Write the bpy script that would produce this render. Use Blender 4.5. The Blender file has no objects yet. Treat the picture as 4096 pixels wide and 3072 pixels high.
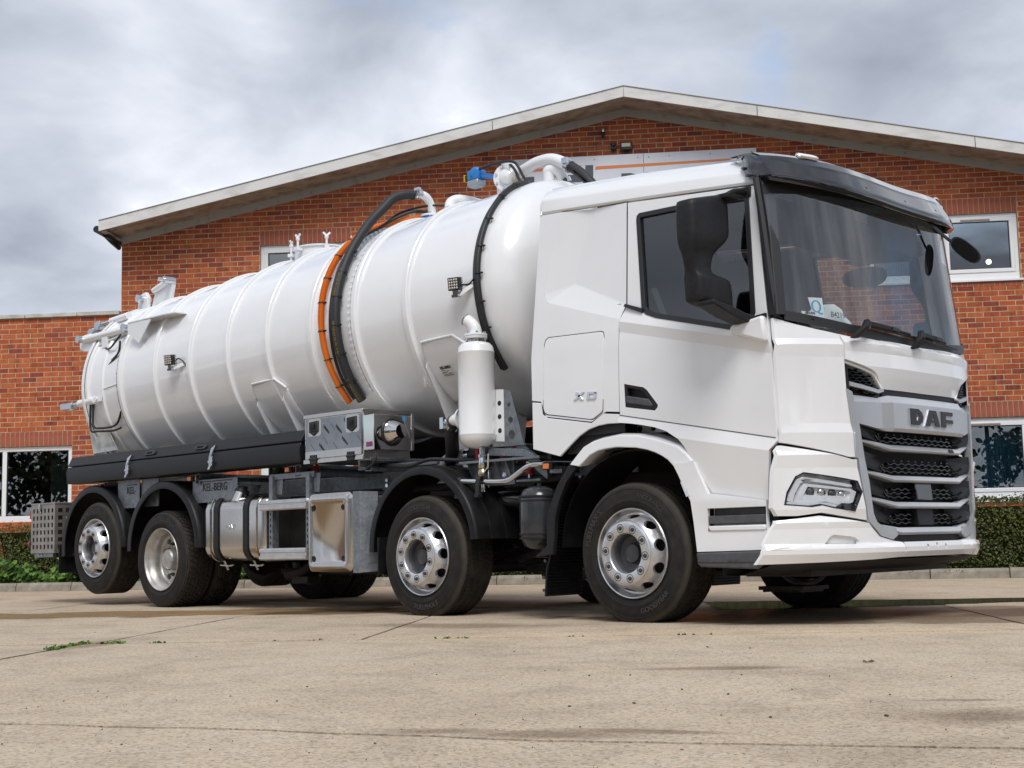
import bpy, bmesh, math, random
import numpy as np
from mathutils import Vector, Matrix, geometry
R = math.radians
rnd = random.Random(7)
scene = bpy.context.scene
COL = scene.collection

# ------------------------------------------------------------------ camera
cam_data = bpy.data.cameras.new('camera')
cam = bpy.data.objects.new('camera', cam_data)
COL.objects.link(cam)
cF = Vector((-0.69363818, 0.71105295, 0.11519449))
cR = Vector((0.71384439, 0.69995327, -0.02217225))
cU = Vector((0.0963964, -0.06685142, 0.99309547))
cC = Vector((5.95174947, -8.45850897, 0.5612047))
m = Matrix.Identity(4)
for i in range(3):
    m[i][0], m[i][1], m[i][2], m[i][3] = cR[i], cU[i], -cF[i], cC[i]
cam.matrix_world = m
cam_data.sensor_width = 36.0
cam_data.lens = 47.871
cam_data.clip_start = 0.05
cam_data.clip_end = 2000
scene.camera = cam

# ------------------------------------------------------------------ sky, sun, exposure
SUN_EL, SUN_AZ = R(52), R(-42)          # azimuth of the sun measured from +x towards +y
world = bpy.data.worlds.new('World')
scene.world = world
world.use_nodes = True
nt = world.node_tree
nt.nodes.clear()
def N(t, typ, **kw):
    n = t.nodes.new(typ)
    for k, v in kw.items():
        if k.startswith('i_'):
            key = k[2:]
            n.inputs[int(key) if key.isdigit() else key].default_value = v
        else:
            setattr(n, k, v)
    return n
def ramp(t, stops, interp='LINEAR'):
    r = N(t, 'ShaderNodeValToRGB')
    r.color_ramp.interpolation = interp
    e = r.color_ramp.elements
    while len(e) < len(stops):
        e.new(0.5)
    for el, (p, c) in zip(e, stops):
        el.position = p
        el.color = (c[0], c[1], c[2], 1) if hasattr(c, '__len__') else (c, c, c, 1)
    return r
def build_sky(nt):
    L = nt.links.new
    out = N(nt, 'ShaderNodeOutputWorld')
    bg = N(nt, 'ShaderNodeBackground', i_Strength=0.1)
    sky = N(nt, 'ShaderNodeTexSky', sky_type='NISHITA', sun_disc=False, sun_elevation=SUN_EL, sun_rotation=R(90) - SUN_AZ)
    tc = N(nt, 'ShaderNodeTexCoord')
    sp = N(nt, 'ShaderNodeSeparateXYZ')
    L(tc.outputs['Generated'], sp.inputs[0])
    zz = N(nt, 'ShaderNodeMath', operation='ADD', i_1=0.30)
    ab = N(nt, 'ShaderNodeMath', operation='MAXIMUM', i_1=0.0)
    L(sp.outputs['Z'], ab.inputs[0]); L(ab.outputs[0], zz.inputs[0])
    dx = N(nt, 'ShaderNodeMath', operation='DIVIDE'); dy = N(nt, 'ShaderNodeMath', operation='DIVIDE')
    L(sp.outputs['X'], dx.inputs[0]); L(zz.outputs[0], dx.inputs[1])
    L(sp.outputs['Y'], dy.inputs[0]); L(zz.outputs[0], dy.inputs[1])
    cb = N(nt, 'ShaderNodeCombineXYZ')
    L(dx.outputs[0], cb.inputs[0]); L(dy.outputs[0], cb.inputs[1])
    mp = N(nt, 'ShaderNodeMapping'); mp.inputs['Location'].default_value = (-10.555, -19.046, 0.0)
    L(cb.outputs[0], mp.inputs[0])
    big = N(nt, 'ShaderNodeTexNoise', i_Scale=1.25, i_Detail=8.0, i_Roughness=0.46, i_Distortion=0.25)
    fine = N(nt, 'ShaderNodeTexNoise', i_Scale=3.4, i_Detail=7.0, i_Roughness=0.5, i_Distortion=0.3)
    gap = N(nt, 'ShaderNodeTexNoise', i_Scale=1.5, i_Detail=6.0, i_Roughness=0.55, i_Distortion=0.2)
    mp2 = N(nt, 'ShaderNodeMapping'); mp2.inputs['Location'].default_value = (-6.994, -14.532, 0.0)
    L(cb.outputs[0], mp2.inputs[0])
    L(mp.outputs[0], big.inputs['Vector']); L(mp.outputs[0], fine.inputs['Vector']); L(mp2.outputs[0], gap.inputs['Vector'])
    mx = N(nt, 'ShaderNodeMix', data_type='FLOAT', i_Factor=0.38)
    L(big.outputs['Fac'], mx.inputs['A']); L(fine.outputs['Fac'], mx.inputs['B'])
    cr = ramp(nt, [(0.35, (0.135, 0.154, 0.192)), (0.44, (0.215, 0.242, 0.292)), (0.51, (0.300, 0.328, 0.380)), (0.58, (0.41, 0.437, 0.485)), (0.67, (0.80, 0.82, 0.85))])
    L(mx.outputs['Result'], cr.inputs[0])
    sc = N(nt, 'ShaderNodeMix', data_type='RGBA', blend_type='MULTIPLY', i_Factor=1.0)
    L(cr.outputs['Color'], sc.inputs['A']); sc.inputs['B'].default_value = (10.7, 10.5, 10.3, 1)
    gr = ramp(nt, [(0.55, 0.0), (0.65, 1.0)])
    L(gap.outputs['Fac'], gr.inputs[0])
    fin = N(nt, 'ShaderNodeMix', data_type='RGBA')
    L(gr.outputs['Color'], fin.inputs['Factor']); L(sc.outputs['Result'], fin.inputs['A']); L(sky.outputs['Color'], fin.inputs['B'])
    L(fin.outputs['Result'], bg.inputs['Color']); L(bg.outputs[0], out.inputs['Surface'])
build_sky(nt)
sun_d = bpy.data.lights.new('sun', 'SUN')
sun_d.energy = 1.15
sun_d.angle = R(26)
sun_d.color = (1.0, 0.97, 0.93)
sun = bpy.data.objects.new('sun', sun_d)
COL.objects.link(sun)
sdir = Vector((math.cos(SUN_EL) * math.cos(SUN_AZ), math.cos(SUN_EL) * math.sin(SUN_AZ), math.sin(SUN_EL)))
sun.rotation_euler = (-sdir).to_track_quat('-Z', 'Y').to_euler()
sun.location = (0, -20, 30)
vs = scene.view_settings
vs.view_transform = 'Standard'
vs.look = 'None'
vs.exposure = 1.0
vs.gamma = 1.0
vs.use_curve_mapping = False

# ------------------------------------------------------------------ material helpers
def mat(name, base=(0.5, 0.5, 0.5), rough=0.5, metal=0.0, coat=0.0, spec=0.5, **kw):
    m = bpy.data.materials.new(name)
    m.use_nodes = True
    b = m.node_tree.nodes['Principled BSDF']
    b.inputs['Base Color'].default_value = (*base, 1)
    b.inputs['Roughness'].default_value = rough
    b.inputs['Metallic'].default_value = metal
    b.inputs['Coat Weight'].default_value = coat
    b.inputs['Coat Roughness'].default_value = kw.get('coat_rough', 0.04)
    b.inputs['Specular IOR Level'].default_value = spec
    if 'emit' in kw:
        b.inputs['Emission Color'].default_value = (*kw['emit'], 1)
        b.inputs['Emission Strength'].default_value = kw.get('emit_s', 1.0)
    return m
def bsdf(m): return m.node_tree.nodes['Principled BSDF']
def noisy(m, scale, c0, c1, p0=0.35, p1=0.65, detail=6.0, rough_amt=0.0, bump=0.0, bump_scale=None, stretch=(1, 1, 1), coord='Object', dist=0.0):
    """procedural colour variation, optional roughness variation and fine relief"""
    t = m.node_tree; L = t.links.new; b = bsdf(m)
    tc = N(t, 'ShaderNodeTexCoord')
    mp = N(t, 'ShaderNodeMapping'); mp.inputs['Scale'].default_value = stretch
    L(tc.outputs[coord], mp.inputs[0])
    n = N(t, 'ShaderNodeTexNoise', i_Scale=scale, i_Detail=detail, i_Roughness=0.6, i_Distortion=dist)
    L(mp.outputs[0], n.inputs['Vector'])
    r = ramp(t, [(p0, c0), (p1, c1)])
    L(n.outputs['Fac'], r.inputs[0]); L(r.outputs['Color'], b.inputs['Base Color'])
    if rough_amt:
        a = N(t, 'ShaderNodeMath', operation='MULTIPLY_ADD', i_1=rough_amt, i_2=b.inputs['Roughness'].default_value - rough_amt * 0.5)
        L(n.outputs['Fac'], a.inputs[0]); L(a.outputs[0], b.inputs['Roughness'])
    if bump:
        n2 = N(t, 'ShaderNodeTexNoise', i_Scale=bump_scale or scale * 4, i_Detail=4.0)
        L(mp.outputs[0], n2.inputs['Vector'])
        bp = N(t, 'ShaderNodeBump', i_Strength=bump, i_Distance=0.004)
        L(n2.outputs['Fac'], bp.inputs['Height']); L(bp.outputs[0], b.inputs['Normal'])
    return m
def glass(name, tint, f0=0.045):
    """thin pane: clear with a tint, mirror-like by the viewing angle (f0 = share reflected head-on)"""
    m = bpy.data.materials.new(name); m.use_nodes = True
    t = m.node_tree; t.nodes.clear(); L = t.links.new
    out = N(t, 'ShaderNodeOutputMaterial')
    tr = N(t, 'ShaderNodeBsdfTransparent'); tr.inputs[0].default_value = (*tint, 1)
    gl = N(t, 'ShaderNodeBsdfGlossy', i_Roughness=0.0)
    lw = N(t, 'ShaderNodeLayerWeight', i_Blend=0.5)
    pw = N(t, 'ShaderNodeMath', operation='POWER', i_1=4.0)
    ma = N(t, 'ShaderNodeMath', operation='MULTIPLY_ADD', i_1=1.0 - f0, i_2=f0, use_clamp=True)
    mx = N(t, 'ShaderNodeMixShader')
    L(lw.outputs['Facing'], pw.inputs[0]); L(pw.outputs[0], ma.inputs[0]); L(ma.outputs[0], mx.inputs[0]); L(tr.outputs[0], mx.inputs[1]); L(gl.outputs[0], mx.inputs[2]); L(mx.outputs[0], out.inputs[0])
    return m

# ------------------------------------------------------------------ mesh helpers
class MB:
    def __init__(s): s.v = []; s.f = []
    def add(s, vs, fs):
        o = len(s.v); s.v += [tuple(p) for p in vs]; s.f += [tuple(i + o for i in f) for f in fs]; return s
    def box(s, a, b):
        x0, y0, z0 = [min(p, q) for p, q in zip(a, b)]; x1, y1, z1 = [max(p, q) for p, q in zip(a, b)]
        return s.add([(x0,y0,z0),(x1,y0,z0),(x1,y1,z0),(x0,y1,z0),(x0,y0,z1),(x1,y0,z1),(x1,y1,z1),(x0,y1,z1)],
                     [(0,3,2,1),(4,5,6,7),(0,1,5,4),(1,2,6,5),(2,3,7,6),(3,0,4,7)])
    def bar(s, p, q, w, h, up=(0, 0, 1)):
        p, q = Vector(p), Vector(q); d = (q - p).normalized(); u = Vector(up)
        sx = d.cross(u)
        if sx.length < 1e-4: sx = d.cross(Vector((1, 0, 0)))
        sx.normalize(); uz = sx.cross(d).normalized()
        vs = []
        for e in (p, q):
            for a, b in ((-1,-1),(1,-1),(1,1),(-1,1)): vs.append(e + sx * a * w / 2 + uz * b * h / 2)
        return s.add(vs, [(0,1,2,3),(7,6,5,4),(0,4,5,1),(1,5,6,2),(2,6,7,3),(3,7,4,0)])
    def cyl(s, p, q, r, n=16, r2=None, caps=True):
        p, q = Vector(p), Vector(q); d = (q - p).normalized()
        u = d.orthogonal().normalized(); w = d.cross(u); r2 = r if r2 is None else r2
        vs = [p + (u * math.cos(2*math.pi*i/n) + w * math.sin(2*math.pi*i/n)) * r for i in range(n)] + \
             [q + (u * math.cos(2*math.pi*i/n) + w * math.sin(2*math.pi*i/n)) * r2 for i in range(n)]
        fs = [(i, (i+1) % n, n + (i+1) % n, n + i) for i in range(n)]
        if caps: fs += [tuple(range(n - 1, -1, -1)), tuple(range(n, 2 * n))]
        return s.add(vs, fs)
    def tube(s, pts, r, n=10, caps=True, closed=False):
        pts = [Vector(p) for p in pts]; k = len(pts); rings = []
        rr = r if hasattr(r, '__len__') else [r] * k
        prev = None
        for i, p in enumerate(pts):
            a = pts[i - 1] if (i > 0 or closed) else p; b = pts[(i + 1) % k] if (i < k - 1 or closed) else p
            d = (b - a).normalized()
            u = d.orthogonal().normalized() if prev is None else (prev - d * prev.dot(d)).normalized()
            prev = u; w = d.cross(u)
            rings.append([p + (u * math.cos(2*math.pi*j/n) + w * math.sin(2*math.pi*j/n)) * rr[i] for j in range(n)])
        vs = [v for g in rings for v in g]; fs = []
        for i in range(k if closed else k - 1):
            i2 = (i + 1) % k
            for j in range(n):
                j2 = (j + 1) % n
                fs.append((i*n+j, i*n+j2, i2*n+j2, i2*n+j))
        if caps and not closed: fs += [tuple(range(n - 1, -1, -1)), tuple(range((k-1)*n, k*n))]
        return s.add(vs, fs)
    def lathe(s, prof, origin, axis, n=32, close=False, a0=0.0, a1=2*math.pi):
        """prof: (radius, distance along axis)"""
        o = Vector(origin); d = Vector(axis).normalized()
        u = Vector((0, 0, 1)) if abs(d.z) < 0.9 else Vector((1, 0, 0))
        u = (u - d * u.dot(d)).normalized(); w = d.cross(u)
        full = abs(a1 - a0 - 2*math.pi) < 1e-6; m_ = n if full else n + 1
        vs = []
        for (r, h) in prof:
            for i in range(m_):
                t = a0 + (a1 - a0) * i / n
                vs.append(o + d * h + (u * math.cos(t) + w * math.sin(t)) * r)
        fs = []
        k = len(prof)
        for i in range(k if close else k - 1):
            i2 = (i + 1) % k
            for j in range(n):
                j2 = (j + 1) % m_
                fs.append((i*m_+j, i*m_+j2, i2*m_+j2, i2*m_+j))
        return s.add(vs, fs)
    def prism(s, pts, d):
        """closed polygon pts (3-D, planar) pushed along the vector d"""
        n = len(pts); d = Vector(d); a = [Vector(p) for p in pts]
        nrm = geometry.normal(a) if n > 2 else Vector((0, 0, 1))
        if nrm.dot(d) > 0: a = a[::-1]
        vs = a + [p + d for p in a]
        fs = [tuple(range(n)), tuple(range(2*n - 1, n - 1, -1))] + [((i+1) % n, i, n + i, n + (i+1) % n) for i in range(n)]
        return s.add(vs, fs)
    def mirror_y(s):
        s.v = [(x, -y, z) for x, y, z in s.v]; s.f = [f[::-1] for f in s.f]; return s
def new_obj(name, data, parent=None, loc=None):
    o = bpy.data.objects.new(name, data)
    COL.objects.link(o)
    if parent is not None: o.parent = parent
    if loc is not None: o.location = loc
    return o
def finish(me, smooth=35):
    if smooth:
        me.polygons.foreach_set('use_smooth', [True] * len(me.polygons))
        me.set_sharp_from_angle(angle=R(smooth))
    me.update()
def mesh_from(name, mb, mats, smooth=35, off=(0, 0, 0), fix=True):
    me = bpy.data.meshes.new(name)
    ox, oy, oz = off
    me.from_pydata([(x - ox, y - oy, z - oz) for x, y, z in mb.v], [], mb.f)
    for q in (mats if isinstance(mats, (list, tuple)) else [mats]): me.materials.append(q)
    if fix:
        bm = bmesh.new(); bm.from_mesh(me)
        bmesh.ops.recalc_face_normals(bm, faces=bm.faces)
        bm.to_mesh(me); bm.free()
    finish(me, smooth)
    return me
BASE = {}
def base_of(p):
    """where mesh coordinates of a child are measured from (world base of its chain of parents)"""
    return BASE.get(p.name, Vector((0, 0, 0))) if p is not None else Vector((0, 0, 0))
def part(name, mb, mats, parent, bevel=0.0, seg=2, smooth=35, fix=True, label=None):
    me = mesh_from(name, mb, mats, smooth, base_of(parent), fix)
    o = new_obj(name, me, parent)
    BASE[o.name] = base_of(parent)
    if bevel:
        b = o.modifiers.new('bevel', 'BEVEL'); b.width = bevel; b.segments = seg; b.limit_method = 'ANGLE'; b.angle_limit = R(40)
        b.harden_normals = False
    if label: o['label'] = label
    return o
def thing(name, label, cat, loc=(0, 0, 0), rotz=0, group=None):
    o = new_obj(name, None, None, loc); o.rotation_euler = (0, 0, rotz)
    o.empty_display_size = 0.3
    o['label'] = label; o['category'] = cat
    if group: o['group'] = group
    BASE[o.name] = Vector(loc)
    return o
def tag(o, label=None, cat=None, group=None, kind=None):
    for k, v in (('label', label), ('category', cat), ('group', group), ('kind', kind)):
        if v: o[k] = v
    return o
def text_mb(body, h, depth, fmap, bold=0.0, sx=1.0, align='LEFT'):
    """flat lettering as geometry; fmap(u, v, w) places it (u along the line, v up, w out)"""
    cu = bpy.data.curves.new('lettering', 'FONT'); cu.body = body; cu.size = h / 0.72; cu.extrude = depth / 2; cu.offset = bold
    cu.align_x = align; cu.resolution_u = 3
    ob = bpy.data.objects.new('lettering', cu)
    me = bpy.data.meshes.new_from_object(ob)
    mb = MB()
    mb.v = [tuple(fmap(v.co.x * sx, v.co.y, v.co.z + depth / 2)) for v in me.vertices]
    mb.f = [tuple(p.vertices) for p in me.polygons]
    bpy.data.objects.remove(ob); bpy.data.meshes.remove(me); bpy.data.curves.remove(cu)
    return mb
def panel_mb(loops, fmap, cu=(), cv=(), thick=0.02, cuts=()):
    """sheet cut from flat loops (first the outline, then holes) in (u, v), mapped to 3-D by fmap(u, v, depth), with a thickness"""
    pts = [Vector((p[0], p[1], 0)) for l in loops for p in l]
    tris = geometry.tessellate_polygon([[Vector((p[0], p[1], 0)) for p in l] for l in loops])
    bm = bmesh.new()
    vs = [bm.verts.new(p) for p in pts]
    for t in tris:
        try: bm.faces.new([vs[i] for i in t])
        except ValueError: pass
    planes = [((c, 0, 0), (1, 0, 0)) for c in cu] + [((0, c, 0), (0, 1, 0)) for c in cv] + [((p[0], p[1], 0), (n_[0], n_[1], 0)) for p, n_ in cuts]
    for co, no in planes:
            bmesh.ops.bisect_plane(bm, geom=bm.verts[:] + bm.edges[:] + bm.faces[:], plane_co=co, plane_no=no, dist=1e-6)
    bmesh.ops.recalc_face_normals(bm, faces=bm.faces)
    bm.verts.index_update()
    uv = [v.co.copy() for v in bm.verts]; faces = [[v.index for v in f.verts] for f in bm.faces]
    bound = [(e.verts[0].index, e.verts[1].index) for e in bm.edges if len(e.link_faces) == 1]
    bm.free()
    n = len(uv); mb = MB()
    mb.v = [tuple(fmap(p.x, p.y, 0.0)) for p in uv] + [tuple(fmap(p.x, p.y, thick)) for p in uv]
    mb.f = [tuple(f) for f in faces] + [tuple(i + n for i in f[::-1]) for f in faces] + [(a, b, b + n, a + n) for a, b in bound]
    return mb
def arc(c, r, a0, a1, n=8):
    return [(c[0] + r * math.cos(R(a0 + (a1 - a0) * i / n)), c[1] + r * math.sin(R(a0 + (a1 - a0) * i / n))) for i in range(n + 1)]
def rrect(u0, v0, u1, v1, r, n=4):
    return arc((u1-r, v1-r), r, 0, 90, n) + arc((u0+r, v1-r), r, 90, 180, n) + arc((u0+r, v0+r), r, 180, 270, n) + arc((u1-r, v0+r), r, 270, 360, n)
def spline(pts, n=6):
    P = [Vector(p) for p in pts]; out = []
    for i in range(len(P) - 1):
        p0 = P[max(i-1, 0)]; p1 = P[i]; p2 = P[i+1]; p3 = P[min(i+2, len(P)-1)]
        for k in range(n):
            t = k / n
            out.append(0.5 * ((2*p1) + (p2-p0)*t + (2*p0-5*p1+4*p2-p3)*t*t + (-p0+3*p1-3*p2+p3)*t**3))
    out.append(P[-1]); return out
# ================================================================== THE SETTING
# ------------------------------------------------------------------ materials of the place
def brick_shade(m, use_attr):
    t = m.node_tree; L = t.links.new; b = bsdf(m); b.inputs['Roughness'].default_value = 0.85; b.inputs['Specular IOR Level'].default_value = 0.25
    if use_attr:
        a = N(t, 'ShaderNodeAttribute', attribute_name='pick'); src = a.outputs['Fac']
    else:
        a = N(t, 'ShaderNodeObjectInfo'); src = a.outputs['Random']
    stops = [(0.0, (0.30, 0.068, 0.040)), (0.08, (0.40, 0.092, 0.038)), (0.3, (0.47, 0.118, 0.042)), (0.42, (0.43, 0.103, 0.043)), (0.55, (0.50, 0.140, 0.055)),
             (0.68, (0.45, 0.108, 0.038)), (0.8, (0.36, 0.092, 0.052)), (0.88, (0.49, 0.130, 0.046)), (0.975, (0.27, 0.070, 0.050))]
    r = ramp(t, stops, 'CONSTANT'); L(src, r.inputs[0])
    g = N(t, 'ShaderNodeNewGeometry')
    mp = N(t, 'ShaderNodeMapping'); mp.inputs['Scale'].default_value = (1, 1, 0.35)
    L(g.outputs['Position'], mp.inputs[0])
    n = N(t, 'ShaderNodeTexNoise', i_Scale=13.0, i_Detail=6.0, i_Roughness=0.65); L(mp.outputs[0], n.inputs['Vector'])
    sr = ramp(t, [(0.3, (0.62, 0.62, 0.68)), (0.5, (1, 1, 1)), (0.72, (1.14, 1.12, 1.05))]); L(n.outputs['Fac'], sr.inputs[0])
    n2 = N(t, 'ShaderNodeTexNoise', i_Scale=150.0, i_Detail=3.0); L(g.outputs['Position'], n2.inputs['Vector'])
    sr2 = ramp(t, [(0.3, 0.75), (0.6, 1.05)]); L(n2.outputs['Fac'], sr2.inputs[0])
    m1 = N(t, 'ShaderNodeMix', data_type='RGBA', blend_type='MULTIPLY', i_Factor=1.0); m2 = N(t, 'ShaderNodeMix', data_type='RGBA', blend_type='MULTIPLY', i_Factor=1.0)
    L(r.outputs['Color'], m1.inputs['A']); L(sr.outputs['Color'], m1.inputs['B']); L(m1.outputs['Result'], m2.inputs['A']); L(sr2.outputs['Color'], m2.inputs['B'])
    n3 = N(t, 'ShaderNodeTexNoise', i_Scale=0.55, i_Detail=6.0); L(g.outputs['Position'], n3.inputs['Vector'])
    sr3 = ramp(t, [(0.32, (0.76, 0.75, 0.76)), (0.55, (1, 1, 1)), (0.7, (1.06, 1.07, 1.1))]); L(n3.outputs['Fac'], sr3.inputs[0])
    m3 = N(t, 'ShaderNodeMix', data_type='RGBA', blend_type='MULTIPLY', i_Factor=1.0); L(m2.outputs['Result'], m3.inputs['A']); L(sr3.outputs['Color'], m3.inputs['B'])
    L(m3.outputs['Result'], b.inputs['Base Color'])
    bp = N(t, 'ShaderNodeBump', i_Strength=0.5, i_Distance=0.003); L(n2.outputs['Fac'], bp.inputs['Height']); L(bp.outputs[0], b.inputs['Normal'])
    return m
M = {}
M['brick'] = brick_shade(mat('red_brick'), False)
M['brick_mass'] = brick_shade(mat('red_brick_run'), True)
M['soldier'] = noisy(mat('lintel_brick', rough=0.85, spec=0.25), 9, (0.30, 0.085, 0.052), (0.40, 0.125, 0.075), detail=8)
M['mortar'] = noisy(mat('mortar', rough=0.95, spec=0.1), 6, (0.46, 0.36, 0.235), (0.58, 0.465, 0.315), bump=0.5, bump_scale=120)
M['fascia'] = noisy(mat('weathered_white_fascia', rough=0.5), 2.2, (0.48, 0.47, 0.43), (0.70, 0.69, 0.66), 0.22, 0.5, detail=10, stretch=(1, 1, 3))
M['soffit'] = noisy(mat('dirty_soffit', rough=0.8), 5, (0.20, 0.16, 0.12), (0.42, 0.36, 0.30), 0.3, 0.6, detail=10)
M['trim'] = noisy(mat('soffit_trim', rough=0.7), 6, (0.26, 0.25, 0.23), (0.42, 0.41, 0.39), 0.25, 0.45, detail=9)
M['roof'] = noisy(mat('roof_sheet', rough=0.7), 3, (0.25, 0.25, 0.24), (0.34, 0.34, 0.33))
M['upvc'] = mat('white_window_plastic', (0.82, 0.82, 0.82), 0.3)
M['vent'] = mat('grey_window_vent', (0.30, 0.27, 0.23), 0.4)
M['rubber_line'] = mat('dark_window_seal', (0.03, 0.03, 0.03), 0.6)
M['win_glass'] = glass('window_glass', (0.66, 0.70, 0.72), 0.24)
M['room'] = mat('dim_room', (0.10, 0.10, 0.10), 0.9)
M['curtain'] = noisy(mat('blue_curtain', rough=0.9), 3, (0.05, 0.20, 0.30), (0.08, 0.30, 0.42), stretch=(6, 6, 0.1))
M['slats'] = mat('dark_blind', (0.10, 0.12, 0.11), 0.8)
M['reflection_slats'] = mat('painted_blue_reflection', (0.42, 0.62, 0.70), 0.8)  # blue-tinted reflection of a pane, put into the colour of slats behind it
M['gutter'] = mat('black_gutter', (0.02, 0.02, 0.02), 0.35)
M['coping'] = noisy(mat('stone_coping', rough=0.85), 5, (0.42, 0.40, 0.36), (0.62, 0.60, 0.56), detail=9)
M['stone'] = noisy(mat('kerb_concrete', rough=0.9, spec=0.2), 7, (0.20, 0.175, 0.14), (0.36, 0.325, 0.27), 0.3, 0.7, detail=10, bump=0.6, bump_scale=60)
M['joint'] = noisy(mat('joint_dirt', rough=0.95, spec=0.1), 9, (0.05, 0.042, 0.03), (0.12, 0.10, 0.07))
M['soil'] = noisy(mat('bed_soil', rough=0.95), 8, (0.05, 0.04, 0.025), (0.10, 0.08, 0.05))
M['white_lamp'] = mat('warm_lamp', (1, 1, 1), 0.5, emit=(1.0, 0.80, 0.5), emit_s=6.0)
M['black'] = mat('black_plastic', (0.016, 0.016, 0.017), 0.45)

PHI = R(38.5)
FN = Vector((-math.sin(PHI), math.cos(PHI), 0)); FT = Vector((math.cos(PHI), math.sin(PHI), 0))
def fac(s, n, z=0.0): return FT * s + FN * n + Vector((0, 0, z))       # facade directions: s along the wall, n distance

# ------------------------------------------------------------------ ground: joint floor to the horizon, concrete slabs on it
def concrete_material():
    m = mat('yard_concrete', rough=0.9, spec=0.25)
    t = m.node_tree; L = t.links.new; b = bsdf(m)
    tc = N(t, 'ShaderNodeNewGeometry')
    P = tc.outputs['Position']
    def noise(scale, detail=5.0, rough=0.6, dist=0.0, loc=None):
        n = N(t, 'ShaderNodeTexNoise', i_Scale=scale, i_Detail=detail, i_Roughness=rough, i_Distortion=dist)
        if loc:
            mp = N(t, 'ShaderNodeMapping'); mp.inputs['Location'].default_value = loc; L(P, mp.inputs[0]); L(mp.outputs[0], n.inputs['Vector'])
        else: L(P, n.inputs['Vector'])
        return n
    def mixc(f, a, c, typ='MIX', fac=None):
        x = N(t, 'ShaderNodeMix', data_type='RGBA', blend_type=typ)
        if fac is not None: x.inputs['Factor'].default_value = fac
        else: L(f, x.inputs['Factor'])
        for s_, k in ((a, 'A'), (c, 'B')):
            if isinstance(s_, tuple): x.inputs[k].default_value = (*s_, 1)
            else: L(s_, x.inputs[k])
        return x.outputs['Result']
    big = ramp(t, [(0.3, (0.470, 0.390, 0.295)), (0.5, (0.540, 0.452, 0.345)), (0.7, (0.580, 0.495, 0.388))]); L(noise(0.9, 8).outputs['Fac'], big.inputs[0])
    # pebbles of the exposed aggregate
    vo = N(t, 'ShaderNodeTexVoronoi', i_Scale=95.0); L(P, vo.inputs['Vector'])
    sep = N(t, 'ShaderNodeSeparateColor'); L(vo.outputs['Color'], sep.inputs[0])
    ag = ramp(t, [(0.0, (0.32, 0.28, 0.25)), (0.16, (0.70, 0.66, 0.60)), (0.38, (1.02, 1.0, 0.98)), (0.7, (1.12, 0.98, 0.80)), (0.88, (1.30, 1.24, 1.16)), (0.95, (0.80, 0.50, 0.34))], 'CONSTANT'); L(sep.outputs[0], ag.inputs[0])
    c = mixc(None, big.outputs['Color'], ag.outputs['Color'], 'MULTIPLY', 0.45)
    v2 = N(t, 'ShaderNodeTexVoronoi', i_Scale=38.0); L(P, v2.inputs['Vector'])
    s2 = N(t, 'ShaderNodeSeparateColor'); L(v2.outputs['Color'], s2.inputs[0])
    ag2 = ramp(t, [(0.0, (0.45, 0.42, 0.40)), (0.07, (1, 1, 1)), (0.85, (1.08, 1.04, 0.98)), (0.93, (0.78, 0.66, 0.52))], 'CONSTANT'); L(s2.outputs[1], ag2.inputs[0])
    dd = ramp(t, [(0.22, 1.0), (0.34, 0.0)]); L(v2.outputs['Distance'], dd.inputs[0])
    dm = mixc(dd.outputs['Color'], (1, 1, 1), ag2.outputs['Color'])
    c = mixc(None, c, dm, 'MULTIPLY', 0.55)
    grain = ramp(t, [(0.35, 0.72), (0.62, 1.1)]); L(noise(260, 3).outputs['Fac'], grain.inputs[0])
    c = mixc(None, c, grain.outputs['Color'], 'MULTIPLY', 0.5)
    fl = ramp(t, [(0.36, 0.80), (0.52, 1.0)]); L(noise(2.6, 9, 0.65, 0.4, (3, 1, 0)).outputs['Fac'], fl.inputs[0])
    c = mixc(None, c, fl.outputs['Color'], 'MULTIPLY', 0.8)
    bp0 = N(t, 'ShaderNodeMath', operation='ADD'); L(noise(140, 3).outputs['Fac'], bp0.inputs[0]); L(vo.outputs['Distance'], bp0.inputs[1])
    # stains with shapes of their own: centre, half sizes (along and across), heading, softness by noise
    wob = noise(1.7, 6, 0.6, 0.3, (9, 4, 0))
    def blot(cx, cy, a, bq, ang, soft=0.35, amp=1.6):
        mp = N(t, 'ShaderNodeMapping', vector_type='TEXTURE'); mp.inputs['Location'].default_value = (cx, cy, 0); mp.inputs['Rotation'].default_value = (0, 0, ang); mp.inputs['Scale'].default_value = (a, bq, 1)
        L(P, mp.inputs[0])
        ln = N(t, 'ShaderNodeVectorMath', operation='LENGTH'); 
        fl_ = N(t, 'ShaderNodeVectorMath', operation='MULTIPLY'); fl_.inputs[1].default_value = (1, 1, 0); L(mp.outputs[0], fl_.inputs[0]); L(fl_.outputs[0], ln.inputs[0])
        ad = N(t, 'ShaderNodeMath', operation='MULTIPLY_ADD', i_1=amp, i_2=-amp * 0.5); L(wob.outputs['Fac'], ad.inputs[0])
        sm = N(t, 'ShaderNodeMath', operation='ADD'); L(ln.outputs['Value'], sm.inputs[0]); L(ad.outputs[0], sm.inputs[1])
        r = ramp(t, [(1.0 - soft, 1.0), (1.0, 0.0)]); L(sm.outputs[0], r.inputs[0])
        return r.outputs['Color']
    A = R(38.5)
    gravel = blot(-4.9, -2.0, 3.1, 0.62, A, 0.25)
    c = mixc(gravel, c, mixc(None, c, (0.50, 0.40, 0.27), 'MULTIPLY', 1.0))
    oil = blot(-3.3, -1.1, 1.0, 0.45, A, 0.4)
    c = mixc(oil, c, mixc(None, c, (0.42, 0.36, 0.28), 'MULTIPLY', 1.0))
    wet1 = blot(1.1, 0.3, 2.6, 1.15, R(30), 0.22)
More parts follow.
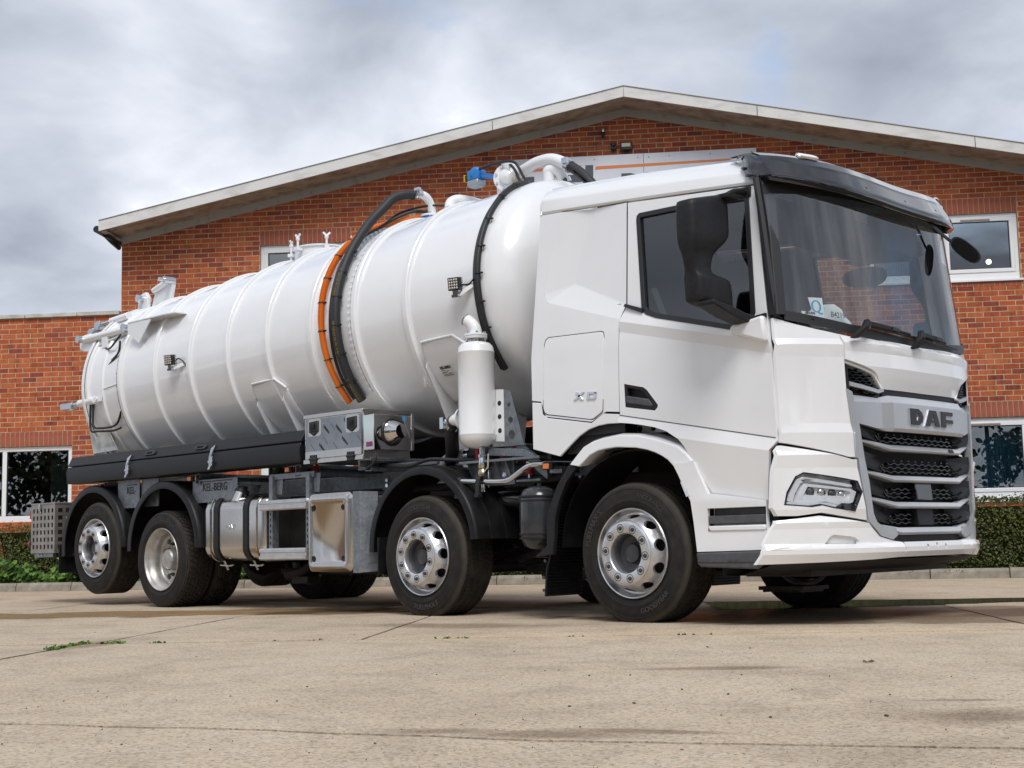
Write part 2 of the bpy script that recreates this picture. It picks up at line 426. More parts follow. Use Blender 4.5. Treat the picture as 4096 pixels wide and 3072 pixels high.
    wet2 = blot(2.55, 1.3, 2.2, 0.7, R(30), 0.25)
    c = mixc(wet1, c, mixc(None, c, (0.50, 0.46, 0.42), 'MULTIPLY', 1.0))
    c = mixc(wet2, c, mixc(None, c, (0.55, 0.50, 0.46), 'MULTIPLY', 1.0))
    for q in ((2.85, -5.62, 0.20, 0.09, A), (3.15, -5.5, 0.30, 0.10, R(32)), (3.95, -4.45, 0.36, 0.26, A), (3.75, -4.08, 0.22, 0.05, A), (-1.75, -4.3, 0.5, 0.2, R(128)), (3.4, -5.25, 0.35, 0.06, R(25)), (-1.0, -2.0, 1.0, 0.35, R(20)), (2.35, -3.6, 0.5, 0.1, A), (4.35, -3.2, 0.5, 0.12, A)):
        c = mixc(blot(*q, 0.6, 1.2), c, mixc(None, c, (0.60, 0.565, 0.53), 'MULTIPLY', 1.0))
    pale = blot(1.2, -1.75, 3.4, 0.5, A, 0.4)
    c = mixc(pale, c, mixc(None, c, (1.10, 1.07, 1.03), 'MULTIPLY', 1.0))
    L(c, b.inputs['Base Color'])
    rr = N(t, 'ShaderNodeMath', operation='MULTIPLY_ADD', i_1=-0.48, i_2=0.9); L(wet1, rr.inputs[0]); L(rr.outputs[0], b.inputs['Roughness'])
    bp = N(t, 'ShaderNodeBump', i_Strength=0.55, i_Distance=0.004); L(bp0.outputs[0], bp.inputs['Height']); L(bp.outputs[0], b.inputs['Normal'])
    return m
M['concrete'] = concrete_material()
g = MB().add([(-600, -600, -0.03), (600, -600, -0.03), (600, 600, -0.03), (-600, 600, -0.03)], [(0, 1, 2, 3)])
ground = part('ground', g, M['joint'], None, smooth=0)
tag(ground, kind='structure')
def wander(p, q, amp, step=0.09, seed=0):
    """a broken edge between two (s, n) points"""
    r = random.Random(seed); L_ = math.hypot(q[0]-p[0], q[1]-p[1]); k = max(2, min(220, int(L_ / step)))
    nx, ny = -(q[1]-p[1]) / L_, (q[0]-p[0]) / L_; out = []; d = 0
    for i in range(k + 1):
        f = i / k
        d = d * 0.8 + r.uniform(-amp, amp)
        if i in (0, k): d = 0
        out.append((p[0] + (q[0]-p[0]) * f + nx * d, p[1] + (q[1]-p[1]) * f + ny * d))
    return out
def line(pts, amp, seed):
    o = []
    for i, (a, b) in enumerate(zip(pts[:-1], pts[1:])):
        w = wander(a, b, amp, seed=seed + i)
        o += w if not o else w[1:]
    return o
# rows of slabs between long joints (given as s, n along the facade direction), nearest row first
crack = line([(-9, -5.2), (-2.77, -5.92), (-2.1, -6.05), (-1.55, -6.22), (-1.02, -6.37), (-0.45, -6.47), (0.1, -6.56), (0.6, -6.67), (3.5, -7.1)], 0.012, 11)
joint2 = line([(-9, -2.2), (-4.03, -2.2), (6, -2.2)], 0.006, 21)
joint3 = line([(-16, 1.1), (9, 1.1)], 0.004, 31)
near = [(-9, -12), (3.5, -12)]
far = [(-22, 9.6), (12, 9.6)]
def between(lo, hi, s0, s1, gap=0.010, seed=5):
    cl = lambda ln: [(s, n) for s, n in ln if s0 < s < s1]
    def at(ln, s):
        for (a, b) in zip(ln[:-1], ln[1:]):
            if a[0] <= s <= b[0]: return a[1] + (b[1]-a[1]) * (s-a[0]) / (b[0]-a[0])
        return ln[0][1] if s < ln[0][0] else ln[-1][1]
    l0, h0, l1, h1 = at(lo, s0), at(hi, s0), at(lo, s1), at(hi, s1)
    right = wander((s1, l1), (s1, h1), 0.005, seed=seed); left = wander((s0, h0), (s0, l0), 0.005, seed=seed + 1)
    loop = [(s0, l0)] + cl(lo) + right + cl(hi)[::-1] + left[:-1]
    # draw the slab in by the joint width
    c0 = (sum(p[0] for p in loop)/len(loop), sum(p[1] for p in loop)/len(loop))
    out = []
    for s, n in loop:
        ds = gap if abs(s - s0) < 0.05 else (-gap if abs(s - s1) < 0.05 else 0)
        mid = (at(lo, s) + at(hi, s)) / 2
        dn = gap if n < mid - 0.3 * (at(hi, s) - at(lo, s)) else (-gap if n > mid + 0.3 * (at(hi, s) - at(lo, s)) else 0)
        out.append((s + ds, n + dn))
    clean = []
    for p in out:
        if not clean or math.hypot(p[0]-clean[-1][0], p[1]-clean[-1][1]) > 1e-4: clean.append(p)
    return clean
slabs = [(near, crack, -9, 3.5), (crack, joint2, -9, -4.1), (crack, joint2, -4.1, 3.5),
         (joint2, joint3, -9, -4.03), (joint2, joint3, -4.03, -2.37), (joint2, joint3, -2.37, 1.6), (joint2, joint3, 1.6, 6),
         (joint3, far, -16, -11.2), (joint3, far, -11.2, -6.7), (joint3, far, -6.7, -3.05), (joint3, far, -3.05, 0.9), (joint3, far, 0.9, 4.6), (joint3, far, 4.6, 9)]
for i, (lo, hi, s0, s1) in enumerate(slabs):
    lp = between(lo, hi, s0, s1, 0.018 if i < 3 else 0.011, 40 + 7 * i)
    mb = panel_mb([lp], lambda u, v, d: fac(u, v, -d), thick=0.028)
    part('concrete_slab', mb, M['concrete'], ground, smooth=0)

# ------------------------------------------------------------------ puddle beside the front wheel
def water():
    m = mat('puddle_water', (0.045, 0.036, 0.024), 0.10, spec=0.3)
    t = m.node_tree; b = bsdf(m)
    n = N(t, 'ShaderNodeTexNoise', i_Scale=6.0, i_Detail=2.0); g_ = N(t, 'ShaderNodeNewGeometry'); t.links.new(g_.outputs['Position'], n.inputs['Vector'])
    bp = N(t, 'ShaderNodeBump', i_Strength=0.03, i_Distance=0.01); t.links.new(n.outputs['Fac'], bp.inputs['Height']); t.links.new(bp.outputs[0], b.inputs['Normal'])
    return m
M['water'] = water()
def blob(pts, seed, n=8, amp=0.06):
    r = random.Random(seed); c = spline([(p[0], p[1], 0) for p in pts + [pts[0]]], n)[:-1]
    return [(p.x + r.uniform(-amp, amp), p.y + r.uniform(-amp, amp) * 0.6) for p in c]
pl = blob([(-1.3, 1.30), (-0.9, 1.62), (-0.2, 2.02), (0.9, 2.72), (2.2, 3.5), (2.6, 3.2), (1.25, 2.2), (0.75, 1.45), (0.40, 1.02), (-0.05, 0.62), (-0.4, 0.38), (-0.75, 0.72)], 3)
pm = panel_mb([pl], lambda u, v, d: (u, v, 0.004 - d), thick=0.003)
puddle = part('puddle', pm, M['water'], None, smooth=0); tag(puddle, kind='structure')

# ------------------------------------------------------------------ kerb and planting bed
KA, KB = Vector((-16.6, -0.93, 0)), Vector((2.6, 9.7, 0))
KD = (KB - KA).normalized(); KN = Vector((-KD.y, KD.x, 0))
kerb = new_obj('kerb', None); kerb['kind'] = 'structure'; BASE['kerb'] = Vector((0, 0, 0))
bed = MB().prism([KA + KN * 0.12 + Vector((0, 0, 0.095)), KB + KN * 0.12 + Vector((0, 0, 0.095)), KB + KN * 2.4 + Vector((0, 0, 0.095)), KA + KN * 1.9 + Vector((0, 0, 0.095))], (0, 0, -0.1))
part('planting_bed', bed, M['soil'], kerb, smooth=0)
st = MB(); L_ = 0.908
prof = [(0, 0), (0.125, 0), (0.125, 0.122), (0.035, 0.122), (0.012, 0.085)]
st.prism([(0, p[0], p[1]) for p in prof], (L_, 0, 0))
kme = mesh_from('kerb_stone', st, M['stone'], 0)
kl = (KB - KA).length; k = 0; s = 0.0
while s + L_ < kl:
    o = new_obj('kerb_stone', kme, kerb, KA + KD * s + Vector((0, 0, rnd.uniform(-0.004, 0.003))))
    o.rotation_euler = (rnd.uniform(-0.01, 0.01), 0, math.atan2(KD.y, KD.x) + rnd.uniform(-0.003, 0.003))
    bv = o.modifiers.new('bevel', 'BEVEL'); bv.width = 0.006; bv.segments = 2
    s += L_ + 0.010

# ------------------------------------------------------------------ hedge and ivy (leaf-sized faces)
def leaf_material(name, cols):
    m = mat(name, rough=0.5, spec=0.35)
    t = m.node_tree; L = t.links.new; b = bsdf(m)
    a = N(t, 'ShaderNodeAttribute', attribute_name='pick')
    r = ramp(t, [(i / max(1, len(cols) - 1), c) for i, c in enumerate(cols)]); L(a.outputs['Fac'], r.inputs[0]); L(r.outputs['Color'], b.inputs['Base Color'])
    b.inputs['Subsurface Weight'].default_value = 0.0
    return m
M['hedge_leaf'] = leaf_material('hedge_leaf', [(0.022, 0.034, 0.008), (0.045, 0.062, 0.014), (0.075, 0.095, 0.018), (0.115, 0.120, 0.026), (0.16, 0.115, 0.05)])
M['ivy_leaf'] = leaf_material('ivy_leaf', [(0.020, 0.050, 0.008), (0.045, 0.11, 0.014), (0.085, 0.18, 0.022), (0.14, 0.25, 0.035)])
M['twig'] = mat('twig', (0.10, 0.065, 0.035), 0.9)
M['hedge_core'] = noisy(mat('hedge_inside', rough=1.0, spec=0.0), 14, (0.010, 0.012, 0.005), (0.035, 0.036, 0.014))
def leaf_mesh(name, P, Nrm, size, pick, material, shape):
    """P (k,3) places, Nrm (k,3) facing, size (k,), pick (k,) colour number; shape: list of (a, b, c) leaf outline"""
    rg = np.random.default_rng(len(P))
    k = len(P); u = np.cross(Nrm, rg.normal(size=(k, 3))); u /= np.linalg.norm(u, axis=1)[:, None] + 1e-9
    v = np.cross(Nrm, u)
    sh = np.array(shape); q = len(sh)
    V = P[:, None, :] + size[:, None, None] * (sh[None, :, 0, None] * u[:, None, :] + sh[None, :, 1, None] * v[:, None, :] + sh[None, :, 2, None] * Nrm[:, None, :])
    me = bpy.data.meshes.new(name)
    me.vertices.add(k * q); me.vertices.foreach_set('co', V.reshape(-1).astype('f4'))
    me.loops.add(k * q); me.loops.foreach_set('vertex_index', np.arange(k * q, dtype='i4'))
    me.polygons.add(k); me.polygons.foreach_set('loop_start', np.arange(0, k * q, q, dtype='i4'))
    at = me.attributes.new('pick', 'FLOAT', 'FACE'); at.data.foreach_set('value', pick.astype('f4'))
    me.materials.append(material); me.update(calc_edges=True); me.validate()
    return me
LEAF = [(0, -0.5, 0), (0.32, -0.1, 0.06), (0.24, 0.3, 0.03), (0, 0.55, -0.06), (-0.24, 0.3, 0.03), (-0.32, -0.1, 0.06)]
IVY = [(0, -0.45, 0), (0.38, -0.42, -0.03), (0.55, 0.0, -0.06), (0.22, 0.12, 0.02), (0, 0.62, -0.05), (-0.22, 0.12, 0.02), (-0.55, 0.0, -0.06), (-0.38, -0.42, -0.03)]
hedge = thing('hedge', 'clipped green hedge along the kerb below the ground floor windows', 'hedge', KA + KD * 9.6)
BASE['hedge'] = Vector((0, 0, 0)) + Vector(hedge.location)
def hp(a, w, z): return KA + KD * a + KN * w + Vector((0, 0, z))
HT = 0.945
def hedge_w(a): return 0.34 if a < 4.4 else 0.27
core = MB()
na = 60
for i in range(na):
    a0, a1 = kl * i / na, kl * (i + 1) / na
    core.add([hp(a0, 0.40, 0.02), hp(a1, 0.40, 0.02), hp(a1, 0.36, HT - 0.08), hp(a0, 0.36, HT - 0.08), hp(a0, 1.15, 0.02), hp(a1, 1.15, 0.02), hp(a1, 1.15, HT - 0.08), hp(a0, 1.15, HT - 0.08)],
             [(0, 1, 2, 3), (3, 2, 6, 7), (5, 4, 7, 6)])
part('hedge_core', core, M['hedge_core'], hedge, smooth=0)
rg = np.random.default_rng(4)
def hedge_points(k):
    a = rg.uniform(0.5, kl, k); t_ = rg.uniform(0, 1, k)
    front = t_ < 0.70
    bump = 0.05 * np.sin(a * 2.3) + 0.04 * np.sin(a * 5.1 + 1.0) + 0.03 * np.sin(a * 11.0 + 2)
    z = np.where(front, 0.09 + rg.uniform(0, 1, k) ** 0.9 * (HT - 0.09), HT - np.abs(rg.normal(0, 0.02, k)) + rg.exponential(0.012, k))
    bulge = 0.10 * np.sin(np.clip(z / HT, 0, 1) * 3.1) + 0.06 * np.sin(a * 3.7 + z * 6) + 0.03 * np.sin(a * 9 + z * 13)
    w = np.where(front, 0.30 - bulge + np.abs(rg.normal(0, 0.05, k)) + bump * 0.5, rg.uniform(0.22, 1.2, k))
    z = np.where(front, z, z + bump * 0.35 + 0.012 * np.sin(a * 31))
    P = np.array(KA)[None] + a[:, None] * np.array(KD) + w[:, None] * np.array(KN); P[:, 2] = z
    nr = np.where(front[:, None], -np.array(KN)[None] + [[0, 0, 0.35]], np.array([[0, 0, 1.0]])) + rg.normal(0, 0.65, (k, 3))
    nr /= np.linalg.norm(nr, axis=1)[:, None]
    clump = 0.5 + 0.28 * np.sin(a * 4.1 + z * 7) * np.sin(a * 1.7 - z * 5) + 0.22 * np.sin(a * 13 + z * 17)
    pick = np.clip(0.42 * clump + 0.30 * rg.uniform(0, 1, k) + 0.12 * (z / HT) + (rg.uniform(0, 1, k) > 0.965) * 0.35, 0, 1)
    return P, nr, pick, a, z
P, nr, pick, a_, z_ = hedge_points(62000)
hl = new_obj('leaves', leaf_mesh('leaves', P - np.array(hedge.location), nr, rg.uniform(0.020, 0.040, len(P)), pick, M['hedge_leaf'], LEAF), hedge); hl['kind'] = 'stuff'
tw = MB()
for i in range(150):                                     # shoots standing above the clipped top
    a = rnd.uniform(1.2, kl - 0.5); w = rnd.uniform(0.2, 0.5); b0 = hp(a, w, HT - 0.02); h_ = rnd.uniform(0.03, 0.11)
    tip = b0 + Vector((rnd.uniform(-0.04, 0.04), rnd.uniform(-0.04, 0.04), h_))
    tw.tube([b0, (b0 + tip) / 2 + Vector((rnd.uniform(-.01, .01), 0, 0)), tip], 0.0018, 4)
for i in range(130):                                     # bare twigs showing on the front
    a = rnd.uniform(0.5, kl); z0 = rnd.uniform(0.15, 0.75); b0 = hp(a, rnd.uniform(0.16, 0.26), z0)
    tw.tube([b0, b0 + KD * rnd.uniform(-0.15, 0.15) + Vector((0, 0, rnd.uniform(-0.05, 0.22)))], 0.003, 4)
tw_o = part('twigs', tw, M['twig'], hedge, smooth=0); tw_o['kind'] = 'stuff'
Ps = []; 
for v0 in range(0, 150):
    pass
k = 2600
sa = rg.uniform(1.2, kl - 0.5, k // 10); sa = np.repeat(sa, 10); off = rg.uniform(0, 0.11, k)
P = np.array(KA)[None] + (sa + rg.normal(0, 0.02, k))[:, None] * np.array(KD) + rg.uniform(0.2, 0.5, k // 10).repeat(10)[:, None] * np.array(KN); P[:, 2] = HT - 0.01 + off
nr = rg.normal(0, 1, (k, 3)); nr /= np.linalg.norm(nr, axis=1)[:, None]
so = new_obj('shoots', leaf_mesh('shoots', P - np.array(hedge.location), nr, rg.uniform(0.012, 0.024, k), rg.uniform(0.2, 0.7, k), M['hedge_leaf'], LEAF), hedge); so['kind'] = 'stuff'
# ivy: on the lower part of the left stretch, trailing over the kerb
k = 3600
a = rg.uniform(2.0, 9.2, k); z = 0.06 + 0.46 * rg.beta(1.25, 1.7, k) * (1 + 0.25 * np.sin(a * 2.9)); keep = (np.sin(a * 3.3 + z * 9) + np.sin(a * 7.7 - z * 4) + 1.35 > rg.uniform(0, 1.7, k))
a, z = a[keep], z[keep]; k = len(a)
w = 0.235 - 0.12 * np.sin(np.clip(z / 0.55, 0, 1) * 2.6) + rg.normal(0, 0.025, k)
P = np.array(KA)[None] + a[:, None] * np.array(KD) + w[:, None] * np.array(KN); P[:, 2] = z
nr = -np.array(KN)[None] + np.array([[0, 0, 0.75]]) + rg.normal(0, 0.38, (k, 3)); nr /= np.linalg.norm(nr, axis=1)[:, None]
ivy = new_obj('ivy', leaf_mesh('ivy', P, nr, rg.uniform(0.045, 0.10, k), np.clip(rg.uniform(0.0, 0.95, k) ** 1.2 + 0.1 * np.sin(a * 5), 0, 1), M['ivy_leaf'], IVY))
tag(ivy, 'bright green ivy trailing over the kerb at the foot of the hedge', 'ivy', kind='stuff')
# weeds: low growth over the kerb at the right and in the slab joint
def tufts(spots, name, label, size=(0.010, 0.02), h=0.03, material='hedge_leaf', n_=26, spread=0.05):
    P = []; 
    for (x, y, z, q) in spots:
        for j in range(int(n_ * q)): P.append((x + rnd.gauss(0, spread * q), y + rnd.gauss(0, spread * q * 0.6), z + abs(rnd.gauss(0, h * q))))
    P = np.array(P); k = len(P); nr = rg.normal(0, 1, (k, 3)) + [[0, 0, 0.6]]; nr /= np.linalg.norm(nr, axis=1)[:, None]
    o = new_obj(name, leaf_mesh(name, P, nr, rg.uniform(*size, k), rg.uniform(0.35, 0.95, k), M[material], LEAF)); tag(o, label, 'weeds', kind='stuff'); return o
sp_ = []
for i in range(46):
    aa = rnd.uniform(10.5, kl - 0.4); q = hp(aa, rnd.uniform(-0.02, 0.12), 0.115); sp_.append((q.x, q.y, q.z - rnd.uniform(0, 0.05), rnd.uniform(0.5, 1.2)))
tufts(sp_, 'kerb_weeds', 'small leafy weeds hanging over the kerb top', (0.014, 0.03), 0.02, 'hedge_leaf', 30, 0.06)
sp_ = []
for (s0, s1, q) in ((-4.2, -3.85, 1.1), (-3.8, -3.3, 0.5), (-3.0, -2.5, 0.4), (-1.95, -1.7, 0.6), (-1.2, -1.0, 0.35), (-0.5, -0.3, 0.45)):
    for j in range(int(14 * q)):
        f = fac(rnd.uniform(s0, s1), -2.2 + rnd.uniform(-0.012, 0.012)); sp_.append((f.x, f.y, 0.0, q * rnd.uniform(0.25, 0.55)))
for j in range(16):
    f = fac(-4.1 + rnd.uniform(-0.02, 0.02), rnd.uniform(-2.75, -2.2)); sp_.append((f.x, f.y, 0.0, rnd.uniform(0.3, 0.8)))
tufts(sp_, 'joint_weeds', 'green moss and grass growing along the slab joint', (0.010, 0.022), 0.016, 'ivy_leaf', 24, 0.03)

# ------------------------------------------------------------------ grit and loose stones on the slabs
M['grit'] = noisy(mat('dark_grit', rough=0.8), 40, (0.03, 0.03, 0.035), (0.12, 0.11, 0.10))
M['red_grit'] = mat('red_brick_chip', (0.35, 0.07, 0.03), 0.9)
def pebble_mesh(seed):
    r = random.Random(seed); bm = bmesh.new(); bmesh.ops.create_icosphere(bm, subdivisions=1, radius=1.0)
    sx, sy, sz = r.uniform(.8, 1.3), r.uniform(.7, 1.0), r.uniform(.5, .75)
    for v in bm.verts:
        v.co *= r.uniform(0.78, 1.12); v.co.x *= sx; v.co.y *= sy; v.co.z *= sz
    me = bpy.data.meshes.new('pebble'); bm.to_mesh(me); bm.free(); me.materials.append(M['grit']); finish(me, 0); return me
pms = [pebble_mesh(i) for i in range(5)]
def ground_at(u, v):
    d = cF + cR * ((u - 2048) / 5446.6) + cU * ((1536 - v) / 5446.6); return cC + d * (-cC.z / d.z)
seen = [(427, 2789), (392, 2767), (486, 2980), (840, 3000), (930, 2966), (409, 2920), (8, 2978), (1228, 2748), (1523, 2687), (1658, 2658), (2057, 2607), (1448, 2601), (785, 2628), (152, 2829), (106, 2835), (255, 2806),
        (706, 2803), (1108, 2806), (2180, 2684), (1747, 2700), (1902, 2861), (2087, 2740), (1500, 2976), (1236, 3013), (1465, 3040), (1606, 2919), (380, 2531), (1418, 2540), (922, 2786),
        (2728, 2760), (2278, 2827), (2567, 2643), (3000, 2594), (2913, 2779), (3168, 2759), (3546, 2866), (3784, 2920), (3445, 2557), (2357, 2705), (2521, 2702), (3946, 2649), (3805, 2707), (3319, 2707), (2130, 2990), (2320, 2910),
        (2830, 2590), (2890, 2607), (3082, 2872), (3027, 2890), (3700, 2990), (3483, 2808), (2235, 2682), (2536, 2815), (2705, 2620), (2092, 2880), (3318, 2705), (2967, 2701), (3560, 2780)]
gi = 0
for (u, v) in seen:
    p = ground_at(u, v); rr_ = rnd.uniform(0.003, 0.0062) * (1.15 if rnd.random() < 0.3 else 0.8)
    o = new_obj('loose_stone', pms[gi % 5], None, (p.x, p.y, rr_ * 0.45)); gi += 1
    o.scale = (rr_,) * 3; o.rotation_euler = (rnd.uniform(-.4, .4), rnd.uniform(-.4, .4), rnd.uniform(0, 6.3))
    tag(o, 'small dark loose stone lying on the pale concrete', 'stone', 'loose stones on the concrete')
gm = MB()
for i in range(900):
    u, v = rnd.uniform(-50, 4150), 2460 + 620 * rnd.random() ** 1.1; p = ground_at(u, v); q = rnd.uniform(0.001, 0.0028)
    t0 = rnd.uniform(0, 6.3); gm.add([p + Vector((q * math.cos(t0 + j * 2.1), q * math.sin(t0 + j * 2.1), 0.0005)) for j in range(3)] + [p + Vector((0, 0, q * 1.1))], [(0, 1, 3), (1, 2, 3), (2, 0, 3)])
grit = part('grit', gm, M['grit'], None, smooth=0); tag(grit, 'fine dark grit scattered over the concrete yard', 'grit', kind='stuff')
for (u, v) in ((1365, 2853), (1844, 2900), (1952, 2742), (2885, 2862), (2728, 3000)):
    p = ground_at(u, v); o = new_obj('brick_chip', pms[gi % 5].copy(), None, (p.x, p.y, 0.002)); o.data.materials[0] = M['red_grit']; gi += 1
    o.scale = (0.006, 0.003, 0.003); o.rotation_euler = (0, 0, rnd.uniform(0, 6)); tag(o, 'tiny red brick chip on the concrete in front of the tanker', 'stone chip', 'red chips on the concrete')
# dead leaf
p = ground_at(3470, 2652)
lf = MB(); 
for (i, (x, y, z)) in enumerate([(0, 0, 0.004), (0.022, 0.004, 0.012), (0.03, 0.018, 0.006), (0.008, 0.022, 0.014), (-0.012, 0.026, 0.004), (-0.028, 0.010, 0.013), (-0.02, -0.006, 0.005)]): lf.v.append((p.x + x, p.y + y, z))
lf.f = [(0, 1, 2), (0, 2, 3), (0, 3, 4), (0, 4, 5), (0, 5, 6)]
M['dead_leaf'] = noisy(mat('dead_leaf', rough=0.8), 90, (0.05, 0.02, 0.015), (0.14, 0.06, 0.04))
tag(part('dead_leaf', lf, M['dead_leaf'], None), 'curled dark brown dead leaf on the concrete', 'leaf')
# ================================================================== BUILDINGS
CS, BL = 0.0755, 0.2275                                  # course height, brick length with joint
SL = 0.2068                                              # roof pitch
S_AP, Z_AP, S_LC, S_RC = -0.837, 6.905, -8.575, 6.90
def z_roof(s): return Z_AP - SL * abs(s - S_AP)
def fthing(name, label, cat, s=0.0, z=0.0):
    o = thing(name, label, cat, fac(s, 9.45, z), PHI); BASE[o.name] = Vector((s, 0, z)); return o
bld = fthing('office_building', 'two storey red brick building with white gable roof edge behind the tanker', 'building', -0.84, 0)
anx = fthing('brick_annexe', 'lower flat roofed red brick wing with stone coping at the left end', 'building', -10.6, 0)
up_r = (2.62, 4.72, 4.110, 5.106); lo_r = (2.62, 4.72, 0.975, 2.1615); up_l = (-6.405, -5.00, 4.110, 5.106); lo_m = (-6.405, -5.0, 0.975, 2.1615)
lo_l = (-11.50, -9.322, 1.00, 2.1615)
def brick_rows(s0, s1, z0, z1, top, openings, phase):
    """bricks of one wall: list of (s0, s1, z) pieces in stretcher bond, cut at the openings and the roof line"""
    out = []; k = math.floor((z0 - 5.106) / CS); z = 5.106 + k * CS
    while z < z1:
        a, b = s0, s1
        if top:
            zt = z + CS * 0.15
            if zt > Z_AP - 0.01: break
            half = (Z_AP - zt) / SL + 0.12; a, b = max(s0, S_AP - half), min(s1, S_AP + half)
        spans = [(a, b)]
        for (o0, o1, q0, q1) in openings:
            if z + CS * 0.5 > q0 and z + CS * 0.5 < q1:
                ns = []
                for (p, q) in spans:
                    if o1 <= p or o0 >= q: ns.append((p, q)); continue
                    if o0 > p: ns.append((p, o0))
                    if o1 < q: ns.append((o1, q))
                spans = ns
        sh = phase + (BL / 2 if k % 2 else 0)
        for (p, q) in spans:
            i = math.floor((p - sh) / BL)
            while sh + i * BL < q:
                c0, c1 = max(p, sh + i * BL), min(q, sh + (i + 1) * BL)
                if c1 - c0 > 0.035: out.append((c0, c1, z))
                i += 1
        z += CS; k += 1
    return out
unit = MB().box((0.006, -0.003, 0.006), (BL - 0.006, 0.06, CS - 0.006))
brick_me = mesh_from('brick', unit, M['brick'], 0)
def lay_bricks(owner, rows, show):
    """the pieces that show largest become objects, the rest one mesh"""
    full = [r for r in rows if abs(r[1] - r[0] - BL) < 1e-4 and show(r)]
    full.sort(key=lambda r: (fac(r[0], 9.45, r[2]) - cC).length)
    own = set(full[:292]); rest = MB(); pick = []
    bx = BASE[owner.name]
    r2 = random.Random(3)
    for r in rows:
        if r in own:
            o = new_obj('brick', brick_me, owner, (r[0] - bx.x, r2.uniform(-0.0025, 0.0025), r[2] - bx.z))
            continue
        w = r2.uniform(-0.0025, 0.0025); n0 = len(rest.f)
        x0, x1 = r[0] + 0.006 + r2.uniform(-.0015, .0015), r[1] - 0.006 + r2.uniform(-.0015, .0015); z0, z1 = r[2] + 0.006, r[2] + CS - 0.006
        y0, y1 = -0.003 + w, 0.03
        rest.add([(x0, y0, z0), (x1, y0, z0), (x1, y0, z1), (x0, y0, z1), (x0, y1, z0), (x1, y1, z0), (x1, y1, z1), (x0, y1, z1)], [(0, 1, 2, 3), (0, 3, 7, 4), (1, 5, 6, 2), (3, 2, 6, 7), (0, 4, 5, 1)])
        pick += [r2.random()] * 5
    me = mesh_from('brickwork', rest, M['brick_mass'], 0, bx, fix=False)
    at = me.attributes.new('pick', 'FLOAT', 'FACE'); at.data.foreach_set('value', np.array(pick, 'f4'))
    o = new_obj('brickwork', me, owner); o['kind'] = 'stuff'; BASE[o.name] = bx
def soldier(owner, s0, s1, z0, z1, n):
    me = mesh_from('soldier_brick', MB().box((0.005, -0.006, 0.005), ((s1-s0)/n - 0.005, 0.05, z1 - z0 - 0.005)), M['soldier'], 0)
    for i in range(n):
        new_obj('soldier_brick', me, owner, (s0 + (s1-s0) * i / n - BASE[owner.name].x, rnd.uniform(-0.002, 0.002), z0 - BASE[owner.name].z))
def solid_with_holes(pts, holes, y, t): return panel_mb([pts] + [[(a, c), (b, c), (b, d), (a, d)] for a, b, c, d in holes], lambda u, v, d: (u, y + d, v), thick=t)
# main wall: mortar sheet with openings
half = lambda s: z_roof(s) + 0.0
wall_pts = [(S_LC, -0.1), (S_RC, -0.1), (S_RC, half(S_RC)), (S_AP, Z_AP), (S_LC, half(S_LC))]
holes = [up_r, lo_r, up_l, lo_m]
part('wall', solid_with_holes(wall_pts, holes, 0.0, 0.22), M['mortar'], bld, smooth=0)
soldiers = [(o[0], o[1], o[3], o[3] + 3 * CS) for o in holes]
rows = brick_rows(S_LC, S_RC, -0.05, 7.0, True, holes + soldiers + [(up_r[0], up_r[1], 4.0353, 4.111), (up_l[0], up_l[1], 4.0353, 4.111)], S_LC)
lay_bricks(bld, rows, lambda r: (r[0] > 3.75 and r[2] > 0.9 and r[1] < 5.15 and r[2] < 5.65) or (r[0] > 2.2 and r[2] > 5.4 and r[2] < z_roof(r[0]) - 0.2 and r[1] < 5.1))
for o in holes: soldier(bld, o[0], o[1], o[3], o[3] + 3 * CS, int(round((o[1] - o[0]) / 0.0755)))
for o in (up_r, up_l): soldier(bld, o[0], o[1], o[2] - CS, o[2], int(round((o[1] - o[0]) / 0.0755)))
# side walls and rear, roof slopes, soffit, fascia
part('side_wall', MB().box((S_LC, 0.221, -0.1), (S_LC + 0.22, 14, half(S_LC) - 0.05)).box((S_RC - 0.22, 0.221, -0.1), (S_RC, 14, half(S_RC) - 0.05)), M['brick'], bld, smooth=0)
OV = 0.60
def slope(s0, s1, w0, w1, dz0, dz1):
    return MB().add([(s0, w0, z_roof(s0) + dz0), (s1, w0, z_roof(s1) + dz0), (s1, w1, z_roof(s1) + dz0), (s0, w1, z_roof(s0) + dz0), (s0, w0, z_roof(s0) + dz1), (s1, w0, z_roof(s1) + dz1), (s1, w1, z_roof(s1) + dz1), (s0, w1, z_roof(s0) + dz1)],
                    [(0,3,2,1),(4,5,6,7),(0,1,5,4),(1,2,6,5),(2,3,7,6),(3,0,4,7)])
EL, ER = -8.70, 7.03
for (a, b) in ((EL, S_AP), (S_AP, ER)):
    part('roof_slope', slope(a, b, -OV + 0.02, 14.2, 0.075, 0.165), M['roof'], bld, smooth=0)
    w0 = -OV + 0.022
    for i in range(4):                                   # soffit boards
        part('soffit_board', slope(a, b, w0 + i * 0.144, w0 + i * 0.144 + 0.138, 0.030 - 0.002 * (i % 2), 0.070), M['soffit'], bld, smooth=0)
    part('soffit_trim', slope(a if a > -8 else S_LC - 0.02, b if b < 6 else S_RC, -0.022, -0.004, -0.085, 0.028), M['trim'], bld, smooth=0)
for (a, b) in ((EL, -2.76), (-2.75, S_AP), (S_AP + 0.004, 1.054), (1.064, 4.05), (4.06, ER)):
    part('fascia_board', slope(a, b, -OV, -OV + 0.018, 0.022, 0.182), M['fascia'], bld, bevel=0.004)
part('fascia_cap', slope(EL, S_AP, -OV - 0.012, -OV + 0.05, 0.183, 0.192), M['trim'], bld, smooth=0)
part('fascia_cap', slope(S_AP, ER, -OV - 0.012, -OV + 0.05, 0.183, 0.192), M['trim'], bld, smooth=0)
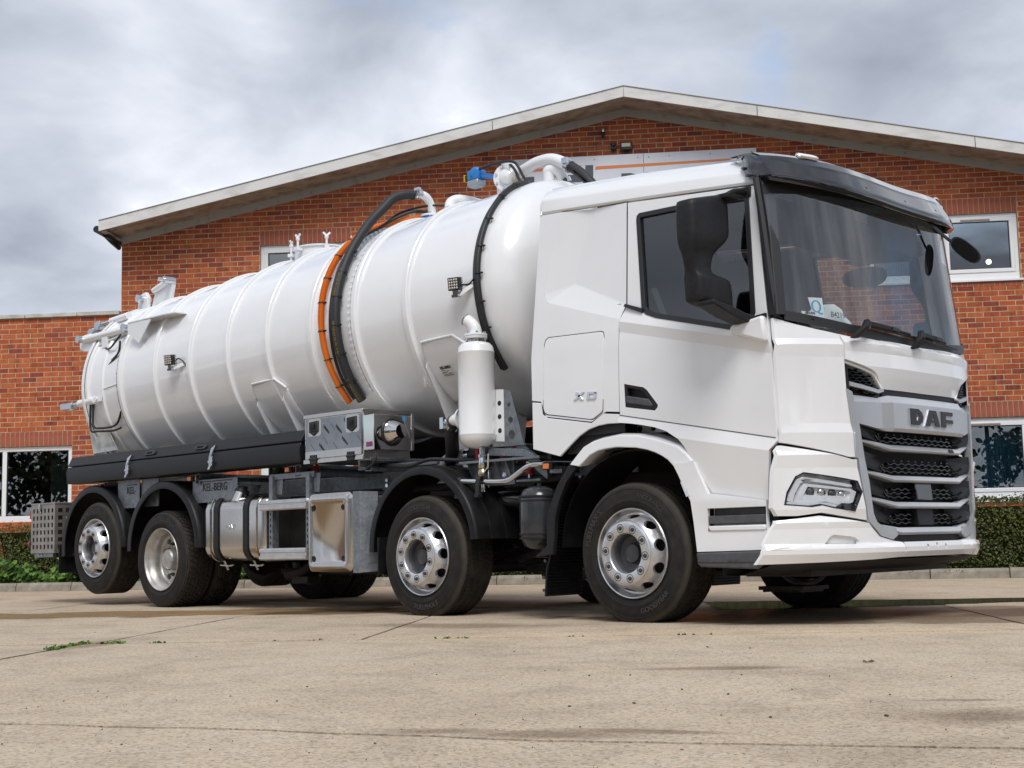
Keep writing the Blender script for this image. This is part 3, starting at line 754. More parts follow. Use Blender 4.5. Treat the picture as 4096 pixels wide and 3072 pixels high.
gz = z_roof(EL)
gt = MB().tube([(EL - 0.04, -OV + 0.03, gz + 0.06), (EL - 0.04, 14, gz + 0.06)], 0.055, 10)
part('gutter', gt, M['gutter'], bld)
part('eaves_board', MB().box((EL + 0.004, -OV + 0.02, gz + 0.02), (S_LC - 0.001, 14, gz + 0.029)), M['soffit'], bld, smooth=0)
part('eaves_bracket', MB().bar((EL + 0.05, -0.40, gz - 0.01), (S_LC - 0.01, -0.02, gz - 0.05), 0.03, 0.05).tube([(EL + 0.0, -0.35, gz + 0.02), (EL + 0.04, -0.2, gz - 0.05), (S_LC - 0.03, -0.02, gz - 0.12)], 0.035, 8), M['gutter'], bld)
# roof screws standing on the edge
for s in (-1.30, -0.87, -0.80, -0.35): part('roof_bolt', MB().cyl((s, -OV + 0.1, z_roof(s) + 0.165), (s, -OV + 0.1, z_roof(s) + 0.20), 0.012, 6), M['black'], bld)
for s in (-7.2, -5.6, -4.0, -2.9, 0.6, 1.9, 3.2, 4.4):
    part('trim_fixing', MB().cyl((s, -0.024, z_roof(s) - 0.03), (s, -0.04, z_roof(s) - 0.03), 0.015, 6), M['soffit'], bld)

def window(owner, o, panes, sill=True, vent=None, room_mat='room', slats=None, curtain=None, fw=0.062, sash=0.055, y=0.035):
    """o: opening; panes: list of (s0, s1, has_sash)"""
    s0, s1, z0, z1 = o
    if sill: zb = z0 + 0.028
    else: zb = z0
    wnd = MB().box((s0 + .003, y, z1 - fw), (s1 - .003, y + 0.07, z1 - .003)).box((s0 + .003, y, zb), (s1 - .003, y + 0.07, zb + fw + 0.045)).box((s0 + .003, y, zb + fw + 0.045), (s0 + fw, y + 0.07, z1 - fw)).box((s1 - fw, y, zb + fw + 0.045), (s1 - .003, y + 0.07, z1 - fw))
    for a, b, q in panes[:-1]: wnd.box((b - 0.035, y, zb + fw + 0.045), (b + 0.035, y + 0.07, z1 - fw))
    wo = part('window', wnd, M['upvc'], owner, bevel=0.006)
    if sill: part('sill', MB().box((s0 - 0.03, -0.035, z0 - 0.004), (s1 + 0.03, y + 0.002, z0 + 0.027)), M['upvc'], wo, bevel=0.004)
    for i, (a, b, q) in enumerate(panes):
        a = a + (fw if i == 0 else 0.035); b = b - (fw if i == len(panes) - 1 else 0.035)
        c0, c1 = zb + fw + 0.045, z1 - fw
        if q:
            fr = MB().box((a, y - 0.012, c1 - sash), (b, y + 0.05, c1)).box((a, y - 0.012, c0), (b, y + 0.05, c0 + sash)).box((a, y - 0.012, c0 + sash), (a + sash, y + 0.05, c1 - sash)).box((b - sash, y - 0.012, c0 + sash), (b, y + 0.05, c1 - sash))
            part('sash', fr, M['upvc'], wo, bevel=0.006)
            a += sash; b -= sash; c0 += sash; c1 -= sash
        t = 0.010
        part('glazing_seal', MB().box((a, y + 0.004, c1 - t), (b, y + 0.03, c1)).box((a, y + 0.004, c0), (b, y + 0.03, c0 + t)).box((a, y + 0.004, c0 + t), (a + t, y + 0.03, c1 - t)).box((b - t, y + 0.004, c0 + t), (b, y + 0.03, c1 - t)), M['rubber_line'], wo, smooth=0)
        part('pane', MB().box((a + t, y + 0.016, c0 + t), (b - t, y + 0.020, c1 - t)), M['win_glass'], wo, smooth=0)
        if vent:
            va, vb = vent
            if a < va < b: part('trickle_vent', MB().box((va, y - 0.022, c1 + 0.012), (vb, y - 0.010, c1 + 0.036)), M['vent'], wo, bevel=0.003)
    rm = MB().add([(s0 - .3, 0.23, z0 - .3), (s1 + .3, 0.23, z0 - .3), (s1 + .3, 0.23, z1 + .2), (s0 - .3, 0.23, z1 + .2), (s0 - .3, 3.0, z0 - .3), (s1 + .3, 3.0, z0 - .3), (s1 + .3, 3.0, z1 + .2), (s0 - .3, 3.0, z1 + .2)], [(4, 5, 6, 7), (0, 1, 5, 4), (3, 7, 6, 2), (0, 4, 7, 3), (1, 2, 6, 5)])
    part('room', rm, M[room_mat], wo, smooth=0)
    if curtain:
        a, b, mname = curtain; v = []; n = int((b - a) / 0.012)
        cb = MB(); zt = z1 + 0.1; zl = z0 - 0.1
        for i in range(n + 1):
            s = a + (b - a) * i / n; d = 0.16 + 0.022 * math.sin(i * 0.9) + 0.014 * math.sin(i * 2.3 + 1)
            cb.v += [(s, d, zl), (s, d, zt)]
        cb.f = [(2*i, 2*i+2, 2*i+3, 2*i+1) for i in range(n)]
        part('curtain', cb, M[mname], wo, smooth=80)
    if slats:
        a, b, n, mname = slats; bb = MB()
        for i in range(n):
            s = a + (b - a) * i / n; bb.add([(s, 0.15, z0), (s + (b - a) / n * 0.9, 0.19, z0), (s + (b - a) / n * 0.9, 0.19, z1), (s, 0.15, z1)], [(0, 1, 2, 3)])
        part('slats', bb, M[mname], wo, smooth=0)
    return wo
w1 = window(bld, up_r, [(2.62, 3.665, False), (3.665, 4.72, True)], vent=(3.93, 4.34), slats=(2.66, 3.6, 26, 'reflection_slats'))  # slats behind the left casement are painted as its blue reflection
w2 = window(bld, lo_r, [(2.62, 3.665, False), (3.665, 4.72, True)], vent=(3.9, 4.31), curtain=(4.03, 4.66, 'curtain'))
w3 = window(bld, up_l, [(-6.405, -5.0, True)], vent=(-5.95, -5.5))
w4 = window(bld, lo_m, [(-6.405, -5.0, True)])
part('ceiling_lamp', MB().lathe([(0.0, 0.04), (0.03, 0.028), (0.04, 0), (0.03, -0.028), (0.0, -0.04)], (4.42, 0.55, 4.50), (0, 0, 1), 12), M['white_lamp'], w1)

# ---- annexe
A_TOP = 4.128
part('wall', solid_with_holes([(-16, -0.1), (S_LC - 0.004, -0.1), (S_LC - 0.004, A_TOP), (-16, A_TOP)], [lo_l], 0.0, 0.22), M['mortar'], anx, smooth=0)
rows = brick_rows(-16, S_LC - 0.006, -0.05, A_TOP - 0.03, False, [lo_l, (lo_l[0], lo_l[1], lo_l[3], lo_l[3] + 3 * CS)], -16.04)
lay_bricks(anx, rows, lambda r: r[0] > -10.55 and r[2] > 2.2 and r[1] < -8.6)
soldier(anx, lo_l[0], lo_l[1], lo_l[3], lo_l[3] + 3 * CS, int(round((lo_l[1] - lo_l[0]) / 0.0755)))
window(anx, lo_l, [(-11.5, -10.40, False), (-10.40, -9.322, False)], sill=False, room_mat='room', slats=(-9.72, -9.40, 14, 'slats'), fw=0.07)
for i in range(9):
    s1_ = S_LC - 0.02 - (0.668 + (i - 1) * 0.83 if i else 0)
    part('coping_stone', MB().box((s1_ - (0.66 if i == 0 else 0.822), -0.045, A_TOP + 0.004), (s1_, 0.30, A_TOP + 0.068)), M['coping'], anx, bevel=0.008)
part('flat_roof', MB().box((-16, 0.23, A_TOP - 0.3), (S_LC - 0.01, 9, A_TOP - 0.1)), M['roof'], anx, smooth=0)

# ---- things fixed to the gable: sign, lamps, sensor, bell, cable
M['sign_white'] = noisy(mat('sign_panel', rough=0.35), 2, (0.66, 0.67, 0.72), (0.74, 0.75, 0.79))
M['sign_grey'] = mat('sign_grey', (0.085, 0.09, 0.11), 0.4)
M['sign_orange'] = mat('sign_orange', (0.72, 0.22, 0.06), 0.4)
sign = fthing('sign_board', 'white company sign board with grey letters and orange stripe on the gable', 'sign', -0.8, 5.3)
for (a, b) in ((-2.70, -0.583), (-0.577, 1.07)): part('sign_panel', MB().box((a, -0.046, 5.25), (b, -0.022, 6.228)), M['sign_white'], sign, bevel=0.002)
def on_sign(u, v, w): return (u, -0.0465 - w, v)
sb = MB()
def flat(pts): sb.prism([on_sign(u, v, 0) for u, v in pts], (0, -0.0025, 0))
LT, LB = 5.955, 5.43                                     # cap line and base line of the lettering
flat([(-2.34, LB), (-2.215, LB), (-2.205, LT), (-2.33, LT)])                              # K
flat([(-2.20, 5.63), (-2.04, LT), (-1.87, LT), (-2.08, 5.69)]); flat([(-2.10, 5.72), (-2.03, 5.80), (-1.82, LB), (-1.98, LB)])
flat([(-1.80, LB), (-1.67, LB), (-1.66, LT), (-1.79, LT)]); flat([(-1.66, LT - .115), (-1.50, LT - .115), (-1.50, LT), (-1.66, LT)]); flat([(-1.67, 5.63), (-1.53, 5.63), (-1.53, 5.74), (-1.67, 5.74)]); flat([(-1.67, LB), (-1.50, LB), (-1.50, LB + .115), (-1.67, LB + .115)])   # E
flat([(-1.475, LB), (-1.34, LB), (-1.325, 6.09), (-1.44, 6.09)]); flat([(-1.338, LB), (-1.14, LB), (-1.14, LB + .115), (-1.336, LB + .115)])                      # L
flat([(-1.10, 5.62), (-0.98, 5.62), (-0.98, 5.73), (-1.10, 5.73)])                        # hyphen
part('lettering', sb, M['sign_grey'], sign, smooth=0)
sb2 = text_mb('BERG', LT - LB, 0.0025, lambda u, v, w: on_sign(-0.95 + u, LB + v, w), bold=0.012, sx=0.86); part('lettering', sb2, M['sign_grey'], sign, smooth=0)
sb = MB(); flat([(-2.36, 6.025), (-1.52, 6.055), (-1.50, 6.095), (-2.35, 6.068)]); flat([(-1.30, 6.018), (0.52, 6.052), (0.69, 6.062), (0.69, 6.085), (-1.285, 6.066)])
part('stripe', sb, M['sign_orange'], sign, smooth=0)
for s in (-2.62, -2.0, -1.3, -0.66, -0.50, -0.2, 0.4, 1.0): part('screw', MB().cyl((s, -0.045, 6.17), (s, -0.051, 6.17), 0.010, 8), M['vent'], sign)
fl = fthing('floodlight', 'small black floodlight with pale lens above the sign board', 'wall lamp', -0.82, 6.34)
part('housing', MB().box((-0.916, -0.075, 6.285), (-0.735, -0.02, 6.405)), M['black'], fl, bevel=0.012)
M['lens'] = mat('lamp_lens', (0.55, 0.52, 0.42), 0.25)
part('lens', MB().box((-0.895, -0.081, 6.335), (-0.765, -0.0755, 6.390)), M['lens'], fl, bevel=0.004)
part('bracket', MB().box((-0.86, -0.02, 6.25), (-0.80, -0.001, 6.29)), M['black'], fl)
pir = fthing('motion_sensor', 'black domed motion sensor beside the floodlight', 'sensor', -1.02, 6.35)
part('housing', MB().box((-1.06, -0.06, 6.31), (-0.975, -0.001, 6.415)), M['black'], pir, bevel=0.008)
part('dome', MB().lathe([(0.0, 0.03), (0.02, 0.026), (0.034, 0.0)], (-1.018, -0.062, 6.375), (0, -1, 0), 14), M['black'], pir)
part('gland', MB().cyl((-1.035, -0.03, 6.31), (-1.035, -0.03, 6.29), 0.012, 8).cyl((-1.0, -0.03, 6.31), (-1.0, -0.03, 6.285), 0.012, 8), M['black'], pir)
bell = fthing('photocell', 'metal capped black photocell on a cable under the roof edge', 'sensor', -1.17, 6.55)
M['bright'] = mat('bright_steel', (0.62, 0.60, 0.56), 0.25, 1.0)
part('body', MB().lathe([(0.012, -0.06), (0.018, -0.02), (0.034, 0.015), (0.036, 0.03)], (-1.165, -0.05, 6.55), (0, 0, 1), 14), M['black'], bell)
part('cap', MB().lathe([(0.028, 0.0), (0.030, 0.05), (0.024, 0.066), (0.0, 0.07)], (-1.165, -0.05, 6.58), (0, 0, 1), 14), M['bright'], bell)
cabl = MB()
zc_ = lambda s: 6.43 - 0.012 * 0
cabl.tube([(-1.165, -0.03, 6.50), (-1.17, -0.015, 6.42), (-1.20, -0.012, 6.385), (-1.6, -0.012, 6.372), (-2.2, -0.012, 6.355), (-2.73, -0.012, 6.345), (-2.755, -0.012, 6.31), (-2.755, -0.012, 6.0)], 0.006, 6)
cabl.tube([(-1.155, -0.02, 6.40), (-1.13, -0.012, 6.29), (-1.06, -0.012, 6.275), (-1.035, -0.03, 6.295)], 0.004, 6)
co = part('cable', cabl, M['vent'], None); 
co.location = fac(0, 9.45); co.rotation_euler = (0, 0, PHI); tag(co, 'thin grey cable clipped along the gable brickwork to the sensor', 'cable')
# ================================================================== THE TANKER TRUCK: running gear
def paint(name, base, coat=1.0, wavy=0.0):
    m = mat(name, base, 0.30, 0.0, coat, coat_rough=0.03)
    t = m.node_tree; b = bsdf(m); L = t.links.new
    g_ = N(t, 'ShaderNodeNewGeometry')
    n = N(t, 'ShaderNodeTexNoise', i_Scale=2.3, i_Detail=5.0); L(g_.outputs['Position'], n.inputs['Vector'])
    r = ramp(t, [(0.3, tuple(x * 0.955 for x in base)), (0.7, base)]); L(n.outputs['Fac'], r.inputs[0]); L(r.outputs['Color'], b.inputs['Base Color'])
    n2 = N(t, 'ShaderNodeTexVoronoi', i_Scale=55.0); L(g_.outputs['Position'], n2.inputs['Vector'])      # scattered rain drops
    dr = ramp(t, [(0.05, 1.0), (0.11, 0.0)]); L(n2.outputs['Distance'], dr.inputs[0])
    n3 = N(t, 'ShaderNodeTexNoise', i_Scale=1.1, i_Detail=3.0); L(g_.outputs['Position'], n3.inputs['Vector'])
    dm = ramp(t, [(0.5, 0.0), (0.62, 1.0)]); L(n3.outputs['Fac'], dm.inputs[0])
    mu = N(t, 'ShaderNodeMath', operation='MULTIPLY'); L(dr.outputs['Color'], mu.inputs[0]); L(dm.outputs['Color'], mu.inputs[1])
    bp = N(t, 'ShaderNodeBump', i_Strength=0.25, i_Distance=0.0015); L(mu.outputs[0], bp.inputs['Height']); L(bp.outputs[0], b.inputs['Normal']); L(bp.outputs[0], b.inputs['Coat Normal'])
    if wavy:
        nw = N(t, 'ShaderNodeTexNoise', i_Scale=3.0, i_Detail=1.5); L(g_.outputs['Position'], nw.inputs['Vector'])
        bw = N(t, 'ShaderNodeBump', i_Strength=wavy, i_Distance=0.012); L(nw.outputs['Fac'], bw.inputs['Height']); L(bw.outputs[0], bp.inputs['Normal'])
    return m
M['white'] = paint('white_cab_paint', (0.84, 0.845, 0.85))
M['tank_white'] = paint('white_tank_paint', (0.84, 0.845, 0.85), 1.0, 0.12)
M['plastic'] = noisy(mat('dark_grey_plastic', rough=0.5, spec=0.28), 30, (0.013, 0.013, 0.0145), (0.019, 0.019, 0.021), bump=0.12, bump_scale=260)
M['mid_plastic'] = noisy(mat('grey_plastic', rough=0.5), 20, (0.060, 0.062, 0.068), (0.085, 0.087, 0.094), bump=0.1, bump_scale=300)
M['guard'] = noisy(mat('mudguard_plastic', rough=0.42, spec=0.28), 14, (0.007, 0.007, 0.0075), (0.013, 0.013, 0.014), rough_amt=0.2)
def rubber_mat():
    m = noisy(mat('tyre_rubber', rough=0.72, spec=0.35), 9, (0.008, 0.0075, 0.007), (0.026, 0.022, 0.018), 0.35, 0.75, detail=9, bump=0.25, bump_scale=120)
    t = m.node_tree; L = t.links.new; b = bsdf(m); src = b.inputs['Base Color'].links[0].from_socket
    tc = N(t, 'ShaderNodeTexCoord'); ml = N(t, 'ShaderNodeVectorMath', operation='MULTIPLY'); ml.inputs[1].default_value = (1, 0, 1); ln = N(t, 'ShaderNodeVectorMath', operation='LENGTH'); L(tc.outputs['Object'], ml.inputs[0]); L(ml.outputs[0], ln.inputs[0])
    nz = N(t, 'ShaderNodeTexNoise', i_Scale=7.0, i_Detail=7.0); L(tc.outputs['Object'], nz.inputs['Vector'])
    ad = N(t, 'ShaderNodeMath', operation='MULTIPLY_ADD', i_1=0.05, i_2=-0.025); L(nz.outputs['Fac'], ad.inputs[0]); sm = N(t, 'ShaderNodeMath', operation='ADD'); L(ln.outputs['Value'], sm.inputs[0]); L(ad.outputs[0], sm.inputs[1])
    rp = ramp(t, [(0.440, 0.0), (0.466, 0.75), (0.490, 0.45)]); L(sm.outputs[0], rp.inputs[0])
    mx = N(t, 'ShaderNodeMix', data_type='RGBA'); L(rp.outputs['Color'], mx.inputs['Factor']); L(src, mx.inputs['A']); mx.inputs['B'].default_value = (0.060, 0.050, 0.038, 1); L(mx.outputs['Result'], b.inputs['Base Color'])
    return m
M['rubber'] = rubber_mat()
M['tread'] = noisy(mat('tyre_tread', rough=0.8, spec=0.3), 12, (0.010, 0.009, 0.008), (0.040, 0.033, 0.026), 0.35, 0.7, detail=9, bump=0.5, bump_scale=70)
M['letter'] = mat('tyre_lettering', (0.050, 0.047, 0.043), 0.6)
M['alu'] = noisy(mat('painted_silver_wheel', rough=0.34, metal=0.85), 12, (0.60, 0.60, 0.605), (0.72, 0.72, 0.73), rough_amt=0.10)
M['dirty_alu'] = noisy(mat('dusty_silver_rim', rough=0.42, metal=0.7), 7, (0.36, 0.34, 0.31), (0.58, 0.57, 0.55), detail=8, rough_amt=0.15)
M['hub'] = mat('dark_hub', (0.05, 0.052, 0.058), 0.4)
M['nut'] = mat('dark_wheel_nut', (0.09, 0.085, 0.08), 0.45, 0.6)
M['iron'] = noisy(mat('black_chassis_steel', rough=0.55, spec=0.28), 6, (0.012, 0.012, 0.012), (0.030, 0.027, 0.025), detail=8)
M['galv'] = noisy(mat('galvanised_steel', rough=0.48, metal=0.75), 22, (0.17, 0.19, 0.21), (0.31, 0.335, 0.36), 0.3, 0.7, detail=3, rough_amt=0.25, dist=0.8)
M['steel'] = noisy(mat('brushed_stainless', rough=0.20, metal=1.0), 40, (0.56, 0.535, 0.50), (0.61, 0.585, 0.55), stretch=(1, 1, 0.03), rough_amt=0.10)
M['mirror_steel'] = mat('polished_stainless', (0.62, 0.60, 0.57), 0.06, 1.0)
M['film'] = noisy(mat('blue_grey_film_on_steel', rough=0.3, metal=0.55), 5, (0.22, 0.24, 0.27), (0.30, 0.32, 0.35))
M['chrome'] = mat('zinc_plated_steel', (0.62, 0.64, 0.66), 0.16, 1.0)
M['brass'] = mat('brass', (0.52, 0.40, 0.24), 0.3, 1.0)
M['red'] = mat('red_spring', (0.45, 0.012, 0.02), 0.4)
M['amber'] = mat('amber_lens', (0.75, 0.20, 0.01), 0.15, coat=0.6)
M['red_lens'] = mat('red_lens', (0.35, 0.015, 0.012), 0.2, coat=0.6)
M['blue'] = mat('blue_valve_paint', (0.015, 0.19, 0.55), 0.35, coat=0.2)
M['tray_black'] = noisy(mat('satin_black_sheet', rough=0.38, spec=0.28), 60, (0.009, 0.009, 0.010), (0.013, 0.013, 0.014))
M['hose'] = mat('black_rubber_hose', (0.020, 0.020, 0.022), 0.55)
M['orange'] = mat('orange_conduit', (0.78, 0.20, 0.018), 0.42)
M['cable'] = mat('black_cable', (0.015, 0.015, 0.016), 0.5)
M['yellow_print'] = mat('yellow_print', (0.55, 0.42, 0.04), 0.6)
M['ink'] = mat('black_ink', (0.012, 0.012, 0.014), 0.6)

truck = thing('tanker_truck', 'white four axle vacuum tanker truck parked in front of the brick building', 'truck', (-3.0, 0, 0))
AX = [0.0, -2.136, -5.988, -7.294]
TR = 0.478; ZC = 0.467
LIFT = 0.157
# ------------------------------------------------------------------ wheels
NY = Vector((0, -1, 0))
def tyre_profile(w, groove, r=TR):
    """(radius, distance outward) from the outer bead round the tread to the inner bead"""
    p = [(0.300, -0.016), (0.318, -0.004), (0.338, 0.007), (0.352, 0.011), (0.356, 0.0135), (0.360, 0.011), (0.39, 0.0125), (0.415, 0.008), (0.432, 0.001), (0.436, 0.003), (0.440, -0.001), (0.456, -0.010), (r - 0.012, -0.020), (r - 0.005, -0.028)]
    a, b = -0.040, -w + 0.040; e = []
    gp = [a + (b - a) * q for q in groove]
    e.append((r, a))
    for gx in gp: e += [(r, gx + 0.006), (r - 0.014, gx + 0.004), (r - 0.014, gx - 0.004), (r, gx - 0.006)]
    e.append((r, b))
    q = [(x, -w - y) for x, y in p[::-1]]
    return p + e + q
def tyre(parent, y0, w, groove, lugs=0, mat_='rubber', r=TR):
    mb = MB().lathe(tyre_profile(w, groove, r if not lugs else r - 0.012), (0, y0, 0), NY, 72)
    o = part('tyre', mb, [M['rubber']], parent, smooth=40)
    if lugs:                                             # block tread
        t = MB(); rows_ = 6; tw = w - 0.05
        for rI in range(rows_):
            d0 = -0.025 - tw * rI / rows_; d1 = d0 - tw / rows_ + 0.011
            for i in range(lugs):
                sk = 0.35 if rI % 2 else 0.0
                a0 = 2 * math.pi * (i + sk) / lugs; a1 = a0 + 2 * math.pi / lugs * 0.68
                sl = 0.35 * 2 * math.pi / lugs
                vs = []
                for rr_ in (r - 0.022, r):
                    for (aa, dd) in ((a0, d0), (a1, d0), (a1 + sl, d1), (a0 + sl, d1)):
                        q = rr_ - (0.008 if (rI in (0, rows_ - 1) and dd == (d0 if rI == 0 else d1)) else 0)
                        vs.append((q * math.sin(aa), y0 - dd, q * math.cos(aa)))
                t.add(vs, [(4, 5, 6, 7), (0, 1, 5, 4), (1, 2, 6, 5), (2, 3, 7, 6), (3, 0, 4, 7)])
        tr = part('tread', t, M['tread'], parent, smooth=0); tr['kind'] = 'stuff'
    else:                                                # fine sipes between the grooves
        t = MB(); a, b = -0.040, -w + 0.040
        gp = [-0.028] + [a + (b - a) * q for q in groove] + [-w + 0.028]
        for k_ in range(len(gp) - 1):
            d0, d1 = gp[k_] - 0.007, gp[k_ + 1] + 0.007
            n = 76
            for i in range(n):
                a0 = 2 * math.pi * (i + (0.5 if k_ % 2 else 0)) / n; a1 = a0 + 2 * math.pi / n * 0.86; sl = 0.02 * (1 if k_ % 2 else -1)
                vs = []
                for rr_ in (r - 0.004, r + 0.003):
                    for (aa, dd) in ((a0, d0), (a1, d0), (a1 + sl, d1), (a0 + sl, d1)): vs.append((rr_ * math.sin(aa), y0 - dd, rr_ * math.cos(aa)))
                t.add(vs, [(4, 5, 6, 7), (0, 1, 5, 4), (1, 2, 6, 5), (2, 3, 7, 6), (3, 0, 4, 7)])
        tr = part('tread', t, M['tread'], parent, smooth=0); tr['kind'] = 'stuff'
    return o
def round_text(parent, y0, body, rad, h, a_mid, flip=False, sx=1.0):
    """raised lettering on the tyre wall; angles from the top, clockwise as seen from outside"""
    raw = text_mb(body, h, 0.003, lambda u, v, w: (u, v, w), sx=sx)
    if not raw.v: return
    xs = [p[0] for p in raw.v]; mid = (min(xs) + max(xs)) / 2; out = []
    for (u, v, w) in raw.v:
        if not flip: a = a_mid + (u - mid) / rad; rr_ = rad + v - h / 2
        else: a = a_mid - (u - mid) / rad; rr_ = rad - v + h / 2
        out.append((rr_ * math.sin(a), y0 - w, rr_ * math.cos(a)))
    raw.v = out
    part('sidewall_lettering', raw, M['letter'], parent, smooth=0)
def disc_holes(mb, path, y0, n=10, ph=0.0, ew=0.34, eh=0.40):
    """band of a wheel disc with round hand holes; path: [(r, outward)] from inner to outer"""
    P = [Vector((p[0], p[1])) for p in path]
    ln = [0]
    for a, b in zip(P[:-1], P[1:]): ln.append(ln[-1] + (b - a).length)
    def at(t):
        d = t * ln[-1]
        for i in range(len(P) - 1):
            if d <= ln[i + 1] or i == len(P) - 2:
                f = (d - ln[i]) / (ln[i + 1] - ln[i]); return P[i] + (P[i + 1] - P[i]) * f
    def pt(a, t):
        q = at(min(1, max(0, t))); return (q.x * math.sin(a), y0 - q.y, q.x * math.cos(a))
    k = 16
    for s in range(n):
        c = ph + 2 * math.pi * s / n; hw = math.pi / n
        ell, sq, ins = [], [], []
        for j in range(k):
            t = 2 * math.pi * j / k; cx, cy = math.cos(t), math.sin(t)
            ell.append(pt(c + hw * ew * 1.6 * cx, 0.5 + eh * cy))
            mx = max(abs(cx), abs(cy)); sq.append(pt(c + hw * cx / mx, 0.5 + 0.5 * cy / mx))
            e = ell[-1]; ins.append((e[0] * 0.97, e[1] + 0.03, e[2] * 0.97))
        o = k
        mb.add(ell + sq + ins, [(j, (j+1) % k, o + (j+1) % k, o + j) for j in range(k)] + [(j, 2*o + j, 2*o + (j+1) % k, (j+1) % k) for j in range(k)])
    return mb
def steer_wheel(name, w=0.345, ph=0.1, dusty=False):
    root = new_obj(name, None, truck); BASE[root.name] = Vector((0, 0, 0))
    al = M['dirty_alu'] if dusty else M['alu']
    rim = MB()
    rim.lathe([(0.300, -0.02), (0.306, -0.006), (0.308, 0.004), (0.304, 0.010), (0.297, 0.006), (0.290, -0.012), (0.284, -0.035), (0.276, -0.048), (0.262, -0.050)], (0, 0, 0), NY, 64)
    rim.lathe([(0.262, -0.050), (0.262, -0.30), (0.29, -0.33), (0.305, -w + 0.012)], (0, 0, 0), NY, 48)
    disc_holes(rim, [(0.226, 0.058), (0.243, 0.036), (0.256, 0.004), (0.262, -0.050)], 0.0, 10, ph)
    rim.lathe([(0.226, 0.058), (0.221, 0.066), (0.219, 0.062), (0.214, 0.064), (0.213, 0.071), (0.206, 0.076), (0.198, 0.0775), (0.146, 0.0775), (0.139, 0.074), (0.134, 0.064), (0.132, 0.02)], (0, 0, 0), NY, 64)
    part('rim', rim, al, root, smooth=38)
    part('hub', MB().lathe([(0.133, 0.03), (0.128, 0.022), (0.118, -0.02), (0.075, -0.032), (0.062, -0.018), (0.060, 0.004), (0.045, 0.010), (0.0, 0.011)], (0, 0, 0), NY, 40), M['hub'], root)
    part('brake_drum', MB().lathe([(0.0, -0.05), (0.235, -0.06), (0.25, -0.1), (0.25, -0.29)], (0, 0, 0), NY, 32), M['iron'], root)
    nm = MB().lathe([(0.030, 0.0), (0.030, 0.0785), (0.0265, 0.0795), (0.0215, 0.074), (0.0205, 0.058), (0.0, 0.058)], (0, 0, 0), NY, 16)
    nm2 = MB().lathe([(0.0165, 0.056), (0.0165, 0.080), (0.0135, 0.086), (0.010, 0.087), (0.010, 0.092), (0.0, 0.092)], (0, 0, 0), NY, 6)
    cup = mesh_from('nut_recess', nm, M['hub'], 35); nut = mesh_from('wheel_nut', nm2, M['nut'], 30)
    for i in range(10):
        a = 2 * math.pi * (i + 0.5) / 10 + ph
        for me, nn in ((cup, 'nut_recess'), (nut, 'wheel_nut')): new_obj(nn, me, root, (0.1725 * math.sin(a), 0, 0.1725 * math.cos(a)))
    tyre(root, 0.0, w, (0.12, 0.37, 0.63, 0.88))
    return root
def drive_wheel(name):
    root = new_obj(name, None, truck); BASE[root.name] = Vector((0, 0, 0))
    rim = MB()
    rim.lathe([(0.300, -0.02), (0.306, -0.006), (0.308, 0.003), (0.304, 0.008), (0.297, 0.003), (0.288, -0.02), (0.283, -0.045), (0.279, -0.05), (0.266, -0.085), (0.262, -0.10), (0.262, -0.135), (0.257, -0.150), (0.250, -0.158), (0.243, -0.160)], (0, 0, 0), NY, 64)
    disc_holes(rim, [(0.190, -0.172), (0.243, -0.160)], 0.0, 10, 0.0, 0.33, 0.44)
    rim.lathe([(0.190, -0.172), (0.12, -0.172), (0.115, -0.16), (0.10, -0.12), (0.098, -0.075), (0.085, -0.06), (0.0, -0.058)], (0, 0, 0), NY, 40)
    part('rim', rim, M['dirty_alu'], root, smooth=38)
    part('brake_drum', MB().lathe([(0.0, -0.20), (0.24, -0.20), (0.24, -0.6)], (0, 0, 0), NY, 32), M['iron'], root)
    nut = mesh_from('wheel_nut', MB().lathe([(0.0165, -0.173), (0.0165, -0.148), (0.011, -0.142), (0.011, -0.130), (0.0, -0.130)], (0, 0, 0), NY, 6), M['nut'], 30)
    for i in range(10):
        a = 2 * math.pi * (i + 0.5) / 10; new_obj('wheel_nut', nut, root, (0.158 * math.sin(a), 0, 0.158 * math.cos(a)))
    tyre(root, 0.0, 0.305, (), lugs=58)
    tyre(root, 0.345, 0.305, (), lugs=58)
    part('inner_rim', MB().lathe([(0.308, -0.02), (0.262, -0.06), (0.262, -0.28), (0.308, -0.30)], (0, 0.345, 0), NY, 40), M['dirty_alu'], root)
    return root
def place(root, x, z, far=False, turn=0.0, roll=0.0):
    root.location = Vector((x, -1.222 if not far else 1.222, z)) - Vector((-3.0, 0, 0))
    root.rotation_euler = (0, roll, math.pi + turn if far else turn)
def copy_wheel(src):
    r_ = src.copy(); COL.objects.link(r_); BASE[r_.name] = Vector((0, 0, 0))
    for ch in list(src.children):
        q = ch.copy(); COL.objects.link(q); q.parent = r_; BASE[q.name] = Vector((0, 0, 0))
    return r_
wa = steer_wheel('wheel', 0.345, 0.10)
wd = drive_wheel('wheel')
wt = copy_wheel(wa); wb = copy_wheel(wa)
place(wa, AX[0], ZC, roll=0.0); place(wb, AX[1], ZC - 0.004, roll=0.13); place(wd, AX[2], ZC); place(wt, AX[3], ZC + LIFT - 0.03, roll=0.2)
for w_, x, z, tw_ in ((wa, AX[0], ZC, 0.0), (wb, AX[1], ZC, 0.0), (wd, AX[2], ZC, 0), (wt, AX[3], ZC + LIFT - 0.03, 0)):
    c = copy_wheel(w_); place(c, x, z, True, tw_, rnd.uniform(0, 0.6))
for o in (wa, wb, wt): pass
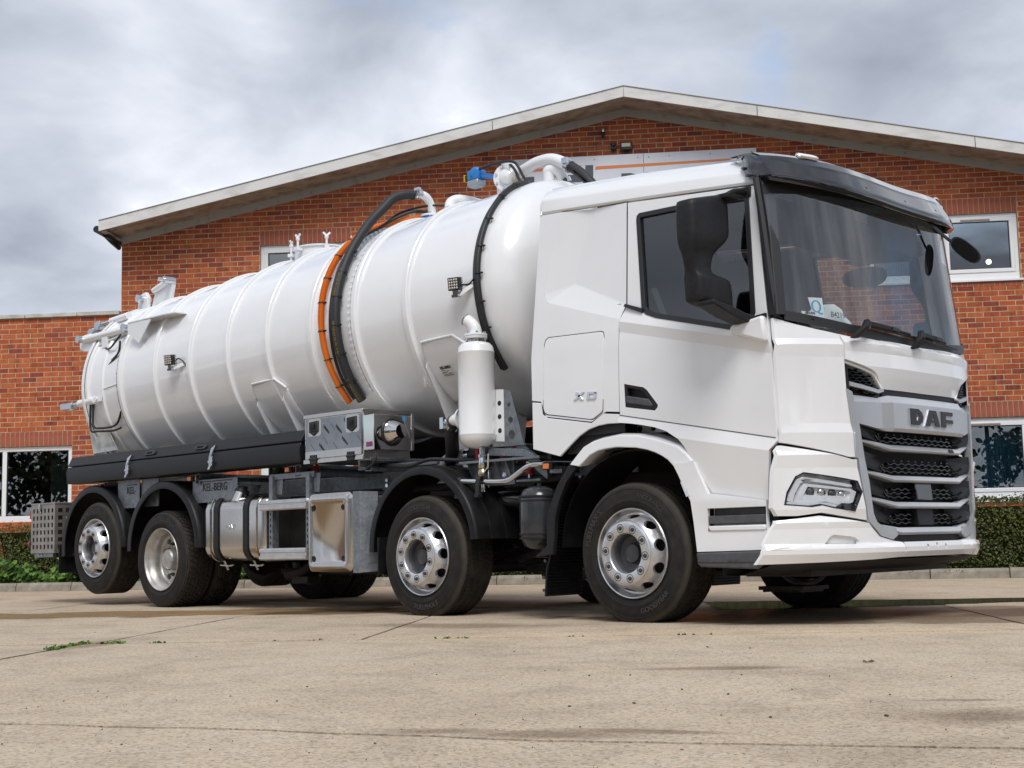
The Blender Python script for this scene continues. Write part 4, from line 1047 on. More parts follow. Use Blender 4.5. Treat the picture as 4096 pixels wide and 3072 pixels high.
round_text(wa, -0.0122, 'FUELMAX S', 0.393, 0.040, R(-62)); round_text(wa, -0.0122, 'ENDURANCE', 0.398, 0.030, R(28)); round_text(wa, -0.0122, 'GOODYEAR', 0.393, 0.036, R(150), True)
round_text(wb, -0.0122, 'GOODYEAR', 0.393, 0.036, R(-10)); round_text(wb, -0.0122, 'FUELMAX S', 0.393, 0.040, R(165), True)
round_text(wt, -0.0122, 'GOODYEAR', 0.393, 0.036, R(-50)); round_text(wd, -0.0122, 'GOODYEAR', 0.393, 0.036, R(20))

# ------------------------------------------------------------------ mudguards
def guard(cx, cz, prof, a0, a1, y_out=-1.235, y_in=-0.80, far=False, lip=0.05, ribs=(0.2, 0.38), dr=0.0, name='mudguard'):
    """prof: function angle -> radius; shell with a rolled outer lip"""
    mb = MB(); n = 36; rows_ = [(-lip, y_out + 0.004), (0.0, y_out), (0.014, y_out + 0.014), (0.018, y_out + 0.05), (0.018, y_in), (0.010, y_in), (0.010, y_out + 0.05), (0.004, y_out + 0.018), (-lip, y_out + 0.016)]
    for i in range(n + 1):
        a = R(a0 + (a1 - a0) * i / n); r_ = prof(math.degrees(a))
        for d, y in rows_: mb.v.append((cx + (r_ + d) * math.sin(a), y, cz + (r_ + d) * math.cos(a)))
    k = len(rows_)
    for i in range(n):
        for j in range(k): mb.f.append((i*k + j, i*k + (j+1) % k, (i+1)*k + (j+1) % k, (i+1)*k + j))
    mb.f += [tuple(range(k)), tuple(range(n*k + k - 1, n*k - 1, -1))]
    if far: mb.mirror_y()
    o = part(name, mb, M['guard'], truck, smooth=50)
    rb = MB()
    for q in ribs:
        y = y_out + q; pts = []
        for i in range(n + 1):
            a = R(a0 + (a1 - a0) * i / n); r_ = prof(math.degrees(a)) + 0.018; pts.append((cx + r_ * math.sin(a), y if not far else -y, cz + r_ * math.cos(a)))
        rb.tube(pts, 0.009, 6)
    if ribs: part('guard_rib', rb, M['guard'], o)
    return o
def prof2(a): return 0.622 + 0.020 * abs(math.sin(R(a)))
for far in (False, True):
    guard(AX[1] - 0.012, 0.535, lambda a: 0.625, -93, 85, far=far, y_in=-0.72, ribs=(0.16, 0.33))
    guard(AX[2] + 0.02, 0.575, lambda a: 0.648, -92, 90, far=far, y_in=-0.60, lip=0.06, ribs=(0.30,))
    guard(AX[3] - 0.06, 0.60, lambda a: 0.640, -98, 90, far=far, y_in=-0.80, lip=0.06, ribs=(0.30,))
def flap(x, z0, z1, y0, y1, name='mud_flap', t=0.012): return part(name, MB().box((x - t, y0, z0), (x, y1, z1)), M['guard'], truck, bevel=0.003)
flap(-2.66, 0.32, 0.62, -1.235, -0.80); flap(-8.06 + .012, 0.333, 0.64, -1.235, -0.83)
flap(-2.66, 0.32, 0.62, 0.80, 1.235); flap(-8.06, 0.333, 0.64, 0.83, 1.235)
bl = MB()
for y in (-1.19, -1.05): bl.cyl((-8.045, y, 0.625), (-8.075, y, 0.625), 0.014, 8)
part('flap_bolt', bl, M['chrome'], truck)
# guard stays on the second axle: zinc tube with two black clips
stay = MB().tube(spline([(-1.86, -1.16, 1.045), (-1.40, -1.12, 1.02), (-1.28, -1.10, 1.03), (-1.17, -1.09, 1.085), (-1.08, -1.06, 1.13), (-0.96, -1.0, 1.135), (-0.9, -0.7, 1.135)], 6), 0.021, 12)
so_ = part('guard_stay', stay, M['chrome'], truck)
part('stay_cap', MB().cyl((-1.885, -1.162, 1.046), (-1.85, -1.159, 1.044), 0.025, 12), M['black'], so_)
for x in (-1.765, -1.545):
    ck = MB().lathe([(0.022, -0.02), (0.034, -0.02), (0.034, 0.02), (0.022, 0.02)], (x, -1.145, 1.038), (1, 0, 0), 16, close=True).box((x - 0.02, -1.185, 0.93), (x + 0.02, -1.155, 1.03)).box((x - 0.022, -1.195, 0.905), (x + 0.022, -1.150, 0.935))
    part('stay_clip', ck, M['black'], so_, bevel=0.003)

# ------------------------------------------------------------------ chassis
for s in (-1, 1):
    rail = MB().box((-8.3, s * 0.43 - 0.004, 0.78), (1.05, s * 0.43 + 0.004, 1.06)).box((-8.3, s * 0.43, 1.05), (1.05, s * 0.36, 1.06)).box((-8.3, s * 0.43, 0.78), (1.05, s * 0.36, 0.79))
    part('chassis_rail', rail, M['iron'], truck)
    sub = MB().box((-8.0, s * 0.46, 1.065), (-0.75, s * 0.38, 1.20))
    part('subframe_rail', sub, M['galv'], truck, bevel=0.004)
for x in (-7.7, -6.6, -5.2, -4.3, -3.2, -2.7, -1.2, 0.7): part('cross_member', MB().box((x, -0.42, 0.82), (x + 0.12, 0.42, 1.03)), M['iron'], truck)
for i, x in enumerate(AX):
    z = ZC if i < 3 else ZC + LIFT - 0.03
    if i < 2: ab = MB().tube([(x, -1.0, z), (x, -0.75, z - 0.02), (x, -0.5, z - 0.10), (x, 0.5, z - 0.10), (x, 0.75, z - 0.02), (x, 1.0, z)], 0.055, 10)
    else: ab = MB().tube([(x, -1.0, z), (x, 1.0, z)], 0.075, 12).lathe([(0.0, -0.2), (0.17, -0.12), (0.2, 0), (0.17, 0.12), (0, 0.2)], (x, 0, z), (1, 0, 0), 18)
    part('axle', ab, M['iron'], truck)
    for s in (-1, 1):
        sp = MB()
        if i < 2:
            for q in range(3): sp.tube([(x - 0.8, s * 0.43, z + 0.22 - q * 0.02), (x - 0.35, s * 0.43, z + 0.04 - q * 0.028), (x, s * 0.43, z - 0.0 - q * 0.03), (x + 0.35, s * 0.43, z + 0.04 - q * 0.028), (x + 0.8, s * 0.43, z + 0.22 - q * 0.02)], 0.014, 6)
        else:
            sp.lathe([(0.0, -0.1), (0.11, -0.1), (0.13, -0.03), (0.12, 0), (0.13, 0.05), (0.1, 0.12), (0.0, 0.12)], (x - 0.42, s * 0.43, 0.66), (0, 0, 1), 16).bar((x + 0.5, s * 0.43, z + 0.1), (x - 0.5, s * 0.43, z - 0.06), 0.09, 0.05)
        part('spring', sp, M['iron'], truck)
und = MB().tube([(-5.98, 0, 0.5), (-2.6, 0, 0.75), (-1.2, 0, 0.85)], 0.05, 10)
part('prop_shaft', und, M['iron'], truck)
eng = MB().box((-1.15, -0.38, 0.50), (0.35, 0.38, 1.35)).box((-0.3, -0.33, 0.36), (0.5, 0.33, 0.6)).cyl((-1.9, 0, 0.78), (-1.15, 0, 0.85), 0.24, 20)
part('engine', eng, M['iron'], truck, bevel=0.03)
lk = MB().tube([(-1.72, -0.55, 0.42), (-0.9, -0.60, 0.62), (-0.5, -0.62, 0.70)], 0.030, 10).tube([(-1.72, -0.45, 0.36), (-0.6, -0.5, 0.50)], 0.022, 8).tube([(-1.72, -0.45, 0.33), (-0.6, -0.5, 0.45)], 0.022, 8).tube([(-1.5, -0.5, 0.30), (-0.85, -0.5, 0.30)], 0.035, 8).bar((-0.92, -0.56, 0.56), (-0.90, -0.56, 0.24), 0.05, 0.06).cyl((-0.91, -0.60, 0.30), (-0.91, -0.50, 0.30), 0.06, 14)
part('steering_linkage', lk, M['iron'], truck)
low = MB().box((-4.6, -0.35, 0.36), (-3.0, 0.35, 0.72)).bar((-4.9, -0.55, 0.33), (-2.7, -0.55, 0.33), 0.06, 0.06).tube(spline([(-4.6, -0.72, 0.30), (-4.35, -0.70, 0.34), (-4.2, -0.66, 0.44), (-4.1, -0.5, 0.5)], 5), 0.05, 10).box((-4.5, -0.75, 0.22), (-4.25, -0.6, 0.29))
part('underbody', low, M['iron'], truck, bevel=0.01)
far_side = MB().box((-4.9, 0.62, 0.40), (-3.0, 1.2, 1.04)).box((-5.2, 0.6, 1.1), (-2.2, 1.22, 1.62))
part('far_tank', far_side, M['iron'], truck, bevel=0.06)
# front axle drag links, torque rod under the cab
part('track_rod', MB().tube([(0.62, -0.75, 0.33), (1.05, -0.1, 0.33), (1.05, 0.85, 0.33)], 0.03, 10).box((0.6, -0.62, 0.20), (0.95, -0.3, 0.225)).box((0.7, -0.9, 0.30), (1.2, 0.9, 0.36)), M['iron'], truck)
tb = MB()
for i in range(5): tb.box((0.62 + i * 0.07, -0.60, 0.185), (0.64 + i * 0.07, -0.32, 0.20))
part('tread_strip', tb, M['iron'], truck)

# ------------------------------------------------------------------ cross beams, side markers and plates under the tank
def beam(x, z, name='cross_beam'):
    """open channel lying across the truck, its end showing as a C"""
    mb = MB().box((x - 0.062, -1.17, z - 0.05), (x - 0.056, 1.17, z + 0.05)).box((x - 0.056, -1.17, z + 0.044), (x + 0.012, 1.17, z + 0.05)).box((x - 0.056, -1.17, z - 0.05), (x + 0.012, 1.17, z - 0.044)).box((x + 0.006, -1.17, z + 0.02), (x + 0.012, 1.17, z + 0.044)).box((x + 0.006, -1.17, z - 0.044), (x + 0.012, 1.17, z - 0.02))
    return part(name, mb, M['galv'], truck, smooth=0)
for x in (-7.15, -5.40, -3.80, -2.83): beam(x, 1.232 if x < -3 else 1.225)
for (x, y, z) in ((-7.31, -1.18, 1.240), (-5.575, -1.18, 1.240), (-3.99, -1.18, 1.245), (-0.86, -1.16, 1.105)):
    mk = part('side_marker', MB().box((x - 0.015, y - 0.005, z - 0.026), (x + 0.085, y + 0.02, z + 0.026)), M['plastic'], truck, bevel=0.004)
    part('lens', MB().box((x, y - 0.016, z - 0.020), (x + 0.06, y - 0.004, z + 0.020)), M['amber'], mk, bevel=0.004)
def plate(x0, x1, z0, z1, txt, tx):
    o = part('mount_plate', MB().box((x0, -1.150, z0), (x1, -1.142, z1)), M['galv'], truck, bevel=0.002)
    h_ = 0.075
    L_ = text_mb(txt, h_, 0.002, lambda u, v, w: (tx + u, -1.1505 - w, (z0 + z1) / 2 + 0.0 + v), bold=0.001, sx=0.92)
    part('cut_lettering', L_, M['ink'], o, smooth=0)
    part('cut_line', MB().box((tx, -1.1525, (z0 + z1) / 2 + h_ + 0.012), (tx + (0.50 if len(txt) > 4 else 0.2), -1.1505, (z0 + z1) / 2 + h_ + 0.020)), M['ink'], o, smooth=0)
    return o
plate(-6.962, -6.535, 0.995, 1.287, 'KEL-', -6.78); plate(-5.545, -4.79, 1.0, 1.222, 'KEL-BERG', -5.37)
part('mount_plate', MB().box((-6.53, -1.13, 1.0), (-6.20, -1.12, 1.28)), M['galv'], truck)
for q in (MB().box((-4.80, -0.60, 1.06), (-4.30, -0.59, 1.2)), MB().box((-3.35, -0.60, 1.04), (-3.01, -0.59, 1.2)), MB().box((-3.0, -0.60, 1.0), (-1.5, -0.585, 1.18)), MB().prism([(-3.18, -0.62, 1.22), (-2.75, -0.62, 1.22), (-2.95, -0.62, 1.03)], (0, 0.015, 0)), MB().box((-3.20, -1.0, 1.20), (-2.2, -0.96, 1.235))):
    part('frame_plate', q, M['galv'], truck, bevel=0.004)
bo = MB()
for (x, z) in ((-3.26, 1.13), (-3.26, 1.08), (-3.12, 1.08), (-4.42, 1.13), (-1.62, 1.12), (-1.42, 1.09), (-2.6, 1.1), (-0.93, 1.12), (-0.98, 1.04)): bo.cyl((x, -0.63, z), (x, -0.59, z), 0.018, 6)
part('frame_bolt', bo, M['chrome'], truck)
# red springs on the sub-frame mounts
def coil(x, y, z0, z1, r_=0.026, turns=7):
    pts = [(x + r_ * math.cos(t * 2 * math.pi), y + r_ * math.sin(t * 2 * math.pi), z0 + (z1 - z0) * t / turns) for t in np.linspace(0, turns, turns * 10)]
    o = part('coil_spring', MB().tube(pts, 0.0075, 6), M['red'], truck)
    part('spring_bolt', MB().cyl((x, y, z0 - 0.03), (x, y, z1 + 0.012), 0.012, 10).cyl((x, y, z1 + 0.004), (x, y, z1 + 0.016), 0.028, 10), M['chrome'], o)
for (x, y, z0, z1) in ((-1.72, -0.98, 1.20, 1.29), (-1.50, -0.93, 1.20, 1.30), (-1.36, -0.93, 1.20, 1.29), (-1.21, -0.95, 1.07, 1.15), (-4.12, -1.0, 1.20, 1.27), (-3.96, -1.0, 1.20, 1.27), (-3.8, -1.0, 1.20, 1.27)): coil(x, y, z0, z1)
mount = MB().box((-1.85, -1.08, 1.178), (-0.98, -0.5, 1.196)).box((-1.80, -0.99, 1.0), (-1.33, -0.975, 1.178)).box((-1.30, -1.0, 1.015), (-1.05, -0.9, 1.03))
for x in (-1.78, -1.65, -1.48, -1.36): mount.prism([(x, -0.99, 1.178), (x, -1.06, 1.178), (x, -0.99, 1.04)], (0.008, 0, 0))
part('tank_mount', mount, M['galv'], truck)
part('mount_bolt', MB().cyl((-1.42, -1.01, 1.075), (-1.42, -0.97, 1.075), 0.022, 6).cyl((-1.58, -1.01, 1.14), (-1.58, -0.97, 1.14), 0.016, 6).cyl((-0.87, -0.72, 1.16), (-0.87, -0.66, 1.16), 0.022, 6), M['chrome'], truck)
# galvanised brackets behind the silencer and beside the cab
br = MB().prism([(-1.565, -0.95, 1.345), (-1.555, -0.95, 1.752), (-1.465, -0.95, 1.745), (-1.465, -0.95, 1.338)], (0, 0.008, 0))
part('perforated_plate', br, M['tank_white'], truck)
b2 = panel_mb([[(-1.465, 1.285), (-1.465, 1.745), (-1.390, 1.728), (-1.255, 1.30), (-1.205, 1.262)], arc((-1.41, 1.62), 0.018, 0, 330, 10), arc((-1.395, 1.50), 0.026, 0, 330, 10), arc((-1.385, 1.385), 0.036, 0, 330, 10)], lambda u, v, d: (u, -0.952 + d, v), thick=0.008)
part('perforated_bracket', b2, M['galv'], truck, smooth=0)
part('plate_hole', MB().cyl((-1.515, -0.9515, 1.64), (-1.515, -0.948, 1.64), 0.020, 12).cyl((-1.515, -0.9515, 1.535), (-1.515, -0.948, 1.535), 0.020, 12).cyl((-1.515, -0.9515, 1.425), (-1.515, -0.948, 1.425), 0.020, 12), M['ink'], truck)
b3 = MB().prism([(-1.60, -0.99, 1.295), (-1.21, -0.99, 1.262), (-1.06, -0.99, 1.175), (-0.99, -0.99, 1.10), (-0.985, -0.99, 1.02), (-1.08, -0.99, 1.08), (-1.22, -0.99, 1.205), (-1.62, -0.99, 1.235)], (0, 0.05, 0))
part('galvanised_arm', b3, M['galv'], truck, bevel=0.003)
b4 = MB().box((-1.60, -0.99, 1.296), (-1.2, -0.6, 1.304))
part('bracket_plate', b4, M['galv'], truck)
part('chassis_plate', MB().box((-1.02, -0.70, 1.05), (-0.35, -0.69, 1.20)).box((-0.86, -1.10, 1.055), (-0.74, -0.9, 1.085)), M['galv'], truck, bevel=0.003)

# ------------------------------------------------------------------ fuel tank, step rails, battery box, air tank
def rbox(x0, x1, y0, y1, z0, z1, r, n=6):
    """body with rounded long edges (cross-section in y, z) and softly domed ends"""
    base = rrect(y0, z0, y1, z1, r, n); mb = MB(); L_ = []
    cy, cz = (y0 + y1) / 2, (z0 + z1) / 2
    sec = [(x0, 0.86), (x0 + 0.012, 0.95), (x0 + 0.03, 0.985), (x0 + 0.06, 1.0), (x1 - 0.06, 1.0), (x1 - 0.03, 0.985), (x1 - 0.012, 0.95), (x1, 0.86)]
    k = len(base)
    for x, s in sec: mb.v += [(x, cy + (u - cy) * s, cz + (v - cz) * s) for u, v in base]
    for i in range(len(sec) - 1):
        for j in range(k): mb.f.append((i*k + j, i*k + (j+1) % k, (i+1)*k + (j+1) % k, (i+1)*k + j))
    mb.f += [tuple(range(k - 1, -1, -1)), tuple(range((len(sec)-1)*k, len(sec)*k))]
    return mb
ft = part('fuel_tank', rbox(-5.285, -4.29, -1.20, -0.55, 0.445, 1.045, 0.13, 7), M['steel'], truck, smooth=50)
sm = MB()
for x in (-5.155, -4.405):
    pts = [(x, u, v) for u, v in rrect(-1.205, 0.44, -0.545, 1.05, 0.13, 7)]
    sm.tube(pts, 0.006, 6, closed=True)
part('seam', sm, M['steel'], ft)
for x in (-5.055, -4.575):
    ring_o = rrect(-1.213, 0.432, -0.54, 1.056, 0.137, 8); ring_i = rrect(-1.202, 0.443, -0.55, 1.046, 0.128, 8); k = len(ring_o); mb = MB()
    for xx in (x - 0.036, x + 0.036): mb.v += [(xx, u, v) for u, v in ring_o] + [(xx, u, v) for u, v in ring_i]
    for j in range(k):
        j2 = (j + 1) % k
        mb.f += [(j, j2, 2*k + j2, 2*k + j), (j, k + j, k + j2, j2), (2*k + j, 2*k + j2, 3*k + j2, 3*k + j)]
    st_ = part('tank_strap', mb, M['plastic'], ft, smooth=50)
    tj = MB().cyl((x + 0.02, -1.13, 0.45), (x + 0.03, -1.09, 0.36), 0.012, 8).bar((x - 0.02, -1.14, 0.405), (x + 0.06, -1.06, 0.395), 0.05, 0.012).bar((x + 0.05, -1.12, 0.39), (x + 0.14, -1.1, 0.405), 0.02, 0.012)
    part('strap_bolt', tj, M['chrome'], ft)
cap = part('filler_neck', MB().cyl((-4.80, -1.14, 0.98), (-4.795, -1.10, 1.075), 0.062, 18, 0.058), M['steel'], ft)
part('filler_cap', MB().cyl((-4.795, -1.10, 1.070), (-4.793, -1.085, 1.105), 0.072, 18, 0.066).cyl((-4.793, -1.085, 1.103), (-4.792, -1.08, 1.135), 0.045, 14), M['black'], ft, bevel=0.004)
tl = text_mb('DAF', 0.045, 0.003, lambda u, v, w: (-4.90 + u, -1.2005 - w, 0.735 + v), bold=0.003, sx=1.25); part('stamped_lettering', tl, M['steel'], ft)
part('stamped_line', MB().box((-4.90, -1.2035, 0.717), (-4.765, -1.2005, 0.723)), M['steel'], ft)
for (z0, z1) in ((0.889, 0.980), (0.447, 0.552)):
    h_ = z1 - z0; pr = [(-1.225, z0), (-1.235, z0 + 0.012), (-1.235, z0 + h_ * 0.32), (-1.222, z0 + h_ * 0.40), (-1.222, z0 + h_ * 0.60), (-1.235, z0 + h_ * 0.68), (-1.235, z1 - 0.012), (-1.225, z1), (-1.19, z1), (-1.19, z0)]
    part('side_rail', MB().prism([(-4.322, y, z) for y, z in pr], (0.680, 0, 0)), M['alu'], truck, smooth=0)
for x in (-4.235, -3.69):
    po = MB().box((x, -1.188, 0.50), (x + 0.052, -1.184, 1.195)).box((x + 0.048, -1.184, 0.50), (x + 0.052, -1.12, 1.195))
    pp = part('guard_post', po, M['galv'], truck, smooth=0)
    sl = MB()
    for k_ in range(6): sl.box((x + 0.016, -1.1905, 0.585 + k_ * 0.052), (x + 0.028, -1.1885, 0.612 + k_ * 0.052))
    part('slot', sl, M['ink'], pp)
    bk = MB().prism([(x + 0.055, -1.15, 1.20), (x + 0.16, -1.15, 1.20), (x + 0.14, -1.15, 1.03), (x + 0.07, -1.15, 1.03)], (0, 0.008, 0))
    part('post_bracket', bk, M['galv'], truck, bevel=0.003)
part('post_beam', MB().box((-4.25, -1.17, 1.165), (-3.60, -1.12, 1.215)), M['galv'], truck, bevel=0.003)
part('black_panel', MB().box((-4.29, -0.90, 0.46), (-3.60, -0.88, 1.02)), M['iron'], truck)
bb = part('battery_box', rbox(-3.645, -3.005, -1.20, -0.6, 0.335, 1.02, 0.10, 7), M['steel'], truck, smooth=50)
cover = MB()
o1 = rrect(-3.625, 0.345, -3.02, 1.012, 0.055, 5); o2 = rrect(-3.600, 0.372, -3.045, 0.985, 0.05, 5); o3 = rrect(-3.575, 0.405, -3.105, 0.935, 0.03, 5); o4 = rrect(-3.562, 0.420, -3.118, 0.922, 0.025, 5)
k = len(o1); lv = [(o1, -1.205), (o2, -1.228), (o3, -1.228), (o4, -1.214)]
for lp, y in lv: cover.v += [(u, y, v) for u, v in lp]
for i in range(3):
    for j in range(k): cover.f.append((i*k + j, i*k + (j+1) % k, (i+1)*k + (j+1) % k, (i+1)*k + j))
cover.f.append(tuple(range(3*k, 4*k)))
part('cover', cover, M['steel'], bb, smooth=50)
sc_ = MB()
for (x, z) in ((-3.545, 0.885), (-3.135, 0.885), (-3.545, 0.455), (-3.135, 0.455)):
    sc_.lathe([(0.026, -1e-3), (0.018, -0.012), (0.0, -0.012)], (x, -1.2165, z), NY, 14)
    part('cover_screw', MB().lathe([(0.026, 0.004), (0.022, 0.006), (0.016, 0.001), (0.0, 0.001)], (x, -1.2155, z), NY, 14), M['iron'], bb)
part('end_plate', MB().box((-3.0, -1.222, 0.335), (-2.905, -1.214, 1.012)).prism([(-2.905, -1.222, 0.338), (-2.905, -1.222, 1.010), (-2.83, -1.10, 1.006), (-2.83, -1.10, 0.345)], (0.004, 0.006, 0)), M['galv'], truck, smooth=0)
M['tank_grey'] = mat('air_tank_grey', (0.030, 0.032, 0.036), 0.22, coat=0.3)
at = MB().lathe([(0.0, -0.235), (0.07, -0.228), (0.115, -0.205), (0.14, -0.16), (0.147, -0.12), (0.147, 0.12), (0.14, 0.16), (0.115, 0.205), (0.07, 0.228), (0.0, 0.235)], (-0.975, -1.10, 0.735), (0, 0, 1), 32)
ai = part('air_tank', at, M['tank_grey'], truck, smooth=50)
for z in (0.615, 0.86, 0.89, 0.585): part('tank_band', MB().lathe([(0.1475, -0.008), (0.1495, -0.006), (0.1495, 0.006), (0.1475, 0.008)], (-0.975, -1.10, z), (0, 0, 1), 32), M['plastic'], ai)
part('tank_fitting', MB().cyl((-0.93, -1.14, 0.955), (-0.93, -1.14, 0.985), 0.016, 8), M['black'], ai)
ex = MB().cyl((-1.75, -0.80, 0.90), (-1.05, -0.85, 0.87), 0.068, 20).lathe([(0.074, -0.025), (0.082, -0.02), (0.082, 0.02), (0.074, 0.025)], (-1.28, -0.833, 0.88), (1, -0.07, -0.04), 20)
part('exhaust_pipe', ex, M['steel'], truck)
part('hose_run', MB().tube([(-2.6, -0.9, 1.02), (-1.9, -0.92, 1.015), (-1.2, -0.9, 1.035), (-0.85, -0.86, 1.04)], 0.033, 10).tube(spline([(-3.0, -1.0, 1.24), (-2.5, -1.05, 1.20), (-2.2, -1.08, 1.235), (-1.9, -1.04, 1.215), (-1.6, -0.95, 1.2)], 5), 0.016, 8), M['hose'], truck)
# ================================================================== THE TANKER TRUCK: vacuum tank and its equipment
K_ = 0.0407
tA = Vector((1, 0, K_)).normalized(); tU = Vector((-tA.z, 0, tA.x)); tY = Vector((0, 1, 0))
RR, RS = 1.027, 0.992                                     # stiffener ring and shell radius
def tc_(x): return Vector((x, 0, 2.4994 + K_ * (x + 4.5)))
def tp(x, deg, r, dx=0.0):
    """point of the tank: x along, angle from the far side over the top (90) to the near side (180), radius"""
    a = R(deg); return tc_(x) + (tY * math.cos(a) + tU * math.sin(a)) * r + tA * dx
def tnear(x, deg): return tp(x, deg, RS)
X0 = -7.93
T0 = tc_(X0)
def dlen(x): return (x - X0) / tA.x
Lc = dlen(-1.62)
shell = [(RS, 0.0), (RS, Lc)]
for i in range(1, 13):
    t = i / 12 * math.pi / 2; shell.append((RS * math.cos(t) ** 0.75 if i < 12 else 0.0, Lc + 0.40 * math.sin(t)))
tank = part('tank', MB().lathe(shell, T0, tA, 128), M['tank_white'], truck, smooth=30)
def ring(x, w=0.055, h=None, name='tank_rib', material='tank_white'):
    h = RR if h is None else h; d = dlen(x)
    pr = [(RS - 0.01, d - 0.004), (RS + 0.003, d), (h - 0.004, d), (h, d + 0.004), (h, d + w - 0.006), (h - 0.006, d + w), (RS + 0.008, d + w + 0.002), (RS + 0.002, d + w + 0.012), (RS - 0.01, d + w + 0.014)]
    return part(name, MB().lathe(pr, T0, tA, 128), M[material], tank, smooth=35)
for x in (-7.235, -6.547, -5.88, -5.219, -4.564, -3.885, -3.255, -2.571): ring(x)
ring(-7.62, 0.045, RS + 0.018); ring(-7.93, 0.05, RS + 0.03)
for x in (-3.755,): ring(x, 0.01, RS + 0.004, 'weld_seam')
# rear door: flanged ring and dished cover
dr = [(RS + 0.03, -0.012), (RS + 0.045, -0.014), (RS + 0.045, -0.05), (RS + 0.03, -0.055)]
for i in range(0, 9):
    t = i / 8 * math.pi / 2; dr.append((RS * math.cos(t), -0.06 - 0.26 * math.sin(t)))
part('rear_door', MB().lathe(dr, T0, tA, 96), M['tank_white'], tank, smooth=40)
M['galv_white'] = noisy(mat('dirty_white_steel', rough=0.5), 10, (0.36, 0.37, 0.37), (0.62, 0.62, 0.60), detail=10)
# splash plates low at the tail
sp = MB().prism([(-8.17, -0.85, 2.02), (-8.0, -0.85, 1.65), (-8.0, -0.3, 1.62), (-8.17, -0.3, 1.98)], (0.02, 0.0, 0.004))
part('splash_plate', sp, M['tank_white'], truck, bevel=0.004)
part('splash_plate', MB().prism([(-7.98, -0.88, 1.64), (-8.15, -0.86, 2.0), (-7.75, -0.89, 2.0), (-7.55, -0.83, 1.66)], (0, 0.01, 0)), M['galv_white'], truck, smooth=0)
part('side_screen', MB().prism([(-8.38, -0.62, 2.02), (-8.22, -0.62, 2.03), (-8.03, -0.62, 1.64), (-8.45, -0.62, 1.66)], (0, 0.012, 0)), M['mid_plastic'], truck, bevel=0.003)

# saddles: curved pad on the shell with two gussets down to the sub-frame
def saddle(x0, x1, zt, zb, yb):
    mb = MB(); n = 14; xs = [x0, x0 + 0.04, x1 - 0.12, x1]; tops = [0.13, 0.0, 0.0, 0.10]
    a_top = 180 + math.degrees(math.asin((tc_(x0).z - zt) / RS)); a_bot = 236
    for i in range(n + 1):
        for j, x in enumerate(xs):
            a = a_top + (a_bot - a_top) * i / n + (tops[j] * 60 * (1 - i / n))
            mb.v.append(tuple(tp(x, a, RS + 0.014)))
    k = len(xs)
    for i in range(n):
        for j in range(k - 1): mb.f.append((i*k + j, i*k + j + 1, (i+1)*k + j + 1, (i+1)*k + j))
    o = part('tank_saddle', mb, M['tank_white'], truck, smooth=60, fix=True)
    sm_ = o.modifiers.new('thick', 'SOLIDIFY'); sm_.thickness = 0.02; sm_.offset = 0
    part('weld_bead', MB().tube([tp(xs[0], a_top + 8, RS + 0.02), tp(xs[1], a_top, RS + 0.025), tp(xs[2], a_top, RS + 0.025), tp(xs[3], a_top + 6, RS + 0.02)], 0.013, 8), M['tank_white'], o)
    for x in (x0 + 0.03, x1 - 0.08):
        pts = []
        for i in range(16):
            a = a_top + 9 + (262 - a_top - 9) * i / 15; pts.append(tp(x, a, RS + 0.008))
        mid = tp(x, a_top + 26, RS + 0.10); outer = [Vector((x, p[0], p[1])) for p in ((-0.20, zb), (yb, zb), (mid.y, mid.z))]
        top = tp(x, a_top + 12, RS + 0.055)
        gs = part('gusset', MB().prism([(x, p.y, p.z) for p in pts] + [(x, p.y, p.z) for p in outer] + [(x, top.y, top.z)], (0.012, 0, 0)), M['tank_white'], o, smooth=0)
    return o
saddle(-2.47, -1.93, 2.235, 1.20, -0.47)
saddle(-4.90, -4.38, 2.12, 1.25, -0.47)
# maker's plate on the front saddle
def on_tank(x, deg, rr=RS + 0.028):
    def f(u, v, w):
        return tp(x + u, deg - math.degrees(v / rr), rr + w)
    return f
f__ = on_tank(-2.345, 220)
def f_(u, v, w): return f__(u * 0.52, v * 0.55, w)
lab = MB(); lab.add([f_(0, 0, 0), f_(0.27, 0, 0), f_(0.27, 0.20, 0), f_(0, 0.20, 0)], [(0, 1, 2, 3)])
M['label_white'] = mat('label_white', (0.74, 0.74, 0.73), 0.4)
pl_ = part('maker_plate', lab, M['label_white'], truck, smooth=0)
part('lettering', text_mb('KEL-BERG', 0.042, 0.0006, lambda u, v, w: f_(0.02 + u, 0.148 + v, 0.001 + w), bold=0.003, sx=0.92), M['ink'], pl_, smooth=0)
ln = MB()
for i, (a, b) in enumerate(((0.02, 0.11), (0.14, 0.18), (0.02, 0.15), (0.02, 0.12), (0.16, 0.24), (0.02, 0.20), (0.02, 0.25), (0.05, 0.24))):
    v = 0.12 - i * 0.014; ln.add([f_(a, v, 0.001), f_(b, v, 0.001), f_(b, v + 0.006, 0.001), f_(a, v + 0.006, 0.001)], [(0, 1, 2, 3)])
part('fine_print', ln, M['ink'], pl_, smooth=0)
part('plate_stripe', MB().add([f_(0.01, 0.193, 0.001), f_(0.24, 0.193, 0.001), f_(0.24, 0.197, 0.001), f_(0.01, 0.197, 0.001)], [(0, 1, 2, 3)]), M['orange'], pl_, smooth=0)

